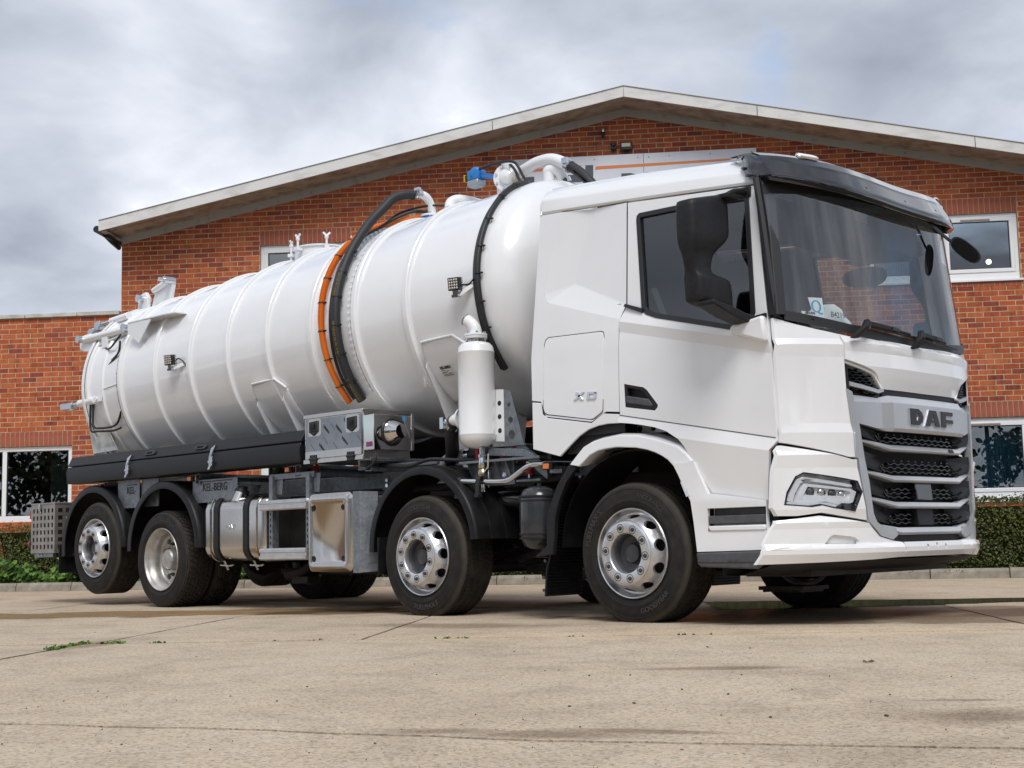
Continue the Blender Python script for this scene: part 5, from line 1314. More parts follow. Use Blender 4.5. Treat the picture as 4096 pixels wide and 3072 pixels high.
# ------------------------------------------------------------------ hoses over the tank
# slotted rails that carry the hoses
for x in (-3.305, -3.56):
    mb = MB(); n = 90; 
    for i in range(n):
        a0 = 70 + 150 * i / n; a1 = a0 + 150 / n * (0.62 if i % 2 else 1.0)
        for rr_, (w0, w1) in (((RS + 0.03), (0, 0.03)),):
            if i % 2 == 0: mb.add([tp(x, a0, rr_), tp(x + 0.035, a0, rr_), tp(x + 0.035, a1, rr_), tp(x, a1, rr_), tp(x, a0, RS), tp(x + 0.035, a0, RS), tp(x + 0.035, a1, RS), tp(x, a1, RS)], [(0, 1, 2, 3), (0, 4, 5, 1), (2, 6, 7, 3), (0, 3, 7, 4), (1, 5, 6, 2)])
            else: mb.add([tp(x + 0.022, a0, rr_), tp(x + 0.035, a0, rr_), tp(x + 0.035, a0 + 150 / n, rr_), tp(x + 0.022, a0 + 150 / n, rr_), tp(x + 0.022, a0, RS), tp(x + 0.022, a0 + 150 / n, RS)], [(0, 1, 2, 3), (0, 3, 5, 4)])
    part('hose_rail', mb, M['tank_white'], tank, smooth=0)
hp_ = [(-3.315, 97.3, 1.264), (-3.35, 101.3, 1.277), (-3.39, 106.5, 1.26), (-3.41, 113, 1.195), (-3.43, 120, 1.145), (-3.43, 128, 1.105), (-3.43, 140, 1.07), (-3.43, 152, 1.053), (-3.43, 162, 1.05), (-3.43, 174, 1.05), (-3.43, 186, 1.05), (-3.43, 198, 1.05), (-3.43, 210, 1.05), (-3.43, 222, 1.05)]
path = spline([tp(*q) for q in hp_], 8)
bh = part('suction_hose', MB().tube(path, [0.043 + (0.0012 if i % 2 else 0) for i in range(len(path))], 16), M['hose'], truck, smooth=60)
def hose_print(txt, deg0, h=0.019, x=-3.43, rr=1.05, r_=0.0445):
    """lettering that runs down the hose, on its outer face"""
    ph = R(22)
    def f(u, v, w):
        a = deg0 + math.degrees(u / rr); b = ph + (v - h / 2) / r_
        c = tp(x, a, rr); rad = (tY * math.cos(R(a)) + tU * math.sin(R(a)))
        return c + (rad * math.cos(b) + tA * math.sin(b)) * (r_ + 0.0005)
    part('hose_print', text_mb(txt, h, 0.0004, f, bold=0.0), M['yellow_print'], bh, smooth=0)
hose_print('MEDUFLEX S/D PN 10 BAR', 181); hose_print('MEDUFLEX S/D PN 10 BAR', 152); hose_print('H. DUFLEX S/D PN', 209)
def ties(path_fn, degs, r_, parent, dx=0.0):
    for d in degs:
        c = path_fn(d); rad = (tY * math.cos(R(d)) + tU * math.sin(R(d))); tng = rad.cross(tA).normalized()
        part('cable_tie', MB().lathe([(r_, -0.004), (r_ + 0.003, -0.004), (r_ + 0.003, 0.004), (r_, 0.004)], c, tng, 18, close=True).box(c + rad * 0.0 + tA * (r_) + Vector((-0.004, -0.01, -0.006)), c + tA * (r_ + 0.02) + Vector((0.004, 0.01, 0.006))), M['cable'], parent)
ties(lambda d: tp(-3.43, d, 1.05), (143, 156, 169, 183, 197, 211), 0.0455, bh)
op = [(-3.20, 84, 1.07), (-3.3, 92, 1.06), (-3.42, 100, 1.05)] + [(-3.60 - 0.035 * math.sin(i / 12 * math.pi), 110 + 112 * i / 12, 1.052) for i in range(13)]
path = spline([tp(*q) for q in op], 9)
corr = MB(); fine = []
for a, b in zip(path[:-1], path[1:]):
    for q in range(4): fine.append(a + (b - a) * q / 4)
oh = part('orange_conduit', MB().tube(fine, [0.0315 if (i // 1) % 2 else 0.0265 for i in range(len(fine))], 14), M['orange'], truck, smooth=20)
ties(lambda d: tp(-3.60 - 0.035 * math.sin((d - 110) / 112 * math.pi), d, 1.052), (121, 131, 143, 157, 170, 184, 198, 212), 0.033, oh)
part('cable', MB().tube(spline([tp(-3.25, 88, 1.10), tp(-3.35, 97, 1.12), tp(-3.45, 106, 1.08)] + [tp(-3.535 - 0.012 * math.sin(i), 115 + 106 * i / 9, 1.035) for i in range(10)], 6), 0.014, 8), M['cable'], truck)
part('cable', MB().tube(spline([tp(-3.05, 84, 1.14), tp(-3.25, 92, 1.16), tp(-3.45, 101, 1.13), tp(-3.55, 108, 1.06)], 6), 0.011, 8), M['cable'], truck)
# elbow on top at mid tank
ez = tp(-3.30, 90, RS).z
el = MB().tube(spline([(-3.30, 0, ez + 0.06), (-3.30, 0, ez + 0.13), (-3.30, -0.025, ez + 0.20), (-3.30, -0.08, ez + 0.25), (-3.31, -0.15, ez + 0.262)], 5), 0.040, 18)
elb = part('top_elbow', el, M['tank_white'], truck, smooth=60)
part('flange', MB().lathe([(0.0, 0.0), (0.105, 0.0), (0.108, 0.004), (0.108, 0.018), (0.105, 0.022), (0.0, 0.022)], (-3.30, 0, ez + 0.062), (0, 0, 1), 28), M['tank_white'], elb)
part('valve_body', MB().lathe([(0.0, 0.0), (0.092, 0.0), (0.092, 0.055), (0.0, 0.055)], (-3.30, 0, ez + 0.003), (0, 0, 1), 24).box((-3.36, -0.11, ez + 0.02), (-3.24, 0.11, ez + 0.05)), M['blue'], elb)
fb = MB()
for i in range(4): a = i * math.pi / 2 + 0.6; fb.cyl((-3.30 + 0.085 * math.cos(a), 0.085 * math.sin(a), ez - 0.02), (-3.30 + 0.085 * math.cos(a), 0.085 * math.sin(a), ez + 0.10), 0.011, 6)
part('flange_bolt', fb, M['chrome'], elb)
part('hose_clamp', MB().lathe([(0.044, -0.022), (0.050, -0.022), (0.050, 0.022), (0.044, 0.022)], (-3.312, -0.155, ez + 0.263), (0.03, 1, -0.02), 22, close=True).box((-3.35, -0.175, ez + 0.30), (-3.29, -0.14, ez + 0.325)), M['chrome'], bh)
part('brass_fitting', MB().cyl((-3.575, 0, tp(-3.575, 90, RS).z - 0.01), (-3.575, 0, 3.72), 0.030, 14).cyl((-3.575, 0, 3.718), (-3.575, 0, 3.732), 0.033, 6), M['brass'], truck)
# small dome vents between ribs
dv = MB().tube(spline([(-2.95, -0.1, 3.60), (-2.97, -0.05, 3.68), (-2.92, 0.05, 3.70), (-2.80, 0.3, 3.64), (-2.75, 0.5, 3.52)], 5), 0.05, 14)
part('float_pipe', dv, M['tank_white'], truck, smooth=60)
part('relief_valve', MB().lathe([(0.05, 0), (0.05, 0.03), (0.03, 0.05), (0, 0.055)], (-2.62, 0.25, tp(-2.62, 76, RS).z - 0.01), (0, 0, 1), 18), M['tank_white'], truck)
# manhole
mz = tp(-4.97, 90, RS).z
mh = part('manhole', MB().lathe([(0.28, -0.05), (0.28, 0.085), (0.30, 0.09), (0.30, 0.102), (0.27, 0.112), (0.0, 0.135)], (-4.97, 0.0, mz), (0, 0, 1), 40), M['tank_white'], truck)
for a in (150, 215, 275, 330, 30, 90):
    c = Vector((-4.97 + 0.30 * math.cos(R(a)), 0.30 * math.sin(R(a)), mz + 0.06)); d = Vector((math.cos(R(a)), math.sin(R(a)), 0))
    sw = MB().cyl(c + d * 0.03 - Vector((0, 0, .05)), c + d * 0.03 + Vector((0, 0, .11)), 0.012, 8).bar(c - d * 0.01, c + d * 0.06, 0.05, 0.03).lathe([(0, -0.01), (0.02, 0), (0.022, 0.02), (0.01, 0.035), (0, 0.035)], c + d * 0.03 + Vector((0, 0, .09)), (0, 0, 1), 10)
    t_ = d.cross(Vector((0, 0, 1))); sw.bar(c + d * 0.03 + Vector((0, 0, .115)), c + d * 0.03 + t_ * 0.035 + Vector((0, 0, .15)), 0.012, 0.02).bar(c + d * 0.03 + Vector((0, 0, .115)), c + d * 0.03 - t_ * 0.035 + Vector((0, 0, .15)), 0.012, 0.02)
    part('swing_bolt', sw, M['tank_white'], mh)
# front top valve set
fz = tp(-2.3, 90, RS).z
vs_ = part('valve_stack', MB().cyl((-2.33, 0.05, fz - 0.05), (-2.33, 0.05, fz + 0.17), 0.11, 24), M['tank_white'], truck)
part('pipe_bend', MB().tube(spline([(-2.36, -0.02, 3.775), (-2.18, -0.0, 3.785), (-2.05, 0.0, 3.815), (-1.92, 0.0, 3.84), (-1.75, 0.0, 3.828), (-1.60, 0.0, 3.755), (-1.55, 0.0, 3.715)], 6), 0.050, 18), M['tank_white'], vs_, smooth=60)
fc = Vector((-2.255, -0.05, 3.768)); fd = Vector((0.42, -0.88, 0.05)).normalized()
part('flange', MB().lathe([(0.0, 0.0), (0.125, 0.0), (0.13, -0.004), (0.13, -0.022), (0.125, -0.026), (0.0, -0.026)], fc, fd, 32).lathe([(0.07, 0), (0.065, 0.03), (0.04, 0.045), (0, 0.05)], fc, fd, 24), M['tank_white'], vs_)
f2 = fc - fd * 0.10
part('flange', MB().lathe([(0.0, 0.0), (0.125, 0.0), (0.13, -0.004), (0.13, -0.022), (0.125, -0.026), (0.0, -0.026)], f2 + Vector((-0.05, 0.05, 0.02)), fd, 32), M['tank_white'], vs_)
u_ = fd.cross(Vector((0, 0, 1))).normalized(); w_ = u_.cross(fd)
fb = MB()
for i in range(8): a = 2 * math.pi * i / 8 + 0.3; c = fc + (u_ * math.cos(a) + w_ * math.sin(a)) * 0.105; fb.cyl(c - fd * 0.05, c + fd * 0.016, 0.012, 6)
part('flange_bolt', fb, M['chrome'], vs_)
acx = part('actuator', MB().lathe([(0.0, -0.055), (0.05, -0.05), (0.058, -0.03), (0.058, 0.03), (0.05, 0.05), (0.0, 0.055)], (-2.69, 0.0, 3.895), Vector((0.5, -0.85, 0)), 20).box((-2.765, -0.05, 3.835), (-2.62, 0.05, 3.925)).bar((-2.62, 0.0, 3.865), (-2.40, -0.02, 3.80), 0.05, 0.045), M['blue'], vs_, bevel=0.008)
M['grey_alu'] = mat('grey_cast_aluminium', (0.38, 0.42, 0.45), 0.4, 0.6)
part('actuator_base', MB().box((-2.765, -0.055, 3.77), (-2.625, 0.055, 3.835)), M['grey_alu'], vs_, bevel=0.012)
part('actuator_block', MB().box((-2.82, -0.02, 3.85), (-2.775, 0.02, 3.90)), M['black'], vs_)
part('actuator_tag', MB().box((-2.832, -0.028, 3.842), (-2.822, 0.028, 3.908)), mat('yellow_tag', (0.7, 0.42, 0.02), 0.5), vs_)
part('ball_tap', MB().cyl((-2.12, -0.06, 3.66), (-2.12, -0.06, 3.76), 0.018, 10).bar((-2.16, -0.08, 3.70), (-2.06, -0.05, 3.71), 0.02, 0.02), M['brass'], vs_)
hs = spline([(-1.585, 0, 3.745), (-1.50, 0.0, 3.69), (-1.40, 0.0, 3.61), (-1.30, 0.0, 3.50), (-1.22, 0.0, 3.36), (-1.15, 0.0, 3.1)], 6)
h2 = part('pump_hose', MB().tube(hs, 0.046, 16), M['hose'], truck, smooth=60)
part('hose_clamp', MB().lathe([(0.048, -0.02), (0.056, -0.02), (0.056, 0.02), (0.048, 0.02)], (-1.565, 0, 3.728), (0.8, 0, -0.6), 22, close=True).box((-1.59, -0.07, 3.74), (-1.53, -0.045, 3.79)), M['chrome'], h2)
part('hose_print', text_mb('PN 10 BAR', 0.03, 0.0005, lambda u, v, w: (-1.47 + u * 0.72, -0.047, 3.645 - u * 0.62 + v * 0.8), bold=0.002), M['yellow_print'], h2, smooth=0)
st2 = part('stub_pipe', MB().tube(spline([(-1.80, 0.0, 3.56), (-1.80, 0.0, 3.70), (-1.795, 0.0, 3.735), (-1.75, 0.02, 3.745), (-1.72, 0.05, 3.72), (-1.71, 0.08, 3.66)], 4), 0.052, 16), M['tank_white'], truck, smooth=60)
part('hose_clamp', MB().lathe([(0.05, -0.02), (0.06, -0.02), (0.06, 0.02), (0.05, 0.02)], (-1.70, 0.09, 3.64), (0.2, 0.4, -0.9), 20, close=True), M['chrome'], st2)
# cable ring by the cab
cp = [(-1.66, 222), (-1.66, 205), (-1.66, 190), (-1.665, 175), (-1.67, 160), (-1.68, 145), (-1.70, 130), (-1.74, 116), (-1.80, 105), (-1.87, 98)]
c1_ = spline([tp(x, a, RS + 0.024) for x, a in cp] + [Vector((-2.02, -0.09, 3.72)), Vector((-2.06, -0.10, 3.80)), Vector((-2.12, -0.10, 3.865)), Vector((-2.25, -0.09, 3.90)), Vector((-2.45, -0.06, 3.915)), Vector((-2.62, -0.03, 3.92))], 6)
cb_ = part('cable_bundle', MB().tube(c1_, [0.024 if i < 58 else 0.0125 for i in range(len(c1_))], 12), M['cable'], truck)
c2_ = spline([tp(x - 0.048, a, RS + 0.012) for x, a in cp] + [Vector((-2.04, -0.12, 3.69)), Vector((-2.08, -0.13, 3.78)), Vector((-2.14, -0.12, 3.84))], 6)
part('cable', MB().tube(c2_, 0.0125, 8), M['cable'], truck)
ties(lambda d: tp(-1.66 - max(0, (150 - d)) * 0.0017, d, RS + 0.024), (118, 131, 148, 163, 176, 189, 201), 0.026, cb_)

# ------------------------------------------------------------------ work lamps
M['led'] = mat('led_lens', (0.50, 0.46, 0.40), 0.1, coat=1.0)
def work_lamp(c, yaw, br_to):
    c = Vector(c); rot = Matrix.Rotation(yaw, 3, 'Z') @ Matrix.Rotation(R(8), 3, 'X')
    def P(x, y, z): return c + rot @ Vector((x, y, z))
    def obox(mb, a, b):
        i = len(mb.v); q = MB().box(a, b); mb.add([P(*v) for v in q.v], q.f)
    hb = MB(); obox(hb, (-0.052, -0.02, -0.052), (0.052, 0.035, 0.052))
    l = part('work_lamp', hb, M['black'], truck, bevel=0.006)
    fin = MB()
    for i in range(6): obox(fin, (-0.046, 0.035, -0.044 + i * 0.017), (0.046, 0.058, -0.037 + i * 0.017))
    part('cooling_fin', fin, M['black'], l)
    obp = MB(); obox(obp, (-0.046, -0.0225, -0.046), (0.046, -0.0205, 0.046)); part('lens', obp, M['hub'], l)
    for i in range(4):
        for j in range(4):
            q = MB().lathe([(0.0098, 0.0), (0.008, 0.004), (0.0, 0.0055)], P(-0.033 + i * 0.022, -0.023, -0.033 + j * 0.022), rot @ Vector((0, -1, 0)), 8)
            part('led', q, M['led'], l, smooth=60)
    bk = MB(); obox(bk, (-0.02, -0.005, -0.085), (0.02, 0.02, -0.050)); obox(bk, (-0.03, -0.01, -0.108), (0.03, 0.03, -0.085)); part('bracket', bk, M['chrome'], l)
    part('lamp_arm', MB().prism([P(0, 0.02, -0.10), P(0.0, 0.03, -0.075), Vector(br_to) + Vector((0, 0, 0.02)), Vector(br_to) - Vector((0, 0, 0.02))], (0.05, 0, 0)), M['tank_white'], l)
    return l, P(0.04, 0.05, -0.01)
l1, q1 = work_lamp((-1.845, -1.10, 2.618), R(16), tp(-1.74, 178.5, RS - 0.01))
part('lamp_cable', MB().tube(spline([q1, q1 + Vector((0.06, 0.02, 0.0)), tp(-1.70, 178, RS + 0.03)], 5), 0.007, 6), M['cable'], l1)
l2, q2 = work_lamp((-6.085, -1.09, 2.47), R(16), tp(-5.96, 180, RS - 0.01))
part('lamp_cable', MB().tube(spline([q2, q2 + Vector((0.05, 0.01, 0.015)), tp(-5.91, 182, RS + 0.012), tp(-5.90, 190, RS + 0.012), tp(-5.90, 203, RS + 0.012), tp(-5.90, 216, RS + 0.012), tp(-5.90, 226, RS + 0.012)], 5), 0.007, 6), M['cable'], l2)
# cable down the rear rib
cr_ = spline([tp(-7.255, 158 + 72 * i / 12, RS + 0.013) for i in range(13)], 4)
rc = part('cable', MB().tube(cr_, 0.012, 8), M['cable'], truck)
ties(lambda d: tp(-7.255, d, RS + 0.013), (168, 176, 184, 193, 203, 214), 0.0135, rc)

# ------------------------------------------------------------------ tail: rams, hinges, brackets
def ram(a, b, r_, rod=0.3, name='hydraulic_ram', parent=None):
    a, b = Vector(a), Vector(b); m_ = a + (b - a) * (1 - rod)
    o = part(name, MB().cyl(a, m_, r_, 18), M['tank_white'], truck, bevel=0.004)
    if rod: part('ram_rod', MB().cyl(m_, b, r_ * 0.55, 14), M['chrome'], o)
    return o
r1 = ram((-7.30, -0.87, 2.965), (-8.24, -0.87, 2.955), 0.042, 0.0)
for x, z in ((-7.26, 2.968), (-8.25, 2.955)): part('pivot_pin', MB().cyl((x, -0.945, z), (x, -0.79, z), 0.038, 14).cyl((x, -0.955, z), (x, -0.94, z), 0.046, 6), M['chrome'], r1)
part('ram_bracket', MB().prism([(-8.38, -0.86, 3.01), (-8.37, -0.86, 2.86), (-8.31, -0.86, 2.825), (-8.12, -0.86, 2.80), (-8.05, -0.86, 2.96), (-8.15, -0.86, 3.02)], (0, 0.09, 0)), M['tank_white'], truck, bevel=0.012)
part('valve_block', MB().box((-7.80, -0.90, 2.80), (-7.68, -0.82, 2.93)).box((-7.66, -0.88, 2.80), (-7.63, -0.84, 2.86)), M['tank_white'], truck, bevel=0.004)
part('feed_pipe', MB().tube([(-8.1, -0.86, 2.83), (-7.75, -0.88, 2.87), (-7.3, -0.87, 2.92), (-7.25, -0.87, 2.90)], 0.012, 8), M['tank_white'], truck)
for (x, d, e) in ((-7.80, 0.26, 0.20), (-7.69, 0.18, 0.22)):
    part('hydraulic_hose', MB().tube(spline([(x, -0.87, 2.80), (x + 0.01, -0.89, 2.80 - d * 0.6), (x + 0.09, -0.91, 2.80 - d), (x + 0.24, -0.955, 2.80 - d * 0.9), (-7.30, -0.97, 2.70), (-7.27, -0.97, 2.82)], 6), 0.011, 8), M['cable'], truck)
part('hydraulic_hose', MB().tube(spline([(-7.78, -0.87, 2.82), (-7.6, -0.93, 2.77), (-7.45, -0.96, 2.79), (-7.33, -0.93, 2.9)], 6), 0.011, 8), M['cable'], truck)
# white shelf bracket over the ribs
sh = MB().prism([(-7.09, -0.99, 2.998), (-6.90, -0.99, 2.998), (-6.35, -0.99, 2.998), (-6.18, -0.96, 2.998), (-6.18, -0.80, 2.998), (-6.8, -0.7, 2.998), (-7.09, -0.7, 2.998)], (0, 0.0, -0.016))
part('shelf_bracket', sh, M['tank_white'], truck, bevel=0.003)
part('shelf_web', MB().prism([(-7.09, -0.985, 2.995), (-7.09, -0.985, 2.875), (-6.86, -0.985, 2.745), (-6.83, -0.985, 2.77), (-6.62, -0.985, 2.975)], (0, 0.014, 0)), M['tank_white'], truck, bevel=0.003)
# hinge on top of the tail
hz = tp(-7.6, 95, RS).z
hg = MB().prism([(-8.10, -0.30, hz - 0.08), (-8.04, -0.30, hz + 0.10), (-7.98, -0.30, hz + 0.155), (-7.90, -0.30, hz + 0.165), (-7.85, -0.30, hz + 0.10), (-7.86, -0.30, hz - 0.06)], (0, 0.05, 0))
hi_ = part('door_hinge', hg, M['tank_white'], truck, bevel=0.01)
part('hinge_arm', MB().prism([(-7.90, -0.24, hz - 0.1), (-7.78, -0.24, hz + 0.16), (-7.46, -0.24, hz + 0.26), (-7.42, -0.24, hz + 0.19), (-7.50, -0.24, hz - 0.06)], (0, 0.05, 0)).tube([(-7.78, -0.26, hz + 0.165), (-7.44, -0.26, hz + 0.245)], 0.035, 12), M['tank_white'], hi_, bevel=0.004)
part('pivot_pin', MB().cyl((-7.95, -0.36, hz + 0.09), (-7.95, -0.2, hz + 0.09), 0.035, 14).cyl((-7.95, -0.375, hz + 0.09), (-7.95, -0.35, hz + 0.09), 0.05, 6), M['chrome'], hi_); part('pivot_pin', MB().cyl((-7.44, -0.34, hz + 0.235), (-7.44, -0.20, hz + 0.235), 0.04, 14).cyl((-7.44, -0.40, hz + 0.235), (-7.44, -0.34, hz + 0.235), 0.024, 12), M['chrome'], hi_)
r2_ = ram((-7.70, -0.62, 3.19), (-8.36, -0.62, 3.16), 0.042, 0.42)
part('clamp', MB().box((-8.42, -0.66, 3.10), (-8.30, -0.58, 3.20)).box((-8.52, -0.68, 3.06), (-8.40, -0.56, 3.13)).bar((-8.45, -0.62, 3.08), (-8.30, -0.62, 3.02), 0.08, 0.06), M['chrome'], r2_, bevel=0.008)
part('clamp_lever', MB().prism([(-8.38, -0.66, 3.0), (-8.10, -0.66, 3.12), (-7.95, -0.66, 3.10), (-8.0, -0.66, 3.04), (-8.30, -0.66, 2.95)], (0, 0.02, 0)), M['tank_white'], r2_, bevel=0.004)
r3 = ram((-7.76, -0.985, 2.215), (-8.42, -0.95, 2.205), 0.045, 0.42)
part('clevis', MB().box((-7.74, -1.015, 2.19), (-7.58, -1.005, 2.25)).box((-7.74, -0.965, 2.19), (-7.58, -0.955, 2.25)).cyl((-7.68, -1.03, 2.22), (-7.68, -0.94, 2.22), 0.022, 12), M['tank_white'], r3)
part('clamp', MB().box((-8.50, -0.99, 2.165), (-8.30, -0.91, 2.235)).box((-8.58, -0.98, 2.17), (-8.50, -0.965, 2.24)).box((-8.58, -0.935, 2.17), (-8.50, -0.92, 2.24)), M['chrome'], r3, bevel=0.006)
for (x, d) in ((-7.87, 0.30), (-7.81, 0.26)):
    part('hydraulic_hose', MB().tube(spline([(x, -0.98, 2.19), (x, -0.985, 2.10), (x + 0.02, -0.985, 2.19 - d), (x + 0.14, -0.965, 1.87 if d > .28 else 1.9), (x + 0.40, -0.93, 1.86 if d > .28 else 1.92), (-7.30, -0.93, 1.88 if d > .28 else 2.06)], 6), 0.012, 8), M['cable'], truck)
part('weld_line', MB().tube([tp(-7.6, 183, RS + 0.003), tp(-7.25, 182, RS + 0.003)], 0.007, 6), M['tank_white'], tank)

# ------------------------------------------------------------------ black side tray
def tray_sheet(name, prof, x0, x1): return part(name, MB().prism([(x0, y, z) for y, z in prof], (x1 - x0, 0, 0)), M['tray_black'], truck, bevel=0.006)
tr_ = tray_sheet('side_tray', [(-1.215, 1.578), (-1.262, 1.478), (-1.255, 1.474), (-0.90, 1.474), (-0.90, 1.578)], -7.835, -3.655)
low_ = tray_sheet('side_tray', [(-1.255, 1.468), (-1.272, 1.420), (-1.262, 1.292), (-1.235, 1.288), (-0.9, 1.30), (-0.9, 1.468)], -7.850, -3.668)
for x in (-6.54, -5.02):
    la = part('tray_latch', MB().prism([(x - 0.02, -1.263, 1.50), (x + 0.02, -1.245, 1.53), (x + 0.03, -1.245, 1.53), (x + 0.0, -1.268, 1.45), (x - 0.01, -1.285, 1.42), (x - 0.02, -1.285, 1.42)], (0, -0.012, 0)), M['chrome'], truck)
    part('latch_body', MB().box((x - 0.035, -1.292, 1.335), (x + 0.020, -1.266, 1.42)).box((x - 0.042, -1.298, 1.36), (x + 0.03, -1.270, 1.385)).prism([(x - 0.04, -1.29, 1.335), (x - 0.005, -1.29, 1.335), (x - 0.015, -1.30, 1.30), (x - 0.045, -1.30, 1.30)], (0, 0.01, 0)).tube([(x - 0.008, -1.285, 1.42), (x + 0.004, -1.262, 1.49)], 0.007, 6), M['chrome'], la, bevel=0.003)
for x in (-6.18, -5.265):
    c = [(x - 0.115, 1.527), (x - 0.085, 1.508), (x + 0.085, 1.508), (x + 0.115, 1.527), (x + 0.085, 1.548), (x - 0.085, 1.548)]
    def tilt(u, v, d): return (u, -1.215 - (1.578 - v) * 0.47 - 0.012 + d * 0.9, v + d * 0.42)
    part('tray_eye', panel_mb([c, [(x - 0.05, 1.520), (x + 0.05, 1.520), (x + 0.05, 1.536), (x - 0.05, 1.536)]], tilt, thick=0.012), M['black'], truck, smooth=0)

# ------------------------------------------------------------------ steel tool box and heater
tb = part('tool_box', MB().box((-3.640, -1.235, 1.275), (-2.838, -0.715, 1.690)), M['steel'], truck, bevel=0.008)
part('box_lid_edge', MB().box((-3.645, -1.246, 1.664), (-2.830, -0.71, 1.698)), M['steel'], tb, bevel=0.004)
part('box_lip', MB().box((-3.645, -1.246, 1.272), (-2.832, -1.2355, 1.310)), M['steel'], tb, bevel=0.003)
dor = part('box_door', MB().box((-3.612, -1.246, 1.314), (-2.850, -1.2365, 1.657)), M['film'], tb, bevel=0.004)
part('bare_strip', MB().box((-3.610, -1.2475, 1.316), (-2.852, -1.2455, 1.375)), M['steel'], dor, smooth=0)
for x in (-3.49, -2.972):
    part('bare_patch', panel_mb([rrect(x - 0.085, 1.505, x + 0.10, 1.655, 0.03)], lambda u, v, d: (u, -1.2477 + d, v), thick=0.002), M['steel'], dor, smooth=0)
    hx = MB().prism([(x - 0.062, -1.2475, 1.632), (x + 0.062, -1.2475, 1.640), (x + 0.062, -1.2475, 1.545), (x, -1.2475, 1.508), (x - 0.062, -1.2475, 1.542)], (0, -0.010, 0))
    la = part('paddle_latch', hx, M['black'], dor, bevel=0.008)
    part('latch_paddle', MB().box((x - 0.025, -1.268, 1.575), (x + 0.025, -1.258, 1.61)).box((x - 0.035, -1.262, 1.545), (x + 0.035, -1.257, 1.575)), M['plastic'], la if False else dor, bevel=0.003)
for x in (-3.50, -2.99):
    part('hinge', MB().box((x - 0.045, -1.256, 1.270), (x + 0.045, -1.2475, 1.345)).cyl((x - 0.046, -1.256, 1.308), (x + 0.046, -1.256, 1.308), 0.011, 10), M['black'], tb, bevel=0.003)
for (u, v, tx) in ((-3.19, 1.565, 0), (-3.08, 1.61, 0), (-3.11, 1.46, 0), (-3.42, 1.42, 0), (-3.36, 1.575, 0)):
    q = text_mb('Nitto', 0.032, 0.0005, lambda a, b, w: (u + a * 0.80 + b * 0.2, -1.2466 - w, v - a * 0.62 + b * 0.9), bold=0.002); part('film_print', q, M['ink'], dor, smooth=0)
for (u, v) in ((-3.26, 1.60), (-3.23, 1.44), (-3.54, 1.44), (-2.90, 1.47), (-3.36, 1.49)): part('film_dash', MB().add([(u, -1.2468, v), (u + 0.004, -1.2468, v + 0.002), (u + 0.064, -1.2468, v - 0.06), (u + 0.060, -1.2468, v - 0.062)], [(0, 1, 2, 3)]), M['ink'], dor, smooth=0)
ht = part('heater_unit', MB().box((-2.836, -1.235, 1.345), (-2.70, -0.80, 1.64)).box((-2.70, -0.83, 1.345), (-2.69, -0.80, 1.66)), M['mirror_steel'], truck, bevel=0.004)
hx0 = -2.699
co_ = part('flue_cone', MB().lathe([(0.112, -0.004), (0.118, 0.004), (0.112, 0.012), (0.104, 0.014)], (hx0, -1.04, 1.495), (1, 0, 0), 32), M['black'], ht)
part('flue_cover', MB().lathe([(0.104, 0.010), (0.062, 0.125), (0.058, 0.13), (0.0, 0.132)], (hx0, -1.04, 1.495), (1, -0.06, 0), 36), M['mirror_steel'], ht, smooth=40)
part('heater_shelf', MB().box((-2.90, -1.24, 1.262), (-2.74, -0.66, 1.272)).box((-2.90, -1.24, 1.21), (-2.892, -0.66, 1.262)).box((-2.748, -1.24, 1.255), (-2.74, -0.66, 1.285)), M['galv'], truck, bevel=0.003)
M['sticker_blue'] = mat('sticker_blue', (0.05, 0.32, 0.62), 0.4); M['sticker_red'] = mat('sticker_red', (0.5, 0.03, 0.06), 0.4)
part('blue_sticker', MB().box((hx0 + .0005, -0.925, 1.60), (hx0 + .0015, -0.885, 1.635)), M['sticker_blue'], ht, smooth=0)
uj = MB().box((-2.691 + .0025, -0.8295, 1.40), (-2.691 + .0030, -0.829, 1.43))
fl_ = part('flag_sticker', MB().box((-2.80, -1.2365, 1.372), (-2.72, -1.2355, 1.412)), mat('flag_blue', (0.02, 0.04, 0.22), 0.4), ht, smooth=0)
part('flag_cross', MB().box((-2.80, -1.2375, 1.389), (-2.72, -1.2367, 1.395)).box((-2.764, -1.2375, 1.372), (-2.757, -1.2367, 1.412)).bar((-2.798, -1.2371, 1.374), (-2.722, -1.2371, 1.410), 0.0006, 0.004).bar((-2.798, -1.2371, 1.410), (-2.722, -1.2371, 1.374), 0.0006, 0.004), M['sticker_red'], ht, smooth=0)
part('heater_cable', MB().tube(spline([(-2.72, -1.2, 1.345), (-2.71, -1.21, 1.27), (-2.75, -1.22, 1.22), (-2.85, -1.2, 1.2)], 5), 0.009, 6), M['cable'], ht)

# ------------------------------------------------------------------ upright silencer with its drain tap
SX, SY = -1.665, -1.05
si = part('silencer', MB().lathe([(0.0, 1.288), (0.05, 1.292), (0.10, 1.312), (0.132, 1.345), (0.144, 1.378), (0.146, 1.392), (0.148, 1.396), (0.148, 1.402), (0.146, 1.406), (0.146, 2.040), (0.148, 2.044), (0.148, 2.050), (0.145, 2.054), (0.138, 2.090), (0.115, 2.118), (0.07, 2.132), (0.0, 2.134)], (SX, SY, 0), (0, 0, 1), 48), M['tank_white'], truck, smooth=50)
part('neck', MB().cyl((SX, SY, 2.12), (SX, SY, 2.16), 0.052, 24), M['bright'], si)
part('flange', MB().lathe([(0.0, 0.0), (0.092, 0.0), (0.094, 0.003), (0.094, 0.018), (0.0, 0.019), (0.094, 0.022), (0.094, 0.036), (0.09, 0.039), (0.0, 0.039)], (SX, SY, 2.156), (0, 0, 1), 32), M['tank_white'], si)
fb = MB()
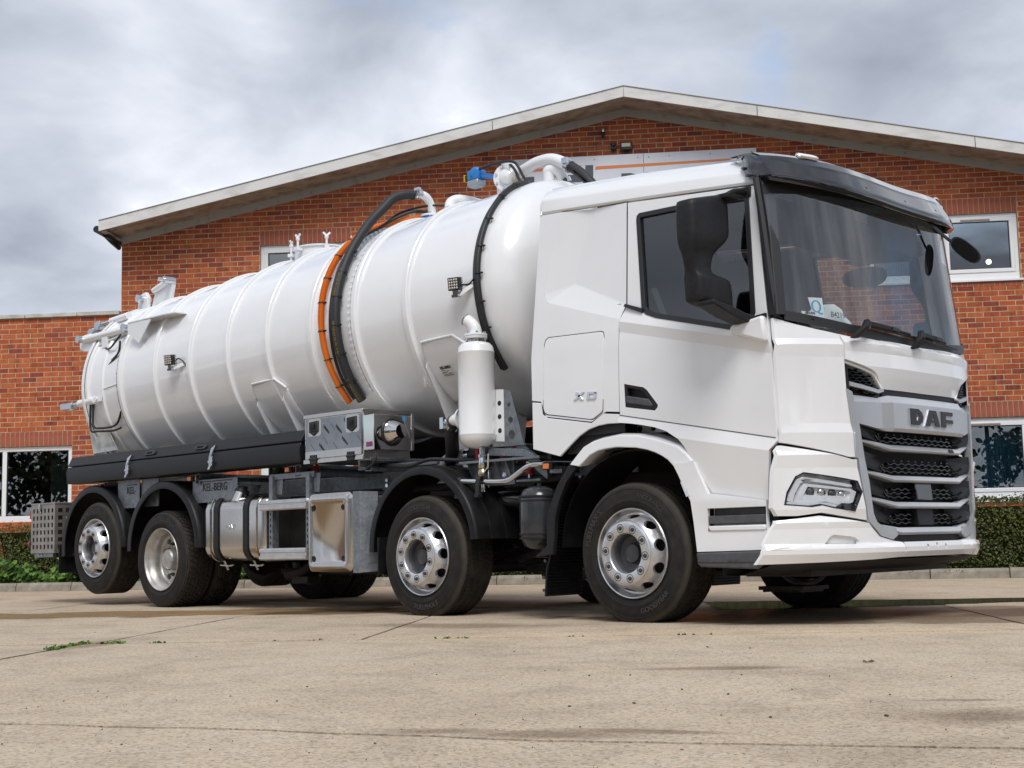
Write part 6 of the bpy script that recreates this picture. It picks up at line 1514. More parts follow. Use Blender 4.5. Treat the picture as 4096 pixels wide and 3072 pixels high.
for i in range(6): a = 2 * math.pi * i / 6 + 0.4; fb.cyl((SX + 0.077 * math.cos(a), SY + 0.077 * math.sin(a), 2.138), (SX + 0.077 * math.cos(a), SY + 0.077 * math.sin(a), 2.21), 0.011, 6)
part('flange_bolt', fb, M['chrome'], si)
ob = part('outlet_elbow', MB().tube(spline([(SX, SY, 2.19), (SX - 0.004, SY, 2.235), (SX - 0.035, SY - 0.01, 2.285), (SX - 0.075, SY - 0.02, 2.312)], 6), 0.050, 22, caps=False), M['tank_white'], si, smooth=60)
pa, pb = Vector((SX - 0.075, SY - 0.02, 2.312)), Vector((SX - 0.035, SY - 0.01, 2.285)); dd_ = (pa - pb).normalized()
ob2 = MB().lathe([(0.050, -0.002), (0.050, 0.012), (0.045, 0.012), (0.0445, -0.05), (0.0, -0.06)], pa, dd_, 22)
part('pipe_mouth', ob2, mat('pipe_inside', (0.22, 0.20, 0.18), 0.5, 0.6), si)
sp_ = part('side_port', MB().lathe([(0.09, 0.0), (0.09, 0.016), (0.0, 0.017), (0.052, 0.017), (0.052, 0.07), (0.050, 0.09)], (SX - 0.142, SY - 0.01, 1.535), (-1, 0, 0), 24).tube(spline([(SX - 0.2, SY - 0.01, 1.535), (SX - 0.26, SY + 0.0, 1.53), (SX - 0.30, SY + 0.02, 1.505)], 4), 0.048, 18), M['tank_white'], si, smooth=50)
sh_ = part('silencer_hose', MB().tube(spline([(SX - 0.26, SY + 0.0, 1.530), (SX - 0.32, SY + 0.03, 1.49), (SX - 0.38, SY + 0.08, 1.40), (SX - 0.46, SY + 0.16, 1.29), (SX - 0.60, SY + 0.25, 1.22), (SX - 0.8, SY + 0.32, 1.2)], 6), 0.056, 18), M['hose'], si, smooth=60)
part('hose_clamp', MB().lathe([(0.057, -0.02), (0.063, -0.02), (0.063, 0.02), (0.057, 0.02)], (SX - 0.30, SY + 0.02, 1.505), (-0.8, 0.35, -0.5), 22, close=True).box((SX - 0.37, SY - 0.06, 1.47), (SX - 0.33, SY - 0.03, 1.56)), M['chrome'], si)
part('drain', MB().lathe([(0.024, 1.30), (0.022, 1.245), (0.034, 1.243), (0.034, 1.222), (0.028, 1.22), (0.030, 1.215), (0.030, 1.160), (0.0, 1.160)], (SX + 0.06, SY - 0.01, -0.003), (0, 0, 1), 16), M['chrome'], si)
part('ball_valve', MB().lathe([(0.0, 1.162), (0.034, 1.162), (0.036, 1.135), (0.028, 1.13), (0.040, 1.11), (0.043, 1.085), (0.038, 1.06), (0.030, 1.055), (0.034, 1.05), (0.030, 1.035), (0.0, 1.035)], (SX + 0.062, SY - 0.01, 0), (0, 0, 1), 14).cyl((SX + 0.09, SY - 0.04, 1.085), (SX + 0.13, SY - 0.05, 1.09), 0.014, 8), M['brass'], si)
part('drain_spout', MB().lathe([(0.034, 0.0), (0.032, 0.03), (0.026, 0.045), (0.026, 0.095), (0.020, 0.095), (0.020, 0.05)], (SX + 0.065, SY - 0.01, 1.045), (0.06, -0.03, -1), 16), M['chrome'], si)
part('valve_lever', MB().bar((SX + 0.12, SY - 0.05, 1.09), (SX + 0.17, SY - 0.06, 1.13), 0.02, 0.008).tube([(SX + 0.16, SY - 0.05, 1.12), (SX + 0.18, SY - 0.06, 1.24)], 0.007, 6).tube([(SX + 0.165, SY - 0.05, 1.11), (SX + 0.165, SY - 0.05, 0.98)], 0.004, 5), M['chrome'], si)
part('grey_bend', MB().tube(spline([(-2.35, -0.80, 1.14), (-2.28, -0.82, 1.22), (-2.15, -0.82, 1.265), (-1.98, -0.82, 1.268)], 5), 0.055, 16), mat('grey_pipe', (0.30, 0.29, 0.28), 0.4), truck, smooth=60)
part('clamp_band', MB().lathe([(0.056, -0.025), (0.062, -0.025), (0.062, 0.025), (0.056, 0.025)], (-1.99, -0.82, 1.268), (1, 0, 0), 20, close=True), M['chrome'], truck)
part('black_hose', MB().tube([(-1.98, -0.82, 1.268), (-1.72, -0.82, 1.266), (-1.5, -0.7, 1.25)], 0.052, 16), M['hose'], truck, smooth=60)

# ------------------------------------------------------------------ perforated basket at the tail
bx0, bx1, by0, by1, bz0, bz1 = -8.78, -8.228, -1.20, -0.80, 0.552, 1.092
def perforated(u0, u1, v0, v1, nu, nv, fm, hu, hv, iu=0.06, iv=0.07):
    loops = [[(u0, v0), (u1, v0), (u1, v1), (u0, v1)]]
    for i in range(nu):
        for j in range(nv):
            cu = u0 + iu + (u1 - u0 - 2 * iu) * (i / (nu - 1) if nu > 1 else 0.5); cv = v0 + iv + (v1 - v0 - 2 * iv) * j / (nv - 1)
            loops.append([(cu - hu, cv - hv), (cu + hu, cv - hv), (cu + hu, cv + hv), (cu - hu, cv + hv)])
    return panel_mb(loops, fm, thick=0.006)
M['basket'] = noisy(mat('dull_stainless_basket', rough=0.42, metal=0.7), 6, (0.30, 0.28, 0.255), (0.42, 0.395, 0.365))
bs = part('wheel_chock_basket', perforated(bx0, bx1, bz0, bz1, 6, 6, lambda u, v, d: (u, by0 + d, v), 0.020, 0.0235), M['basket'], truck, smooth=0)
part('basket_end', perforated(by0 + 0.006, by1, bz0, bz1, 4, 6, lambda u, v, d: (bx1 - d, u, v), 0.027, 0.0235), M['basket'], bs, smooth=0)
part('basket_back', perforated(bx0, bx1, bz0, bz1, 6, 6, lambda u, v, d: (u, by1 - d, v), 0.020, 0.0235), M['basket'], bs, smooth=0)
part('basket_floor', MB().box((bx0, by0 + .007, bz0), (bx1 - .007, by1 - .007, bz0 + 0.005)).box((bx0 - .004, by0 - .006, bz1 + .001), (bx1 + .006, by1, bz1 + 0.018)).box((bx0, by0 + .007, bz0 + .006), (bx0 + .005, by1 - .007, bz1)), M['basket'], bs, bevel=0.002)
part('basket_catch', MB().box((-8.575, by0 - 0.022, 1.02), (-8.545, by0 - 0.002, 1.10)).lathe([(0.016, 0), (0.021, 0.004), (0.016, 0.008)], (-8.56, by0 - 0.012, 1.0), (0, 1, 0), 12), M['chrome'], bs, bevel=0.003)
part('basket_bearer', MB().box((-8.71, by0 + 0.01, 0.505), (-8.28, by0 + 0.05, 0.550)), M['galv'], bs, bevel=0.003)
part('bearer_bolt', MB().cyl((-8.57, by0 + .012, 0.53), (-8.57, by0 - 0.01, 0.53), 0.016, 6).cyl((-8.51, by0 + .012, 0.53), (-8.51, by0 - 0.01, 0.53), 0.016, 6), M['chrome'], bs)
part('rear_bumper', MB().box((-8.75, -1.15, 0.50), (-8.62, 1.15, 0.60)).box((-8.6, -0.5, 0.5), (-8.0, -0.44, 0.62)).box((-8.6, -1.1, 0.515), (-7.6, -1.05, 0.545)), M['iron'], truck)
tlp = part('tail_lamp', MB().box((-8.85, -1.17, 0.93), (-8.80, -0.90, 1.04)).cyl((-8.85, -1.16, 0.66), (-8.79, -1.14, 0.66), 0.065, 18), M['plastic'], truck, bevel=0.006)
part('lens', MB().box((-8.858, -1.18, 0.94), (-8.851, -0.92, 1.03)).box((-8.845, -1.181, 0.94), (-8.81, -1.171, 1.03)).cyl((-8.835, -1.17, 0.66), (-8.80, -1.165, 0.66), 0.05, 18), M['red_lens'], tlp)
# ================================================================== THE TANKER TRUCK: cab
def ysn(z): return -1.22 + 0.10 * max(0.0, min(z, 3.2) - 1.9) / 1.05
def xf(y, z): return 1.57 - 0.36 * (abs(y) / 1.21) ** 3.5 - 0.115 * max(0.0, z - 1.75)
def lerp(t, pts):
    for (a, b), (c, d) in zip(pts[:-1], pts[1:]):
        if t <= c: return b + (d - b) * max(0.0, (t - a)) / (c - a)
    return pts[-1][1]
def sidemap(off=0.0): return lambda u, v, d: (u, ysn(v) - off + d, v)
def frontmap(off=0.0):
    f = off if callable(off) else (lambda u, v: off)
    return lambda u, v, d: (xf(u, v) + f(u, v) - d, u, v)
YC = [i * 0.1 for i in range(-13, 14)] + [-1.15, 1.15, -1.05, 1.05, -.95, .95, -.85, .85]
def mirrored(mb):
    q = MB(); q.v = [(x, -y, z) for x, y, z in mb.v]; q.f = [f[::-1] for f in mb.f]; return q
def two(name, mb, m, parent=None, bevel=0.0, smooth=35, second=None):
    a = part(name, mb, m, parent or truck, bevel=bevel, smooth=smooth)
    b = part(name, mirrored(mb), m, second or parent or truck, bevel=bevel, smooth=smooth)
    return a, b
W = M['white']
M['cab_dark'] = mat('cab_inside_black', (0.012, 0.012, 0.013), 0.7)
M['trim_grey'] = mat('cab_trim_grey', (0.21, 0.215, 0.22), 0.75)
M['cloth'] = noisy(mat('seat_cloth', rough=0.9), 40, (0.03, 0.03, 0.034), (0.055, 0.055, 0.06))
M['screen'] = glass('windscreen_glass', (0.88, 0.92, 0.93), 0.18)
M['door_glass'] = glass('door_glass', (0.66, 0.70, 0.71), 0.10)
M['clear'] = glass('clear_lens', (0.96, 0.97, 0.98), 0.035)
M['gloss_black'] = mat('gloss_smoked_black', (0.010, 0.010, 0.012), 0.06, coat=1.0)
M['letter_black'] = mat('letter_black', (0.006, 0.006, 0.007), 0.22, spec=0.3)
M['silver'] = noisy(mat('silver_paint', rough=0.30, metal=0.45), 3, (0.44, 0.455, 0.48), (0.50, 0.515, 0.54))
M['bright_chrome'] = mat('bright_chrome', (0.78, 0.78, 0.80), 0.07, 1.0)
M['mirror_glass'] = mat('mirror_glass', (0.6, 0.6, 0.62), 0.03, 1.0)

def shrink(lp, g):
    out = []; n = len(lp); area = sum(lp[i][0] * lp[(i+1) % n][1] - lp[(i+1) % n][0] * lp[i][1] for i in range(n)); sg = 1 if area > 0 else -1
    for i in range(n):
        a, b, c = Vector(lp[i-1]), Vector(lp[i]), Vector(lp[(i+1) % n]); d1 = (b - a).normalized(); d2 = (c - b).normalized()
        n1 = Vector((-d1.y, d1.x)) * sg; n2 = Vector((-d2.y, d2.x)) * sg; m_ = (n1 + n2); m_ = m_ / max(0.3, m_.length_squared) * 2
        out.append((b.x + m_.x * g, b.y + m_.y * g))
    return out
# ---- inner shell: dark liner behind the panels, back wall, floor
core = MB()
core.box((-0.885, -1.09, 1.16), (-0.85, 1.09, 3.02))                              # back wall
core.box((-0.85, -1.06, 1.30), (-0.06, -1.05, 2.90)).box((-0.85, 1.05, 1.30), (-0.06, 1.06, 2.90)).box((-0.85, -1.185, 1.30), (-0.06, -1.175, 2.20)).box((-0.85, 1.175, 1.30), (-0.06, 1.185, 2.20))
core.box((-0.85, -1.15, 1.36), (1.15, 1.15, 1.40))                                 # floor
core.box((-0.62, -1.16, 1.18), (-0.1, -1.10, 1.36)).box((0.50, -1.185, 0.80), (1.16, -1.165, 1.90)).box((0.50, 1.165, 0.80), (1.16, 1.185, 1.90))
core.box((1.12, -1.19, 0.42), (1.16, 1.19, 1.80)).box((0.6, -1.10, 0.40), (1.12, -0.9, 1.2)).box((0.6, 0.9, 0.40), (1.12, 1.10, 1.2))
core.box((1.15, -0.92, 0.42), (1.33, 0.92, 1.70))
part('cab_core', core, M['cab_dark'], truck, smooth=0)
lin = MB().add([(-0.84, -1.0, 3.0), (0.95, -1.0, 2.84), (0.95, 1.0, 2.84), (-0.84, 1.0, 3.0)], [(0, 1, 2, 3)])
part('headlining', lin, M['trim_grey'], truck, smooth=0)
part('back_lining', MB().box((-0.845, -1.08, 1.4), (-0.835, 1.08, 2.99)), M['trim_grey'], truck, smooth=0)
part('header_shelf', MB().prism([(0.55, -1.02, 2.80), (1.10, -1.02, 2.76), (1.14, -1.02, 2.66), (1.0, -1.02, 2.62), (0.60, -1.02, 2.66)], (0, 2.04, 0)), M['cab_dark'], truck, bevel=0.02)
part('sun_blind', MB().box((1.16, -0.85, 2.60), (1.17, -0.1, 2.80)).box((1.16, 0.1, 2.60), (1.17, 0.8, 2.80)), M['cab_dark'], truck)
dash = []
db = MB()
prof = [(0.72, 1.42), (0.72, 1.72), (0.80, 1.80), (1.0, 1.83), (1.36, 1.775), (1.36, 1.42)]
db.prism([(x, -0.88, z) for x, z in prof], (0, 1.76, 0)).prism([(min(x, 1.18), -1.12, z) for x, z in prof], (0, 2.24, 0))
dsh = part('dashboard', db, M['trim_grey'], truck, bevel=0.03)
part('binnacle', MB().prism([(0.78, -0.9, 1.80), (0.82, -0.9, 1.93), (1.05, -0.9, 1.90), (1.1, -0.9, 1.80)], (0, 0.6, 0)), M['trim_grey'], dsh, bevel=0.03)
sw = MB().tube([Vector((0.66, -0.60, 1.93)) + Vector((0.16 * math.cos(t), 0, 0.12 * math.cos(t))) + Vector((0, 0.215 * math.sin(t), 0)) for t in np.linspace(0, 2 * math.pi, 36, endpoint=False)], 0.016, 8, closed=True).cyl((0.66, -0.60, 1.92), (0.86, -0.60, 1.72), 0.05, 12).bar((0.66, -0.80, 1.93), (0.66, -0.40, 1.93), 0.05, 0.02)
part('steering_wheel', sw, M['plastic'], truck)
for y in (-0.62, 0.62):
    sb = MB().box((-0.25, y - 0.25, 1.62), (0.30, y + 0.25, 1.76)).prism([(-0.36, y - 0.24, 1.72), (-0.20, y - 0.24, 1.74), (-0.34, y - 0.24, 2.38), (-0.46, y - 0.24, 2.38)], (0, 0.48, 0)).box((-0.2, y - 0.2, 1.40), (0.22, y + 0.2, 1.62))
    se = part('seat', sb, M['cloth'], truck, bevel=0.05, seg=3)
    part('headrest', MB().box((-0.48, y - 0.15, 2.40), (-0.38, y + 0.15, 2.60)), M['cloth'], se, bevel=0.04)
part('seat_belt', MB().prism([(0.10, -1.05, 2.3), (0.15, -1.05, 2.3), (0.30, -1.04, 1.92), (0.25, -1.04, 1.92)], (0, 0.003, 0)), mat('pale_belt', (0.35, 0.36, 0.36), 0.8), truck)

# ---- side: rear quarter, locker, skirt
O1, O2, O3, O4 = (-0.66, 2.978), (-0.80, 2.37), (-0.765, 2.305), (-0.062, 2.088)
I1, I2, I3 = (-0.387, 2.953), (-0.545, 2.418), (-0.010, 2.186)
TR_, DT, BR = (-0.872, 2.992), (-0.034, 2.930), (-0.906, 1.588)
B2 = (-0.083, 1.428)
def sp3(p, ins=0.0): return (p[0], ysn(p[1]) + ins, p[1])
q = MB()
vs_list = [sp3(TR_), sp3(O1), sp3(O2), sp3((-0.90, 2.10)), sp3(O3), sp3(O4), sp3(I1, 0.030), sp3(I2, 0.052), sp3(I3, 0.004), sp3(DT, 0.004), sp3((-0.90, 1.9)), sp3((-0.066, 2.06)), sp3((-0.068, 1.9))]
q.add(vs_list, [(1, 2, 7, 6), (2, 4, 7), (4, 5, 8, 7), (6, 7, 8, 9)])
q.add([sp3(TR_), sp3((-0.90, 2.10)), sp3((-0.90, 1.9)), (-0.875, -1.0, 2.992), (-0.900, -1.0, 2.10), (-0.90, -1.0, 1.9)], [(0, 3, 4, 1), (1, 4, 5, 2)])
rq = two('rear_quarter', q, W, bevel=0.008)
for o in rq: o.modifiers[0].segments = 3; o.modifiers[0].width = 0.012; o.modifiers[0].angle_limit = R(8)
lock = [(-0.773, 1.984), (-0.764, 2.020), (-0.733, 2.038), (-0.235, 2.021), (-0.210, 2.012), (-0.203, 1.985), (-0.227, 1.470), (-0.235, 1.452), (-0.310, 1.412), (-0.335, 1.409), (-0.755, 1.478), (-0.780, 1.492), (-0.792, 1.522)]
def grow(lp, g):
    cx = sum(p[0] for p in lp) / len(lp); cz = sum(p[1] for p in lp) / len(lp)
    return [(p[0] + g * (1 if p[0] > cx else -1), p[1] + g * (1 if p[1] > cz else -1)) for p in lp]
def qmap(u, v, d): return (u, ysn(v) + d, v)
lower_q = [(-0.905, 1.9), TR_, O1, O2, O3, O4, (-0.066, 2.060), (-0.069, 1.899), (-0.079, 1.440), (-0.20, 1.452), (-0.235, 1.438), (-0.33, 1.392), (-0.345, 1.392), (-0.765, 1.460), (-0.80, 1.48), (-0.815, 1.575), (-0.906, 1.590)]
# the strip above z = 1.899 belongs to the facets; the locker flap crosses it, so the flap stands 3 mm proud
two('quarter_panel', panel_mb([lower_q], qmap, cv=(1.9,), thick=0.02), W)
fl_, fl2 = two('locker_flap', panel_mb([lock], lambda u, v, d: (u, ysn(v) - 0.0045 + d, v), cv=(1.9,), thick=0.012), W, bevel=0.004)
gp = MB(); g1, g0 = grow(lock, 0.006), grow(lock, -0.001)
k = len(lock)
gp.v = [(p[0], ysn(p[1]) - 0.0012, p[1]) for p in g1] + [(p[0], ysn(p[1]) - 0.0012, p[1]) for p in g0]
gp.f = [(i, (i + 1) % k, k + (i + 1) % k, k + i) for i in range(k)]
two('flap_seal', gp, M['mid_plastic'], fl_, smooth=0, second=fl2)
skirt = [(-0.906, 1.577), (-0.807, 1.563), (-0.765, 1.452), (-0.335, 1.382), (-0.225, 1.440), (-0.082, 1.424), (-0.093, 1.362), (-0.18, 1.366), (-0.276, 1.359), (-0.37, 1.338), (-0.456, 1.299), (-0.55, 1.235), (-0.644, 1.164), (-0.909, 1.232)]
two('cab_skirt', panel_mb([skirt], qmap, thick=0.02), W, bevel=0.004)
def badge_letters(parent):
    mb = MB()
    def lt(pts, y0=-1.2245): mb.prism([(u, y0, v) for u, v in pts], (0, -0.008, 0))
    X0_, Zb, H = -0.492, 1.556, 0.056
    def P(u, v): return (X0_ + u + 0.25 * v * 0.6, Zb + v - u * 0.055)
    lt([P(0, 0), P(0.030, 0), P(0.102, H), P(0.072, H)]); lt([P(0.012, H), P(0.042, H), P(0.095, 0), P(0.065, 0)])
    for a in ([(0.125, 0), (0.150, 0), (0.150, H), (0.125, H)], [(0.150, H - 0.016), (0.205, H - 0.016), (0.214, H - 0.02), (0.214, H), (0.150, H)], [(0.150, 0), (0.204, 0), (0.214, 0.012), (0.150, 0.016)], [(0.190, 0.010), (0.214, 0.010), (0.214, H - 0.006), (0.190, H - 0.006)]): lt([P(*p) for p in a])
    return part('badge_letters', mb, M['bright_chrome'], parent, bevel=0.0015)
badge_letters(fl_)

# ---- door
def L1(x): return 2.070 - 0.235 * (x + 0.05)
def L2(x): return 1.415 - 0.193 * (x + 0.07)
def L3(x): return 1.300 - 0.180 * (x - 0.0)
def door_off(x, z):
    a, b, c, d = L1(x), L1(x) - 0.075, L2(x), L3(x)
    if z > a: return 0.022 * max(0.0, 1 - (z - a) / 0.11)
    if z > b: return 0.022 - 0.016 * (a - z) / (a - b)
    if z > c: return 0.006 + 0.004 * math.sin(math.pi * (b - z) / (b - c))
    if z > d: return 0.006 + 0.022 * (c - z) / max(1e-3, c - d)
    return 0.028 - 0.060 * (d - z) / 0.45
def doormap(u, v, d): return (u, ysn(v) - door_off(u, v) + d, v)
win = [(0.095, 2.818)] + [(0.52, 2.808), (0.975, 2.775), (1.000, 2.755), (1.062, 1.985), (1.045, 1.945), (0.885, 1.903), (0.270, 2.063), (0.185, 2.098), (0.148, 2.130), (0.076, 2.780), (0.078, 2.806)]
door_loop = [(-0.024, 2.928), (1.055, 2.836), (1.162, 1.953), (1.185, 1.770), (1.200, 1.251), (1.203, 1.150), (1.150, 1.095), (1.104, 0.775), (0.660, 0.828), (0.480, 1.165), (0.440, 1.212), (0.336, 1.272), (0.240, 1.305), (0.135, 1.328), (0.02, 1.348), (-0.088, 1.361), (-0.070, 1.430), (-0.058, 2.060), (-0.050, 2.082), (0.0, 2.182)]
handle_hole = [(-0.020, 1.628), (0.150, 1.588), (0.178, 1.568), (0.268, 1.458), (0.262, 1.440), (0.240, 1.422), (-0.016, 1.466)]
lc = [((0, f(0)), (-(f(1) - f(0)), 1)) for f in (L1, lambda x: L1(x) - 0.075, L2, L3)] + [((0, L1(0) + 0.11), (0.235, 1)), ((0, (L1(0) - 0.075 + L2(0)) / 2), (0.21, 1))]
dmb = panel_mb([shrink(door_loop, 0.003), win, handle_hole], doormap, cv=(1.9,), cuts=lc, thick=0.03)
doors = two('door', dmb, W, bevel=0.004, smooth=6)
seal = panel_mb([shrink(win, -0.010), shrink(win, 0.024)], lambda u, v, d: (u, ysn(v) - 0.008 - (door_off(u, v) if v < 2.2 else 0) * 0.8 + d, v), cv=(1.9,), thick=0.03)
two('window_seal', seal, M['black'], doors[0], bevel=0.004, second=doors[1])
two('belt_seal', MB().prism([(0.0, -1.2035, 2.188), (0.155, -1.206, 2.135), (0.15, -1.208, 2.105), (-0.012, -1.206, 2.170)], (0, -0.014, 0)), M['black'], doors[0], second=doors[1])
gl = panel_mb([shrink(win, 0.012)], lambda u, v, d: (u, ysn(v) + 0.012 + d, v), cv=(1.9,), thick=0.004)
two('door_window', gl, M['door_glass'], doors[0], smooth=0, second=doors[1])
hb_ = panel_mb([grow(handle_hole, 0.002)], lambda u, v, d: (u, -1.190 + d, v), thick=0.02)
hs_ = two('handle_bowl', hb_, M['plastic'], doors[0], second=doors[1])
rim_ = panel_mb([grow(handle_hole, 0.001), [(0.005, 1.600), (0.125, 1.570), (0.150, 1.552), (0.225, 1.462), (0.215, 1.455), (0.008, 1.497)]], lambda u, v, d: (u, -1.2275 + d, v), thick=0.03)
two('handle_surround', rim_, M['plastic'], doors[0], bevel=0.004, second=doors[1])
grip = MB().prism([(-0.005, -1.232, 1.545), (0.190, -1.232, 1.505), (0.225, -1.232, 1.462), (0.215, -1.232, 1.450), (-0.005, -1.232, 1.492)], (0, 0.022, 0))
two('door_handle', grip, M['mid_plastic'], doors[0], bevel=0.008, second=doors[1])
two('door_seam', MB().tube([(x, -1.22 - door_off(x, L2(x)) - 0.0006, L2(x)) for x in (-0.068, 0.3, 0.7, 1.19)], 0.0035, 5), M['mid_plastic'], doors[0], second=doors[1])
foot = MB().prism([(0.905, -1.225, 1.900), (0.93, -1.225, 1.915), (1.165, -1.225, 1.950), (1.182, -1.225, 1.775), (1.12, -1.225, 1.790), (0.91, -1.225, 1.862)], (0, -0.058, 0))
two('mirror_foot', foot, W, doors[0], bevel=0.028, second=doors[1])
# black strip between door frame and windscreen
pil = MB()
for (x0, z, w) in ((1.058, 2.845, 0.075), (1.085, 2.60, 0.078), (1.115, 2.30, 0.08), (1.150, 2.05, 0.075), (1.165, 1.95, 0.07)):
    pil.v += [(x0 + 0.004, ysn(z) - 0.004, z), (x0 + w, ysn(z) - 0.002, z), (x0 + w + 0.035, ysn(z) + 0.05, z), (x0, ysn(z) + 0.06, z)]
for i in range(4):
    for j in range(4): pil.f.append((i*4 + j, i*4 + (j+1) % 4, (i+1)*4 + (j+1) % 4, (i+1)*4 + j))
two('pillar_trim', pil, M['black'], bevel=0.006)

# ---- roof
def z0(x): return lerp(x, [(-0.875, 3.000), (0.2, 2.922), (1.06, 2.847)])
rx = [-0.872, -0.45, 0.0, 0.45, 0.85, 1.06]
rows_ = []
for x in rx:
    zz = z0(x); z1 = lerp(x, [(-0.875, 3.100), (0.13, 3.022), (1.06, 2.935)]); z2 = lerp(x, [(-0.875, 3.236), (0.03, 3.173), (0.867, 3.081), (1.06, 3.05)])
    rows_.append([(x, ysn(zz) + 0.02, zz - 0.004), (x, ysn(zz) - 0.004, zz + 0.004), (x, -1.112, z1), (x, -1.045, z2 - 0.055), (x, -0.98, z2 - 0.012), (x, -0.85, z2 + 0.003), (x, -0.4, z2 + 0.012), (x, 0, z2 + 0.014)])
fr_ = []
for (y, z) in ((-1.10, 2.84), (-1.12, 2.85), (-1.09, 2.90), (-1.02, 2.94), (-0.95, 2.95), (-0.80, 2.95), (-0.4, 2.93), (0, 2.92)): fr_.append((xf(y, 2.85) - 0.03, y, z))
rows_.append(fr_)
back = [(-0.905, p[1] * 0.97, p[2] - 0.05) for p in rows_[0]]
rows_ = [back] + rows_
rf = MB(); k = len(fr_)
full_rows = [r_ + [(p[0], -p[1], p[2]) for p in r_[-2::-1]] for r_ in rows_]
kk = 2 * k - 1
for r_ in full_rows: rf.v += r_
for i in range(len(full_rows) - 1):
    for j in range(kk - 1): rf.f.append((i*kk + j, i*kk + j + 1, (i+1)*kk + j + 1, (i+1)*kk + j))
roof = part('cab_roof', rf, W, truck, smooth=32, bevel=0.012)
roof.modifiers[0].angle_limit = R(14)
sol = roof.modifiers.new('thick', 'SOLIDIFY'); sol.thickness = 0.02; sol.offset = -1
two('drip_moulding', MB().tube([(-0.86, ysn(2.99) - 0.004, 2.992), (-0.87, -1.09, 3.10), (-0.868, -0.99, 3.22)], 0.006, 6), W, roof, second=roof)

# ---- windscreen
def zb(y): return 1.800 + 0.140 * (abs(y) / 1.2) ** 2.5
def zt(y): return 2.865 - 0.02 * (abs(y) / 1.2)
ys_ = [-1.165 + 2.33 * i / 40 for i in range(41)]
lo_ = [(y, zb(y) + 0.012) for y in ys_]; hi__ = [(y, zt(y)) for y in ys_]
ws = MB(); nz = 9
for i, y in enumerate(ys_):
    for j in range(nz + 1):
        z = lo_[i][1] + (hi__[i][1] - lo_[i][1]) * j / nz; ws.v.append((xf(y, z), y, z))
for i in range(40):
    for j in range(nz): ws.f.append((i*(nz+1) + j, (i+1)*(nz+1) + j, (i+1)*(nz+1) + j + 1, i*(nz+1) + j + 1))
wsc = part('windscreen', ws, M['screen'], truck, smooth=80)
for s in (-1, 1):
    pts = []
    for z in np.linspace(zb(1.165) + 0.01, 2.86, 12): pts.append((xf(1.19, z) + 0.004, s * 1.192, z))
    part('screen_edge', MB().tube(pts, [0.024] * 12, 6), M['black'], wsc)
bt = MB()
for i, y in enumerate(ys_):
    bt.v += [(xf(y, 1.8) + 0.004, y, zb(y) - 0.012), (xf(y, 1.85) + 0.003, y, zb(y) + 0.052)]
bt.f = [(2*i, 2*i+2, 2*i+3, 2*i+1) for i in range(40)]
part('screen_base', bt, M['black'], wsc, smooth=80)
tp_ = MB()
for i, y in enumerate(ys_):
    tp_.v += [(xf(y, 2.7) - 0.004, y, 2.755), (xf(y, 2.85) - 0.004, y, 2.87)]
tp_.f = [(2*i, 2*i+2, 2*i+3, 2*i+1) for i in range(40)]
part('screen_shade_band', tp_, M['cab_dark'], wsc, smooth=80)

# ---- corner panels, bonnet flap, grilles
def coff(u, v): return lerp(v, [(1.04, 0.004), (1.20, 0.016), (1.26, 0.006), (1.68, 0.004), (1.76, 0.016), (1.80, 0.002), (2.0, 0.0)])
corner = [(-1.205, 1.932), (-1.10, 1.888), (-1.0, 1.858), (-0.857, 1.828), (-0.842, 1.670), (-0.838, 1.48), (-0.806, 1.25), (-0.780, 1.048), (-0.835, 1.046), (-1.212, 1.140), (-1.216, 1.70)]
two('corner_panel', panel_mb([corner], frontmap(coff), cu=YC, cv=(1.2, 1.26, 1.68, 1.76, 1.80), thick=0.02), W, bevel=0.004, smooth=7)
def hoff(u, v): return lerp(v, [(1.48, -0.018), (1.56, 0.004), (1.63, 0.016), (1.72, 0.012), (1.775, 0.022), (1.83, -0.008)])
hood = [(-0.850, 1.832), (-0.753, 1.812), (-0.69, 1.822), (-0.5, 1.812), (0, 1.797), (0.5, 1.812), (0.69, 1.822), (0.753, 1.812), (0.850, 1.832), (0.838, 1.668), (0.70, 1.632), (0.612, 1.606), (0.585, 1.590), (0.505, 1.492), (0, 1.490), (-0.505, 1.492), (-0.585, 1.590), (-0.612, 1.606), (-0.70, 1.632), (-0.838, 1.668)]
hd = part('bonnet_flap', panel_mb([hood], frontmap(hoff), cu=YC, cv=(1.56, 1.63, 1.72, 1.775), thick=0.025), W, truck, bevel=0.004, smooth=7)
two('bonnet_edge', panel_mb([[(-0.838, 1.664), (-0.70, 1.628), (-0.607, 1.600), (-0.580, 1.584), (-0.500, 1.486), (-0.508, 1.478), (-0.588, 1.572), (-0.612, 1.586), (-0.70, 1.612), (-0.838, 1.648)]], frontmap(-0.006), cu=YC, thick=0.03), W, hd)
part('black_strip', panel_mb([[(-0.50, 1.450), (0.50, 1.450), (0.505, 1.488), (-0.505, 1.488)]], frontmap(-0.020), cu=YC, thick=0.02), M['plastic'], truck)
M['grille_black'] = mat('grille_black', (0.010, 0.010, 0.011), 0.35)
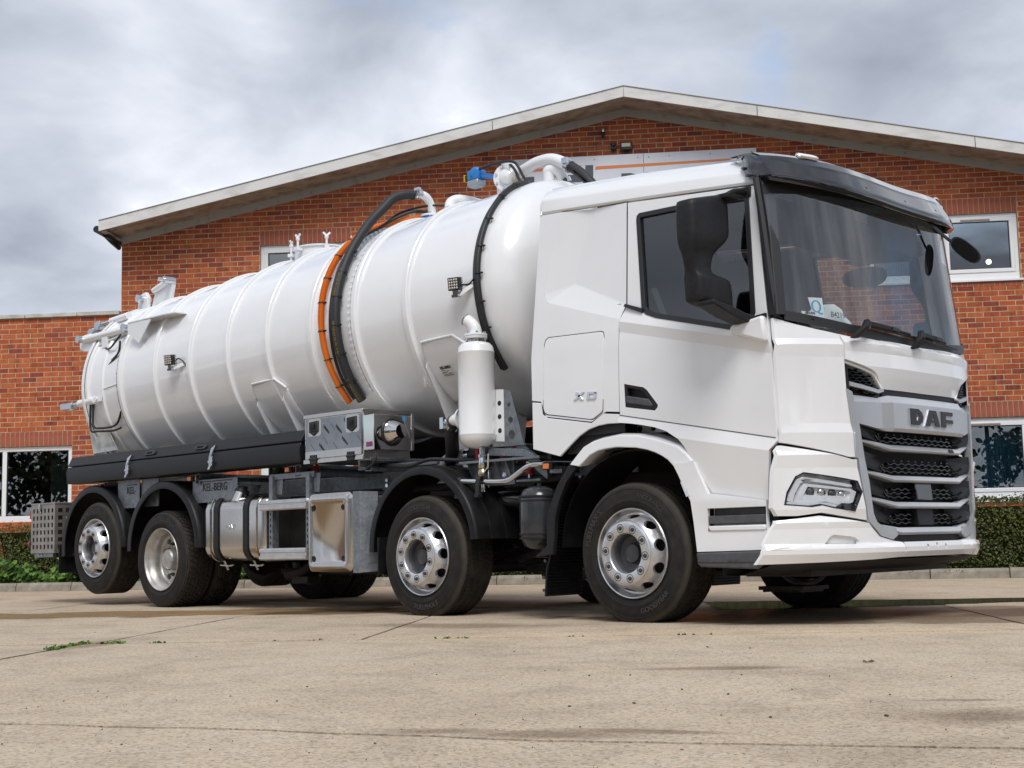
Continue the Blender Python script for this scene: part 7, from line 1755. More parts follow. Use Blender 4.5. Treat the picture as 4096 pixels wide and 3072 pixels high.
def honeycomb(loop, off, pw, ph, name='grille_mesh', parent=None, w=0.0035):
    """wavy horizontal strands that meet in turn, clipped to the loop"""
    us = [p[0] for p in loop]; vs = [p[1] for p in loop]; mb = MB()
    def inside(u, v):
        c = False; n = len(loop)
        for i in range(n):
            (a, b), (e, f) = loop[i], loop[i-1]
            if (b > v) != (f > v) and u < (e - a) * (v - b) / (f - b) + a: c = not c
        return c
    rws = int((max(vs) - min(vs)) / ph) + 2
    for r_ in range(-1, rws):
        base = min(vs) + r_ * ph; n = int((max(us) - min(us)) / (pw / 4)) + 2
        prev = None
        for i in range(n):
            u = min(us) + i * pw / 4; ph_ = (i + (2 if r_ % 2 else 0)) % 4
            v = base + (0.0, 0.34, 0.34, 0.0)[ph_] * ph
            ok = inside(u, v)
            if ok and prev is not None:
                (u0_, v0_) = prev
                A, B = (xf(u0_, v0_) + off, u0_, v0_), (xf(u, v) + off, u, v)
                mb.add([(A[0], A[1], A[2] - w), (B[0], B[1], B[2] - w), (B[0], B[1], B[2] + w), (A[0], A[1], A[2] + w), (A[0] - .03, A[1], A[2] - w), (B[0] - .03, B[1], B[2] - w), (B[0] - .03, B[1], B[2] + w), (A[0] - .03, A[1], A[2] + w)], [(0, 1, 2, 3), (3, 2, 6, 7), (0, 4, 5, 1)])
            prev = (u, v) if ok else None
    o = part(name, mb, M['grille_black'], parent, smooth=0, fix=False); o['kind'] = 'stuff'; return o
M['grille_gloss'] = mat('grille_gloss_black', (0.010, 0.010, 0.011), 0.22, coat=0.15, spec=0.35)
M['grille_black'] = M['grille_gloss']
ug = [(-0.836, 1.640), (-0.70, 1.610), (-0.615, 1.584), (-0.590, 1.568), (-0.512, 1.478), (-0.502, 1.462), (-0.556, 1.440), (-0.80, 1.478), (-0.836, 1.480)]
for s in (-1, 1):
    lp = [(p[0] * -s, p[1]) for p in ug]
    if s > 0: lp = lp[::-1]
    g_ = part('upper_grille', panel_mb([lp], frontmap(-0.055), cu=YC, thick=0.01), M['cab_dark'], truck, smooth=0)
    honeycomb(lp, -0.018, 0.056, 0.0185, parent=g_, w=0.0022)
    e = [(-0.846, 1.648), (-0.838, 1.470), (-0.806, 1.474), (-0.812, 1.632)]; e = [(p[0] * -s, p[1]) for p in e]
    part('grille_edge', panel_mb([e], frontmap(-0.004), cu=YC, thick=0.04), M['plastic'], g_)
    c_ = [(-0.808, 1.527), (-0.56, 1.484), (-0.518, 1.492), (-0.503, 1.476), (-0.560, 1.460), (-0.806, 1.500)]; c_ = [(p[0] * -s, p[1]) for p in c_]
    part('grille_bar', panel_mb([c_], frontmap(0.002), cu=YC, thick=0.03), M['silver'], g_, bevel=0.004)
# silver name panel
def noff(u, v): 
    a = lerp(abs(u), [(0.0, 0.045), (0.478, 0.045), (0.545, 0.006), (0.8, 0.0)])
    return a + lerp(v, [(1.21, -0.012), (1.235, 0.0), (1.40, 0.0), (1.445, -0.03)])
npn = [(-0.797, 1.448), (-0.56, 1.430), (-0.490, 1.447), (0.490, 1.447), (0.56, 1.430), (0.797, 1.448), (0.757, 1.262), (0.497, 1.214), (-0.497, 1.214), (-0.757, 1.262)]
nm_ = part('name_panel', panel_mb([npn], frontmap(noff), cu=YC + [-.478, .478, -.545, .545], cv=(1.235, 1.40), thick=0.03), M['silver'], truck, bevel=0.005, smooth=15)
# letters D A F: chrome outline with black face
def big_letters():
    H0, H1 = 1.264, 1.372; lets = []
    D = [[(-0.300, H0), (-0.195, H0), (-0.150, H0 + 0.022), (-0.132, H0 + 0.052), (-0.150, H1 - 0.022), (-0.195, H1), (-0.300, H1)], [(-0.226, H0 + 0.028), (-0.226, H1 - 0.028), (-0.208, H1 - 0.030), (-0.194, (H0 + H1) / 2), (-0.208, H0 + 0.030)]]
    A = [[(-0.112, H0), (-0.045, H0), (-0.034, H0 + 0.022), (0.022, H0 + 0.022), (0.028, H0), (0.094, H0), (0.046, H1), (-0.046, H1)], [(-0.018, H0 + 0.044), (-0.002, H0 + 0.078), (0.012, H0 + 0.044)]]
    F = [[(0.112, H0), (0.182, H0), (0.182, H0 + 0.030), (0.285, H0 + 0.030), (0.285, H0 + 0.056), (0.182, H0 + 0.056), (0.182, H0 + 0.082), (0.285, H0 + 0.082), (0.285, H1), (0.112, H1)]]
    return D, A, F
ch, bk = MB(), MB()
for Lt in big_letters():
    a = panel_mb([shrink(Lt[0], -0.003)] + [shrink(h_, 0.003) for h_ in Lt[1:]], lambda u, v, d: (xf(u, v) + 0.053 - d, u, v), thick=0.010); ch.add(a.v, a.f)
    b_ = panel_mb([shrink(Lt[0], 0.001)] + [shrink(h_, -0.001) for h_ in Lt[1:]], lambda u, v, d: (xf(u, v) + 0.0575 - d, u, v), thick=0.006); bk.add(b_.v, b_.f)
part('letter_edging', ch, M['silver'], nm_, smooth=0); part('letters', bk, M['letter_black'], nm_, smooth=0)
# lower grille: recess, shrouds, mesh, bars, radar boxes
gr = part('lower_grille', panel_mb([[(-0.76, 1.262), (0.76, 1.262), (0.70, 0.66), (0.60, 0.565), (-0.60, 0.565), (-0.70, 0.66)]], frontmap(-0.14), cu=YC, thick=0.01), M['cab_dark'], truck, smooth=0)
zc4 = [1.110, 0.912, 0.742, 0.575]                        # bar heights
mz_ = [(1.150, 1.205), (0.955, 1.035), (0.790, 0.865), (0.623, 0.700)]
for i, (a, b) in enumerate(mz_):
    yo = 0.50 - 0.028 * i
    if i < 2: honeycomb([(-yo, a), (yo, a), (yo - 0.05, b), (-yo + 0.05, b)], -0.055, 0.092, 0.026, parent=gr, w=0.0034)
    else:
        for s in (-1, 1):
            lp = [(s * yo, a), (s * (yo - 0.05), b), (s * (0.09), b), (s * 0.09, a)]; honeycomb(lp, -0.055, 0.092, 0.026, parent=gr, w=0.0034)
        part('radar_box', MB().prism([(1.548, -0.125, a - 0.012), (1.548, 0.085, a - 0.012), (1.535, 0.092, b + 0.028), (1.535, -0.132, b + 0.028)], (-0.08, 0, 0)), M['gloss_black'] if i == 2 else M['plastic'], gr, bevel=0.006)
    for s in (-1, 1):                                    # dark shrouds at the ends of each opening
        yo2 = 0.745 - 0.014 * i
        sh_ = MB().add([(xf(yo2, 1) + 0.0, s * yo2, a + 0.075), (xf(yo2, 1) - 0.005, s * yo2, b + 0.055), (xf(yo - .02, 1) - 0.10, s * (yo - 0.02), b + 0.03), (xf(yo, 1) - 0.035, s * (yo + 0.06), a + 0.0), (xf(yo, 1) - 0.085, s * (yo - 0.0), a - 0.01), (xf(yo2, 1), s * (yo2 - 0.02), a + 0.03)], [(0, 1, 2), (0, 2, 3, 5), (2, 4, 3)])
        part('grille_shroud', sh_, M['plastic'], gr, smooth=0)
        for j in range(2):
            r0 = (yo + 0.075 - j * 0.03); part('shroud_fin', MB().tube([(xf(r0, 1) - 0.045, s * (yo - 0.01), a + 0.012 + j * 0.018), (xf(r0, 1) - 0.03, s * (yo + 0.05), a + 0.018 + j * 0.014), (xf(r0, 1) - 0.018, s * (yo + 0.10 - j * 0.03), a + 0.042 + j * 0.006)], 0.006, 5), M['grille_gloss'], gr)
for i, zc_ in enumerate(zc4):
    yb = 0.47 - 0.024 * i; ye = [0.742, 0.722, 0.700, 0.60][i]; hh = 0.021 if i < 3 else 0.024; rise = 0.052 if i < 3 else 0.036
    sec = lambda u: (xf(u, 1) + lerp(abs(u), [(0, 0.0), (yb, 0.0), (ye, -0.022)]))
    bm_ = MB(); st_ = [-ye, -yb, -yb * .5, 0, yb * .5, yb, ye]
    for u in st_:
        dz = rise * max(0, abs(u) - yb) / (ye - yb); x = sec(u); k_ = 0.62 if abs(u) == ye else 1.0
        bm_.v += [(x - 0.055, u, zc_ + dz + hh * k_), (x - 0.012, u, zc_ + dz + hh * k_), (x + 0.012, u, zc_ + dz - hh * 0.35 * k_), (x + 0.004, u, zc_ + dz - hh * k_), (x - 0.055, u, zc_ + dz - hh * k_)]
    for a in range(6):
        for j in range(5): bm_.f.append((a*5 + j, a*5 + (j+1) % 5, (a+1)*5 + (j+1) % 5, (a+1)*5 + j))
    bm_.f += [(0, 1, 2, 3, 4), (34, 33, 32, 31, 30)]
    br_ = part('grille_bar', bm_, M['silver'], gr, bevel=0.003, smooth=20)
    if i == 0: part('power_badge', text_mb('450', 0.024, 0.002, lambda u, v, w: (xf(0.35, 1) + 0.016 + w - v * 0.5, 0.285 + u, 1.100 + v), bold=0.002, sx=1.5), M['ink'], br_, smooth=0)
fo = [(-0.842, 1.478), (-0.806, 1.46), (-0.762, 1.25), (-0.735, 1.05), (-0.705, 0.90), (-0.680, 0.690), (-0.655, 0.640), (-0.600, 0.602), (-0.465, 0.598), (-0.440, 0.552), (-0.50, 0.522), (-0.62, 0.548), (-0.715, 0.636), (-0.735, 0.72), (-0.772, 0.93), (-0.782, 1.04), (-0.800, 1.042)]
def foff(u, v): return 0.006 + lerp(abs(u), [(0.44, 0.0), (0.9, 0.012)])
two('grille_frame', panel_mb([fo], frontmap(foff), cu=YC, cv=(0.7, 0.8, 0.9, 1.05, 1.25), thick=0.05), M['silver'], gr, bevel=0.010, second=gr)
part('dark_strip', panel_mb([[(-0.50, 0.500), (0.50, 0.500), (0.45, 0.552), (-0.45, 0.552)]], frontmap(-0.03), cu=YC, thick=0.02), M['plastic'], truck)

# ---- headlamp panels
hp0 = [(-1.214, 1.122), (-1.0, 1.072), (-0.838, 1.030), (-0.806, 1.030), (-0.784, 0.93), (-0.745, 0.72), (-0.722, 0.648), (-0.90, 0.676), (-1.03, 0.700), (-1.153, 0.682), (-1.236, 0.684), (-1.262, 0.735), (-1.252, 0.94), (-1.236, 1.09)]
M['lamp_silver'] = mat('lamp_silver', (0.82, 0.83, 0.85), 0.25, 0.15)
lamp = [(-1.213, 0.752), (-1.200, 0.83), (-1.158, 0.928), (-1.120, 0.952), (-0.800, 0.895), (-0.768, 0.826), (-0.828, 0.704), (-0.97, 0.728), (-1.03, 0.746), (-1.085, 0.736)]
def hpoff(u, v): return lerp(v, [(0.66, -0.004), (0.72, 0.014), (0.98, 0.014), (1.06, 0.03), (1.10, 0.010), (1.2, 0.0)])
hps = two('headlamp_panel', panel_mb([hp0, lamp], frontmap(hpoff), cu=YC, cv=(0.72, 0.98, 1.06), thick=0.03), W, bevel=0.006, smooth=7)
for s, par in ((-1, hps[0]), (1, hps[1])):
    f_ = lambda off: (lambda u, v, d: (xf(u, v) + off - d, -s * u, v)) if s > 0 else (lambda u, v, d: (xf(u, v) + off - d, u, v))
    F = (lambda off: (lambda u, v, d: (xf(u, v) + off - d, u * (1 if s < 0 else -1), v)))
    hl_ = part('headlamp', panel_mb([shrink(lamp, -0.002)], F(-0.040), cu=YC, thick=0.01), M['lamp_silver'], truck, smooth=0)
    part('bezel', panel_mb([shrink(lamp, -0.001), shrink(lamp, 0.006)], F(0.016), cu=YC, thick=0.06), M['gloss_black'], hl_)
    drl = [(-1.196, 0.775), (-1.176, 0.835), (-1.146, 0.905), (-1.115, 0.925), (-0.83, 0.873), (-0.822, 0.86), (-0.85, 0.857), (-1.10, 0.900), (-1.124, 0.885), (-1.152, 0.822), (-1.164, 0.772)]
    part('daytime_light', panel_mb([drl], F(-0.002), cu=YC, thick=0.03), M['lamp_silver'], hl_, bevel=0.004)
    part('lamp_trim', panel_mb([[(-1.150, 0.760), (-1.128, 0.825), (-1.10, 0.882), (-0.83, 0.845), (-0.79, 0.828), (-0.818, 0.760), (-0.905, 0.740), (-0.99, 0.768)], [(-1.118, 0.785), (-1.100, 0.83), (-1.085, 0.862), (-0.845, 0.832), (-0.828, 0.818), (-0.850, 0.775), (-0.915, 0.764), (-0.985, 0.786)]], F(-0.008), cu=YC, thick=0.03), M['lamp_silver'], hl_, bevel=0.003)
    part('reflector', panel_mb([[(-1.13, 0.775), (-1.09, 0.875), (-0.83, 0.84), (-0.83, 0.765)]], F(-0.034), cu=YC, thick=0.004), M['lamp_silver'], hl_, smooth=0)
    part('reflector_shelf', panel_mb([[(-1.118, 0.786), (-0.985, 0.787), (-0.915, 0.765), (-0.850, 0.776), (-0.87, 0.80), (-0.95, 0.805), (-1.10, 0.812)]], F(-0.016), cu=YC, thick=0.02), M['lamp_silver'], hl_)
    for j in range(4):
        yy = -1.055 + j * 0.062; c = Vector((xf(yy, .83) - 0.040, yy * (1 if s < 0 else -1), 0.832 - j * 0.008)); d = Vector((0.9, 0.35 * (-1 if s < 0 else 1), 0))
        part('projector', MB().lathe([(0.030, 0.0), (0.030, 0.010), (0.024, 0.018), (0.0, 0.024)], c, d, 14), M['mirror_steel'] if j % 2 else M['hub'], hl_, smooth=60)
    part('lower_trim', panel_mb([[(-1.20, 0.758), (-1.09, 0.745), (-1.03, 0.755), (-0.97, 0.738), (-0.905, 0.727), (-0.90, 0.735), (-0.99, 0.762), (-1.18, 0.772)]], F(0.0), cu=YC, thick=0.02), M['lamp_silver'], hl_)
    part('side_reflector', panel_mb([[(-0.955, 0.727), (-0.905, 0.757), (-0.815, 0.752), (-0.832, 0.712)]], F(0.004), cu=YC, thick=0.02), M['gloss_black'], hl_)
    part('lens', panel_mb([shrink(lamp, 0.004)], F(0.011), cu=YC, thick=0.003), M['clear'], hl_, smooth=0)
two('gap_shadow_strip', panel_mb([[(-1.214, 1.136), (-0.835, 1.044), (-0.79, 1.044), (-0.79, 1.02), (-0.838, 1.022), (-1.214, 1.115)]], frontmap(-0.03), cu=YC, thick=0.01), M['cab_dark'])

# ---- bumper
bc = [(-1.160, 0.664), (-1.03, 0.682), (-0.90, 0.660), (-0.722, 0.630), (-0.63, 0.545), (-0.50, 0.516), (-0.405, 0.506), (-0.388, 0.455), (-0.445, 0.411), (-0.68, 0.402), (-1.05, 0.392), (-1.318, 0.386), (-1.310, 0.47), (-1.245, 0.655)]
fog = [(-1.02, 0.505), (-0.985, 0.552), (-0.965, 0.562), (-0.83, 0.545), (-0.80, 0.522), (-0.802, 0.503)]
def boff(u, v):
    a = lerp(v, [(0.38, -0.025), (0.445, 0.012), (0.475, 0.015), (0.510, 0.004), (0.60, 0.004), (0.64, 0.012), (0.68, -0.010)])
    return a * (1.0 if abs(u) < 0.9 else 1.2) + (0.012 if v < 0.5 else 0)
bcs = two('bumper_corner', panel_mb([bc, fog], frontmap(boff), cu=YC, cv=(0.445, 0.475, 0.51, 0.60, 0.64), thick=0.025), W, bevel=0.006, smooth=7)
fpan = panel_mb([grow(fog, 0.004)], lambda u, v, d: (xf(u, v) - 0.028 + 0.012 * (v - 0.5) / 0.06 - d, u, v), cu=YC, thick=0.006)
two('fog_blank', fpan, W, bcs[0], second=bcs[1])
bcen = [(-0.398, 0.506), (0.398, 0.506), (0.382, 0.455), (0.437, 0.411), (-0.437, 0.411), (-0.382, 0.455)]
cb_ = [[(y + 0.014 * math.cos(t), z + 0.016 * math.sin(t)) for t in np.linspace(0, 2 * math.pi, 12, endpoint=False)] for (y, z) in ((-0.108, 0.473), (0.022, 0.482), (0.140, 0.473))]
def boff2(u, v): return lerp(v, [(0.38, -0.025), (0.445, 0.014), (0.475, 0.014), (0.506, 0.004)]) + 0.012
bctr = part('bumper', panel_mb([bcen] + cb_, frontmap(boff2), cu=YC, cv=(0.445, 0.475), thick=0.025), W, truck, bevel=0.005, smooth=7)
part('bolt_hole', panel_mb(cb_[:1], frontmap(-0.02), thick=0.004), M['cab_dark'], bctr, smooth=0); part('bolt_hole', panel_mb(cb_[1:2], frontmap(-0.02), thick=0.004), M['cab_dark'], bctr, smooth=0); part('bolt_hole', panel_mb(cb_[2:3], frontmap(-0.02), thick=0.004), M['cab_dark'], bctr, smooth=0)
two('bumper_return', MB().prism([(1.06, -1.315, 0.386), (1.10, -1.312, 0.47), (1.165, -1.245, 0.655), (1.13, -1.20, 0.655), (1.02, -1.22, 0.386)], (0.0, 0.012, 0)), W, bcs[0], second=bcs[1])
ub = MB()
for y in [-1.25 + 2.5 * i / 30 for i in range(31)]:
    x = xf(y, 0.4); ub.v += [(x - 0.02, y, 0.400), (x - 0.06, y, 0.372), (x - 0.30 - 0.15 * (abs(y) < 1.0), y * 0.97, 0.315), (x - 0.45, y * 0.95, 0.312), (x - 0.45, y * 0.95, 0.42)]
for i in range(30):
    for j in range(4): ub.f.append((i*5 + j, (i+1)*5 + j, (i+1)*5 + j + 1, i*5 + j + 1))
part('underrun_panel', ub, M['plastic'], truck, smooth=50)

# ---- front wheel arch and steps (near and far side)
fo_ = [(-0.545, 1.098), (-0.403, 1.221), (-0.315, 1.255), (-0.224, 1.272), (-0.052, 1.286), (0.10, 1.272), (0.251, 1.235), (0.36, 1.200), (0.448, 1.170), (0.52, 1.115), (0.560, 1.062)]
fi_ = [(-0.435, 1.080), (-0.330, 1.155), (-0.260, 1.180), (-0.190, 1.190), (-0.090, 1.195), (0.084, 1.180), (0.180, 1.160), (0.247, 1.138), (0.310, 1.108), (0.352, 1.082), (0.400, 1.035)]
fe = MB()
for (o, i) in zip(fo_, fi_):
    fe.v += [(o[0], -0.98, o[1] + 0.020), (o[0], -1.215, o[1] + 0.004), (o[0] + (i[0]-o[0]) * .12, -1.246, o[1] + (i[1]-o[1]) * .12), (i[0], -1.252, i[1]), (i[0], -1.230, i[1] - 0.003), (i[0], -1.0, i[1] + 0.03)]
for a in range(len(fo_) - 1):
    for j in range(6): fe.f.append((a*6 + j, a*6 + (j+1) % 6, (a+1)*6 + (j+1) % 6, (a+1)*6 + j))
fe.f += [(0, 1, 2, 3, 4, 5), tuple(range(len(fe.v) - 1, len(fe.v) - 7, -1))]
two('wheel_arch', fe, W, bevel=0.006, smooth=30)
spn = [(0.405, 1.052), (0.565, 1.058), (0.60, 0.97), (0.665, 0.845), (0.80, 0.828), (1.108, 0.785), (1.112, 0.478), (0.585, 0.470), (0.566, 0.470), (0.548, 0.66), (0.530, 0.800), (0.480, 0.90), (0.440, 0.985)]
hole1 = [(0.652, 0.600), (1.104, 0.600), (1.106, 0.748), (0.655, 0.748)]
spm = panel_mb([spn, hole1], lambda u, v, d: (u, -1.243 + d + 0.012 * max(0, 0.62 - u) / 0.1 * -1, v), thick=0.03)
sps = two('step_panel', spm, W, bevel=0.005)
two('step_recess', MB().box((0.64, -1.15, 0.585), (1.115, -1.14, 0.76)).box((0.64, -1.24, 0.585), (1.115, -1.15, 0.600)), W, sps[0], second=sps[1])
two('upper_step', MB().box((0.655, -1.235, 0.648), (1.103, -1.10, 0.700)).box((0.655, -1.165, 0.700), (1.103, -1.155, 0.746)), M['mid_plastic'], sps[0], bevel=0.006, second=sps[1])
two('step_ledge', MB().prism([(0.66, -1.252, 0.635), (1.10, -1.252, 0.635), (1.10, -1.252, 0.600), (0.675, -1.252, 0.600)], (0, 0.05, 0)), W, sps[0], bevel=0.008, second=sps[1])
lows = MB().prism([(0.566, -1.265, 0.464), (1.098, -1.265, 0.472), (1.075, -1.265, 0.385), (1.035, -1.265, 0.358), (0.60, -1.265, 0.372), (0.578, -1.265, 0.39)], (0, 0.25, 0))
ls = two('lower_step', lows, M['mid_plastic'], sps[0], bevel=0.010, second=sps[1])
two('step_edge', MB().box((0.585, -1.272, 0.405), (1.045, -1.264, 0.412)), M['grit'], sps[0], second=sps[1])
two('side_reflector', MB().prism([(0.455, -1.2575, 0.930), (0.490, -1.2575, 0.925), (0.528, -1.2575, 0.835), (0.500, -1.2575, 0.830)], (0, 0.012, 0)), M['bright_chrome'], sps[0], second=sps[1])
strip = [(-0.560, 1.095), (-0.670, 0.966), (-0.740, 0.84), (-0.786, 0.732), (-0.793, 0.527), (-0.914, 0.449), (-0.735, 0.464), (-0.715, 0.60), (-0.705, 0.735), (-0.655, 0.86), (-0.585, 0.98), (-0.485, 1.078)]
two('arch_strip', panel_mb([strip], lambda u, v, d: (u, -1.225 + d, v), thick=0.04), M['plastic'], bevel=0.005)
for far in (False, True):
    guard(0.0, 0.49, lambda a: 0.675, -88, 62, far=far, y_out=-1.19, y_in=-0.72, lip=0.0, ribs=(), name='arch_liner')
fp = MB(); sec = [(-0.58, 0.98), (-0.655, 0.84), (-0.71, 0.70), (-0.735, 0.50), (-0.79, 0.36), (-0.81, 0.165)]
for (x, z) in sec: fp.v += [(x - 0.02, -1.205, z), (x - 0.02, -0.82, z), (x - 0.034, -0.82, z), (x - 0.034, -1.205, z)]
for a in range(5):
    for j in range(4): fp.f.append((a*4 + j, a*4 + (j+1) % 4, (a+1)*4 + (j+1) % 4, (a+1)*4 + j))
fp.f += [(0, 1, 2, 3), (23, 22, 21, 20)]
flp = two('spray_flap', fp, M['guard'])
bris = MB()
for i in range(36):
    t = i / 35; z = 0.97 - t * 0.80; x = lerp(-z, [(-0.98, -0.58), (-0.84, -0.655), (-0.70, -0.71), (-0.50, -0.735), (-0.36, -0.79), (-0.165, -0.81)])
    for j in range(11):
        y = -1.19 + j * 0.034
        if j == 0 and z > 0.48: continue
        bris.add([(x - 0.02, y, z), (x - 0.02, y + 0.028, z), (x - 0.004, y + 0.028, z + 0.005), (x - 0.004, y, z + 0.005), (x - 0.02, y, z + 0.010), (x - 0.02, y + 0.028, z + 0.010)], [(0, 1, 2, 3), (3, 2, 5, 4)])
br2 = two('spray_bristle', bris, M['guard'], flp[0], smooth=0, second=flp[1])
for o in br2: o['kind'] = 'stuff'
part('flap_bolt', MB().cyl((-0.83, -1.208, 0.42), (-0.83, -1.2, 0.42), 0.012, 8).cyl((-0.85, -1.208, 0.30), (-0.85, -1.2, 0.30), 0.012, 8).cyl((-0.85, -1.208, 0.21), (-0.85, -1.2, 0.21), 0.012, 8), M['hub'], flp[0])
# frame parts seen between skirt and arch
hl = MB().prism([(-0.42, -1.02, 1.24), (-0.3, -1.02, 1.36), (0.2, -1.02, 1.36), (0.42, -1.02, 1.24), (0.2, -1.02, 1.29), (-0.2, -1.02, 1.30)], (0, 0.02, 0))
part('sill_frame', hl, W, truck, smooth=0)
hh = MB()
for x in (-0.18, -0.06, 0.06, 0.18): hh.cyl((x, -1.0225, 1.328), (x, -1.019, 1.328), 0.022, 12)
part('sill_hole', hh, M['cab_dark'], truck)
part('cab_damper', MB().cyl((-0.48, -0.95, 1.10), (-0.46, -0.95, 1.22), 0.028, 12).cyl((-0.48, -0.95, 1.12), (-0.478, -0.95, 1.14), 0.032, 12), M['galv'], truck)
part('cab_mount', MB().box((-0.62, -0.95, 1.12), (-0.5, -0.8, 1.20)), M['blue'], truck, bevel=0.01)

# ---- sun visor
def visor_station(t):
    """t from -1 (near end) to 1 (far end): four points from the roof to the lip"""
    s = -1 if t < 0 else 1; a = abs(t)
    if a > 0.86:
        f = (a - 0.86) / 0.14
        A = visor_front(1.165); B = [(0.80, 0.97, 3.088), (0.905, 1.060, 3.068), (0.945, 1.118, 2.975), (1.00, 1.155, 2.895)]
        e = [tuple(p + (q_ - p) * f for p, q_ in zip(P_, Q_)) for P_, Q_ in zip(A, B)]
        return [(x, s * y, z) for x, y, z in e]
    y = 1.165 * a / 0.86
    return [(x, s * q_, z) for x, q_, z in visor_front(y)]
def visor_front(y):
    c = 2.972 + 0.070 * (y / 1.165) ** 1.6; x = xf(y, 2.9)
    sc = 1 - 0.10 * y / 1.165
    return [(x - 0.34 * sc, y * 0.90, c + 0.040), (x - 0.06, y * 0.985, c + 0.004), (x + 0.035, y, c - 0.075), (x + 0.10, min(y * 1.01, 1.185), 2.722 + 0.10 * (y / 1.165) ** 2.4)]
ts = [-1, -0.95, -0.90, -0.86, -0.80, -0.74, -0.66, -0.58, -0.5, -0.42, -0.34, -0.26, -0.18, -0.09, 0]
ts = ts + [-q for q in ts[-2::-1]]
vz = MB(); stn = [visor_station(t) for t in ts]
ext = []
for S_ in stn:
    a, b, c, d = [Vector(p) for p in S_]
    m1 = c + (d - c) * 0.12
    ext.append([a, a + (b - a) * 0.55 + Vector((0, 0, 0.006)), b, b + (c - b) * 0.5 + Vector((0.012, 0, 0.008)), c, m1 + Vector((-0.004, 0, 0.0)), c + (d - c) * 0.55 + Vector((0.012, 0, 0)), d])
for S_ in ext: vz.v += [tuple(p) for p in S_]
k = 8
for i in range(len(ts) - 1):
    for j in range(k - 1): vz.f.append((i*k + j, i*k + j + 1, (i+1)*k + j + 1, (i+1)*k + j))
vis = part('sun_visor', vz, M['gloss_black'], truck, smooth=24)
so2 = vis.modifiers.new('thick', 'SOLIDIFY'); so2.thickness = 0.008; so2.offset = 0
for s in (-1, 1):
    y = 0.885 * s; P0 = Vector(visor_front(0.885)[1]); P1 = Vector(visor_front(0.885)[2]); P0.y *= s; P1.y *= s
    d = (P1 - P0).normalized(); ax = (Vector((visor_front(0.95)[1][0] - visor_front(0.82)[1][0], s * 0.13, 0.01))).normalized(); nn = d.cross(ax).normalized()
    if nn.x < 0: nn = -nn
    cc_ = P0 + d * 0.035 + nn * 0.012
    lp = [(-0.085, -0.004), (-0.068, 0.024), (0.068, 0.024), (0.085, 0.004), (0.068, -0.024), (-0.05, -0.024)]
    mk = part('marker_lamp', MB().prism([cc_ + ax * u + d * v * 1.0 for u, v in lp], nn * 0.022), M['bright_chrome'], vis, bevel=0.004)
    part('lens', MB().prism([cc_ + ax * u * 0.86 + d * v * 0.72 for u, v in lp], nn * 0.0255), M['upvc'], mk, bevel=0.003)
for (t, f) in ((-0.985, 0.15), (-0.93, 0.86), (-0.36, 0.45), (0.0, 0.45), (0.34, 0.45), (0.8, 0.6)):
    S_ = visor_station(t); p = Vector(S_[2]) + (Vector(S_[3]) - Vector(S_[2])) * f; s_ = visor_station(t + 0.01); 
    tv = (Vector(s_[2]) - Vector(S_[2])).normalized(); nn = tv.cross(Vector(S_[3]) - Vector(S_[2])).normalized()
    if nn.x + (-nn.y if t < -.8 else 0) < 0: nn = -nn
    vb = MB().lathe([(0.011, -0.005), (0.011, 0.010), (0.008, 0.013), (0.0, 0.013)], p, nn, 10); part('visor_bolt', vb, M['black'], vis)

# ---- mirrors
mx_ = 0.95
def mp_(y, z, x=0.0): return (mx_ + x, y, z)
def loft(rings, n_smooth=40):
    mb = MB(); k = len(rings[0])
    for r_ in rings: mb.v += [tuple(p) for p in r_]
    for i in range(len(rings) - 1):
        for j in range(k): mb.f.append((i*k + j, i*k + (j+1) % k, (i+1)*k + (j+1) % k, (i+1)*k + j))
    mb.f += [tuple(range(k - 1, -1, -1)), tuple(range((len(rings)-1)*k, len(rings)*k))]
    return mb
def mring(y0, y1, z, x0, x1, tilt=0.0):
    r_ = 0.35; c = []
    for (a, b) in ((0, 0), (0.04, -0.03), (0.5, -0.08), (0.96, -0.03), (1, 0), (1.01, 0.4), (1, 0.82), (0.93, 0.98), (0.5, 1.06), (0.07, 0.98), (0, 0.82), (-0.01, 0.4)):
        c.append((mx_ - 0.075 + x0 * 0.8 + (x1 - x0) * b * 0.85, y0 + (y1 - y0) * a, z + tilt * a))
    return c
mrs = [mring(a_, b_, z_, x0_, x1_, t_) for a_, b_, z_, x0_, x1_, t_ in ((-1.66, -1.34, 2.685, -0.02, 0.05, 0.08), (-1.695, -1.305, 2.672, -0.05, 0.11, 0.09), (-1.702, -1.298, 2.655, -0.055, 0.118, 0.09), (-1.702, -1.298, 2.50, -0.06, 0.12, 0.02), (-1.70, -1.30, 2.465, -0.06, 0.12, 0.02), (-1.698, -1.335, 2.42, -0.06, 0.118, 0.02),
       (-1.688, -1.43, 2.365, -0.05, 0.10, 0.01), (-1.68, -1.455, 2.345, -0.035, 0.085, 0.0), (-1.665, -1.480, 2.27, -0.03, 0.08, 0.0), (-1.655, -1.480, 2.235, -0.03, 0.08, 0.0), (-1.652, -1.44, 2.212, -0.04, 0.09, 0.0), (-1.650, -1.33, 2.195, -0.05, 0.112, 0.005), (-1.648, -1.296, 2.175, -0.055, 0.12, 0.01), (-1.640, -1.288, 2.06, -0.055, 0.12, -0.01), (-1.636, -1.287, 2.04, -0.055, 0.12, -0.02), (-1.61, -1.30, 2.015, -0.03, 0.10, -0.04))]
mlo = loft(mrs)
mirs = two('door_mirror', mlo, M['plastic'], bevel=0.0, smooth=60)
for o in mirs:
    sb_ = o.modifiers.new('soft', 'SUBSURF'); sb_.levels = 1; sb_.render_levels = 1
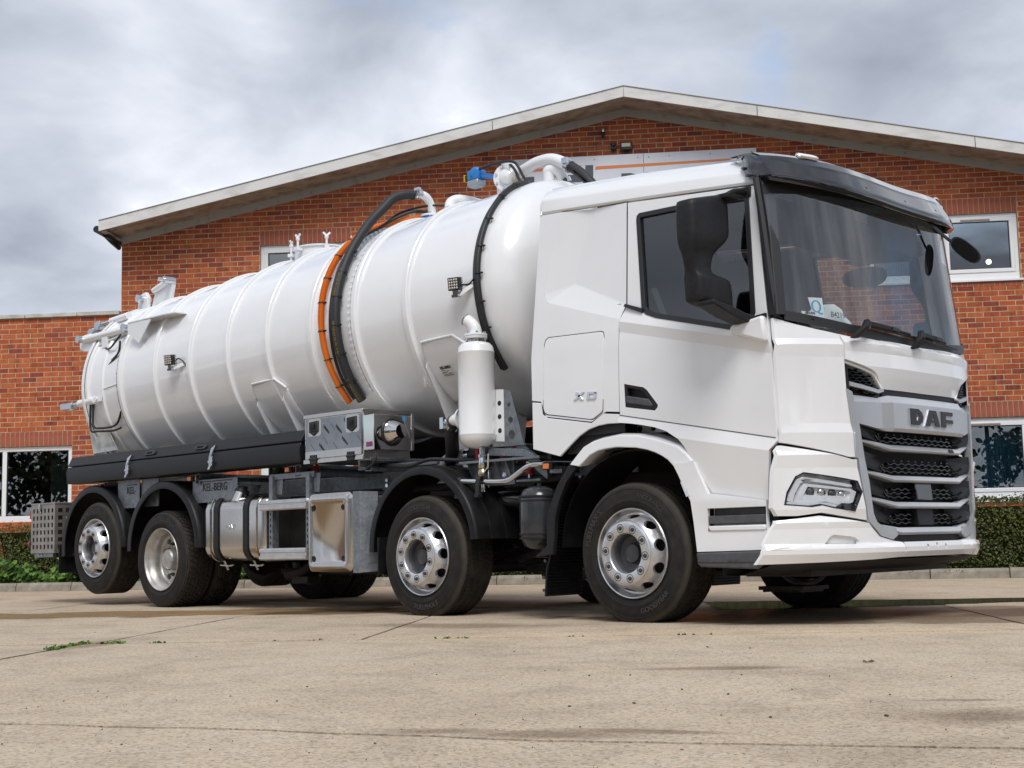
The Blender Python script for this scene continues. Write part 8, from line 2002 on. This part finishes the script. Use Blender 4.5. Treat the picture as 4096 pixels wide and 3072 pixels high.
two('mirror_glass', MB().box((mx_ - 0.064, -1.66, 2.42), (mx_ - 0.060, -1.35, 2.62)).box((mx_ - 0.060, -1.60, 2.06), (mx_ - 0.057, -1.34, 2.13)), M['mirror_glass'], mirs[0], second=mirs[1])
arm = MB().tube(spline([(mx_ + 0.03, -1.34, 2.745), (mx_ + 0.02, -1.25, 2.785), (mx_ + 0.03, -1.16, 2.80), (mx_ + 0.05, -1.10, 2.785)], 4), [0.022] * 13, 10).box((mx_ - 0.02, -1.15, 2.76), (mx_ + 0.075, -1.115, 2.835)).box((mx_ - 0.03, -1.40, 2.715), (mx_ + 0.08, -1.28, 2.75))
two('mirror_arm', arm, M['plastic'], mirs[0], bevel=0.008, second=mirs[1])
arm2 = loft([[(mx_ + a, -1.63, 2.03 + b) for a, b in ((-0.03, 0), (0.1, 0), (0.1, -0.03), (-0.03, -0.03))], [(mx_ + a, -1.45, 1.975 + b) for a, b in ((-0.03, 0.03), (0.11, 0.03), (0.11, -0.03), (-0.03, -0.03))], [(mx_ + a, -1.30, 1.945 + b) for a, b in ((-0.02, 0.03), (0.11, 0.03), (0.11, -0.03), (-0.02, -0.03))], [(mx_ + a + 0.06, -1.20, 1.925 + b) for a, b in ((-0.02, 0.02), (0.10, 0.02), (0.10, -0.02), (-0.02, -0.02))]])
two('mirror_arm', arm2, M['plastic'], mirs[0], bevel=0.010, second=mirs[1])
two('sail_trim', MB().prism([(1.02, -1.225, 1.95), (1.165, -1.226, 1.965), (1.165, -1.226, 1.94), (1.10, -1.23, 1.915), (1.0, -1.23, 1.92)], (0, -0.02, 0)), M['black'], doors[0], second=doors[1])
km = MB(); rg_ = []
for i, (f, w_, h_) in enumerate(((0, 0.3, 0.35), (0.1, 0.75, 0.8), (0.35, 1, 1), (0.7, 1, 1), (0.9, 0.75, 0.8), (1, 0.3, 0.35))):
    c = Vector((1.55, 0.66, 2.60)) + Vector((0.10, 0.09, -0.115)) * f
    rg_.append([c + Vector((-0.4, 0.8, 0.45)).normalized() * 0 + (Vector((0.55, -0.5, 0.65)).normalized() * 0.062 * h_ * math.cos(t) + Vector((0.62, 0.78, 0.0)).normalized() * 0.035 * w_ * math.sin(t)) for t in np.linspace(0, 2 * math.pi, 12, endpoint=False)])
kmo = part('kerb_mirror', loft(rg_), M['plastic'], truck, smooth=60)
km2 = []
cK = Vector((1.625, 0.70, 2.555)); uK = Vector((0.62, 0.42, -0.66)).normalized(); vK = Vector((0.42, -0.75, 0.5)).normalized(); vK = (vK - uK * vK.dot(uK)).normalized(); nK = uK.cross(vK)
def blob_mirror(center, u, v, n, ru, rv, dep, name, parent=None):
    o = part(name, MB(), M['plastic'], parent or truck) if False else None
    mb = MB(); ringsN = []
    outl = [(ru * math.copysign(abs(math.cos(t)) ** 0.8, math.cos(t)), rv * math.copysign(abs(math.sin(t)) ** 0.8, math.sin(t))) for t in np.linspace(0, 2 * math.pi, 24, endpoint=False)]
    for (s_, d_) in ((0.90, 0.0), (1.0, 0.02), (0.98, 0.3), (0.85, 0.65), (0.6, 0.9), (0.2, 1.0)): ringsN.append([center + u * a * s_ + v * b * s_ + n * dep * d_ for a, b in outl])
    h_ = part(name, loft(ringsN), M['plastic'], parent or truck, smooth=60)
    gm_ = MB(); gm_.add([center + u * a * 0.86 + v * b * 0.86 - n * 0.003 for a, b in outl], [tuple(range(24))]); part('mirror_glass', gm_, M['letter_black'], h_, smooth=0)
    return h_
bpy.data.objects.remove(kmo)
kmo = blob_mirror(Vector((1.60, 0.68, 2.565)), Vector((0.60, 0.42, -0.68)).normalized(), Vector((0.62, 0.25, 0.74)).normalized(), Vector((-0.45, 0.86, 0.22)).normalized(), 0.125, 0.055, 0.055, 'kerb_mirror')
part('mirror_arm', loft([[Vector(p) + Vector((a, b, c_)) for a, b, c_ in ((0, -0.03, 0.012), (0, 0.03, 0.012), (0, 0.03, -0.012), (0, -0.03, -0.012))] for p in ((1.43, 0.18, 2.83), (1.50, 0.34, 2.74), (1.53, 0.46, 2.665), (1.55, 0.56, 2.62))]), M['plastic'], kmo, bevel=0.008)
blob_mirror(Vector((0.42, 1.32, 2.635)), Vector((1, 0, -0.05)).normalized(), Vector((0, 0.35, 0.94)).normalized(), Vector((0, 0.94, -0.35)).normalized(), 0.20, 0.085, 0.09, 'door_top_mirror')
part('mirror_stalk', MB().box((0.36, 1.14, 2.72), (0.48, 1.34, 2.745)), M['plastic'], truck, bevel=0.008)

# ---- wipers
def wiper(base, knee, mid, tip, name='wiper'):
    base, knee, mid, tip = [Vector(p) for p in (base, knee, mid, tip)]
    w = part(name, loft([[base + Vector((a, b, 0)) for a, b in ((-.02, -.028), (.02, -.028), (.02, .028), (-.02, .028))], [base + (knee - base) * 0.7 + Vector((a + .03, b, 0)) for a, b in ((-.02, -.03), (.02, -.03), (.02, .026), (-.02, .026))], [knee + Vector((a + .02, b, c_)) for a, b, c_ in ((-.02, -.01, .02), (.02, -.01, .02), (.02, .03, -.02), (-.02, .03, -.02))]]), M['plastic'], truck, bevel=0.006)
    part('wiper_arm', MB().bar(knee, mid, 0.024, 0.030).bar(mid, mid + (tip - mid) * 0.4, 0.012, 0.016), M['plastic'], w, bevel=0.004)
    s0 = knee + (mid - knee) * 0.25
    bl_ = MB().tube([knee + (tip - knee) * 0.12 + Vector((-0.015, 0, -0.012)), mid + Vector((-0.008, 0, -0.015)), tip + Vector((-0.01, 0, -0.004))], [0.007, 0.012, 0.007], 6).bar(mid + Vector((0, -.04, .004)), mid + Vector((0, .05, -.004)), 0.03, 0.022)
    part('wiper_blade', bl_, M['black'], w)
wiper((1.528, -0.80, 1.800), (1.560, -0.715, 1.905), (1.592, -0.40, 1.885), (1.612, 0.10, 1.850))
wiper((1.600, -0.155, 1.78), (1.612, -0.105, 1.885), (1.608, 0.16, 1.870), (1.578, 0.52, 1.838))

# ================================================================== THINGS BEHIND THE WINDSCREEN
M['card'] = mat('white_card', (0.80, 0.80, 0.80), 0.6)
M['cyan'] = mat('cyan_print', (0.02, 0.36, 0.62), 0.5)
M['bag'] = noisy(mat('white_plastic_bag', rough=0.35), 18, (0.66, 0.72, 0.71), (0.80, 0.84, 0.83))
def inside(off): return lambda u, v, d: (xf(u, v) - off - d, u, v)
qc = thing('show_card', 'white card with a big blue letter Q standing inside the windscreen', 'card', (1.36, -0.96, 1.90))
part('card', panel_mb([[(-1.006, 2.068), (-0.921, 2.066), (-0.925, 1.915), (-0.985, 1.915)]], inside(0.012), thick=0.002), M['card'], qc, smooth=0)
oq = [(-0.966 + 0.030 * math.cos(t), 2.010 + 0.040 * math.sin(t)) for t in np.linspace(0, 2 * math.pi, 24, endpoint=False)]
iq = [(-0.966 + 0.019 * math.cos(t), 2.010 + 0.034 * math.sin(t)) for t in np.linspace(0, 2 * math.pi, 24, endpoint=False)]
part('letter', panel_mb([oq, iq], inside(0.0105), thick=0.001), M['cyan'], qc, smooth=0)
part('letter_tail', panel_mb([[(-0.972, 1.972), (-0.955, 1.976), (-0.945, 1.966), (-0.934, 1.966), (-0.928, 1.974), (-0.932, 1.958), (-0.945, 1.955), (-0.958, 1.966)]], inside(0.0105), thick=0.001), M['cyan'], qc, smooth=0)
bcx = thing('barcode_sheet', 'white sheet with number 0541570 and barcode low inside the windscreen', 'label', (1.35, -1.0, 1.89))
part('sheet', panel_mb([[(-1.058, 1.978), (-0.992, 1.968), (-0.956, 1.932), (-0.956, 1.893), (-1.054, 1.922)]], inside(0.006), thick=0.002), M['card'], bcx, smooth=0)
part('number', text_mb('0541570', 0.013, 0.0008, lambda u, v, w: (xf(-1.03, 1.95) - 0.004 + u * 0.62, -1.053 + u * 0.78, 1.957 - u * 0.10 + v), bold=0.0012), M['ink'], bcx, smooth=0)
bb_ = MB(); r2 = random.Random(5); u = -1.052
while u < -0.985:
    w = r2.choice([.0015, .003, .0045]); bb_.add([(xf(q_, 1.94) - 0.0035, q_, zq - (u + 1.05) * 0.15) for q_, zq in ((u, 1.943), (u + w, 1.943), (u + w, 1.951), (u, 1.951))], [(0, 1, 2, 3)]); u += w + r2.choice([.002, .003])
part('barcode', bb_, M['ink'], bcx, smooth=0)
part('small_print', text_mb('DAF    XD 450 FAX 8x2 C', 0.006, 0.0006, lambda u, v, w: (xf(-1.0, 1.92) - 0.0035 + u * 0.55, -1.050 + u * 0.80, 1.934 - u * 0.12 + v), bold=0.0004), M['ink'], bcx, smooth=0)
part('small_print', text_mb('2025', 0.008, 0.0006, lambda u, v, w: (xf(-1.0, 1.92) - 0.0035 + u * 0.55, -1.028 + u * 0.80, 1.918 - u * 0.12 + v), bold=0.0006), M['ink'], bcx, smooth=0)
bag = thing('plastic_bag', 'white plastic bag marked B4219 lying on the dashboard', 'bag', (1.2, -0.72, 1.84))
bgl = [(-0.90, 1.875), (-0.905, 1.97), (-0.87, 2.03), (-0.80, 2.036), (-0.735, 2.005), (-0.735, 1.955), (-0.70, 1.935), (-0.68, 1.90), (-0.69, 1.86)]
part('bag', panel_mb([bgl], lambda u, v, d: (xf(u, v) - 0.06 - d * 1.0 - 0.03 * math.sin((u + v) * 25) * 0.4, u, v), cu=[-.87, -.84, -.81, -.78, -.75, -.72], cv=[1.9, 1.93, 1.96, 1.99, 2.01], thick=0.09), M['bag'], bag, bevel=0.012, smooth=60)
part('marking', text_mb('B4219', 0.036, 0.0008, lambda u, v, w: (xf(-0.82, 1.95) - 0.042 + u * 0.35, -0.875 + u * 0.86, 1.945 - u * 0.06 + v), bold=0.001, sx=0.95), M['ink'], bag, smooth=0)
# ================================================================== TREES OF THE YARD'S FAR SIDE (behind the viewer, seen in the panes and the paint)
M['tree_leaf'] = leaf_material('tree_leaf', [(0.020, 0.035, 0.010), (0.040, 0.060, 0.014), (0.065, 0.085, 0.022)])
tP, tS = [], []
r9 = random.Random(21)
trunks = MB()
for i in range(26):
    ang = R(-125 + i * 6.4 + r9.uniform(-2, 2)); dist = r9.uniform(30, 40); h = r9.uniform(6.5, 11.5)
    bx_, by_ = cC.x + dist * math.cos(ang), cC.y + dist * math.sin(ang)
    trunks.cyl((bx_, by_, -0.03), (bx_ + r9.uniform(-.3, .3), by_, h * 0.6), 0.22, 8, 0.09)
    for c in range(22):
        cx, cy, cz = bx_ + r9.gauss(0, 1.5), by_ + r9.gauss(0, 1.5), 1.2 + (h - 1.2) * r9.random() ** 0.8
        for j in range(150): tP.append((cx + r9.gauss(0, .5), cy + r9.gauss(0, .5), max(0.2, cz + r9.gauss(0, .45))))
tP = np.array(tP); kk_ = len(tP); nr = rg.normal(0, 1, (kk_, 3)); nr /= np.linalg.norm(nr, axis=1)[:, None]
tl_ = new_obj('treeline', leaf_mesh('treeline', tP, nr, rg.uniform(0.22, 0.45, kk_), rg.uniform(0, 1, kk_), M['tree_leaf'], LEAF)); tag(tl_, 'line of leafy trees along the far side of the yard', 'trees', kind='stuff')
tk_ = part('treeline_trunks', trunks, M['twig'], None); tag(tk_, 'bare trunks of the trees along the far side of the yard', 'trees', kind='stuff')
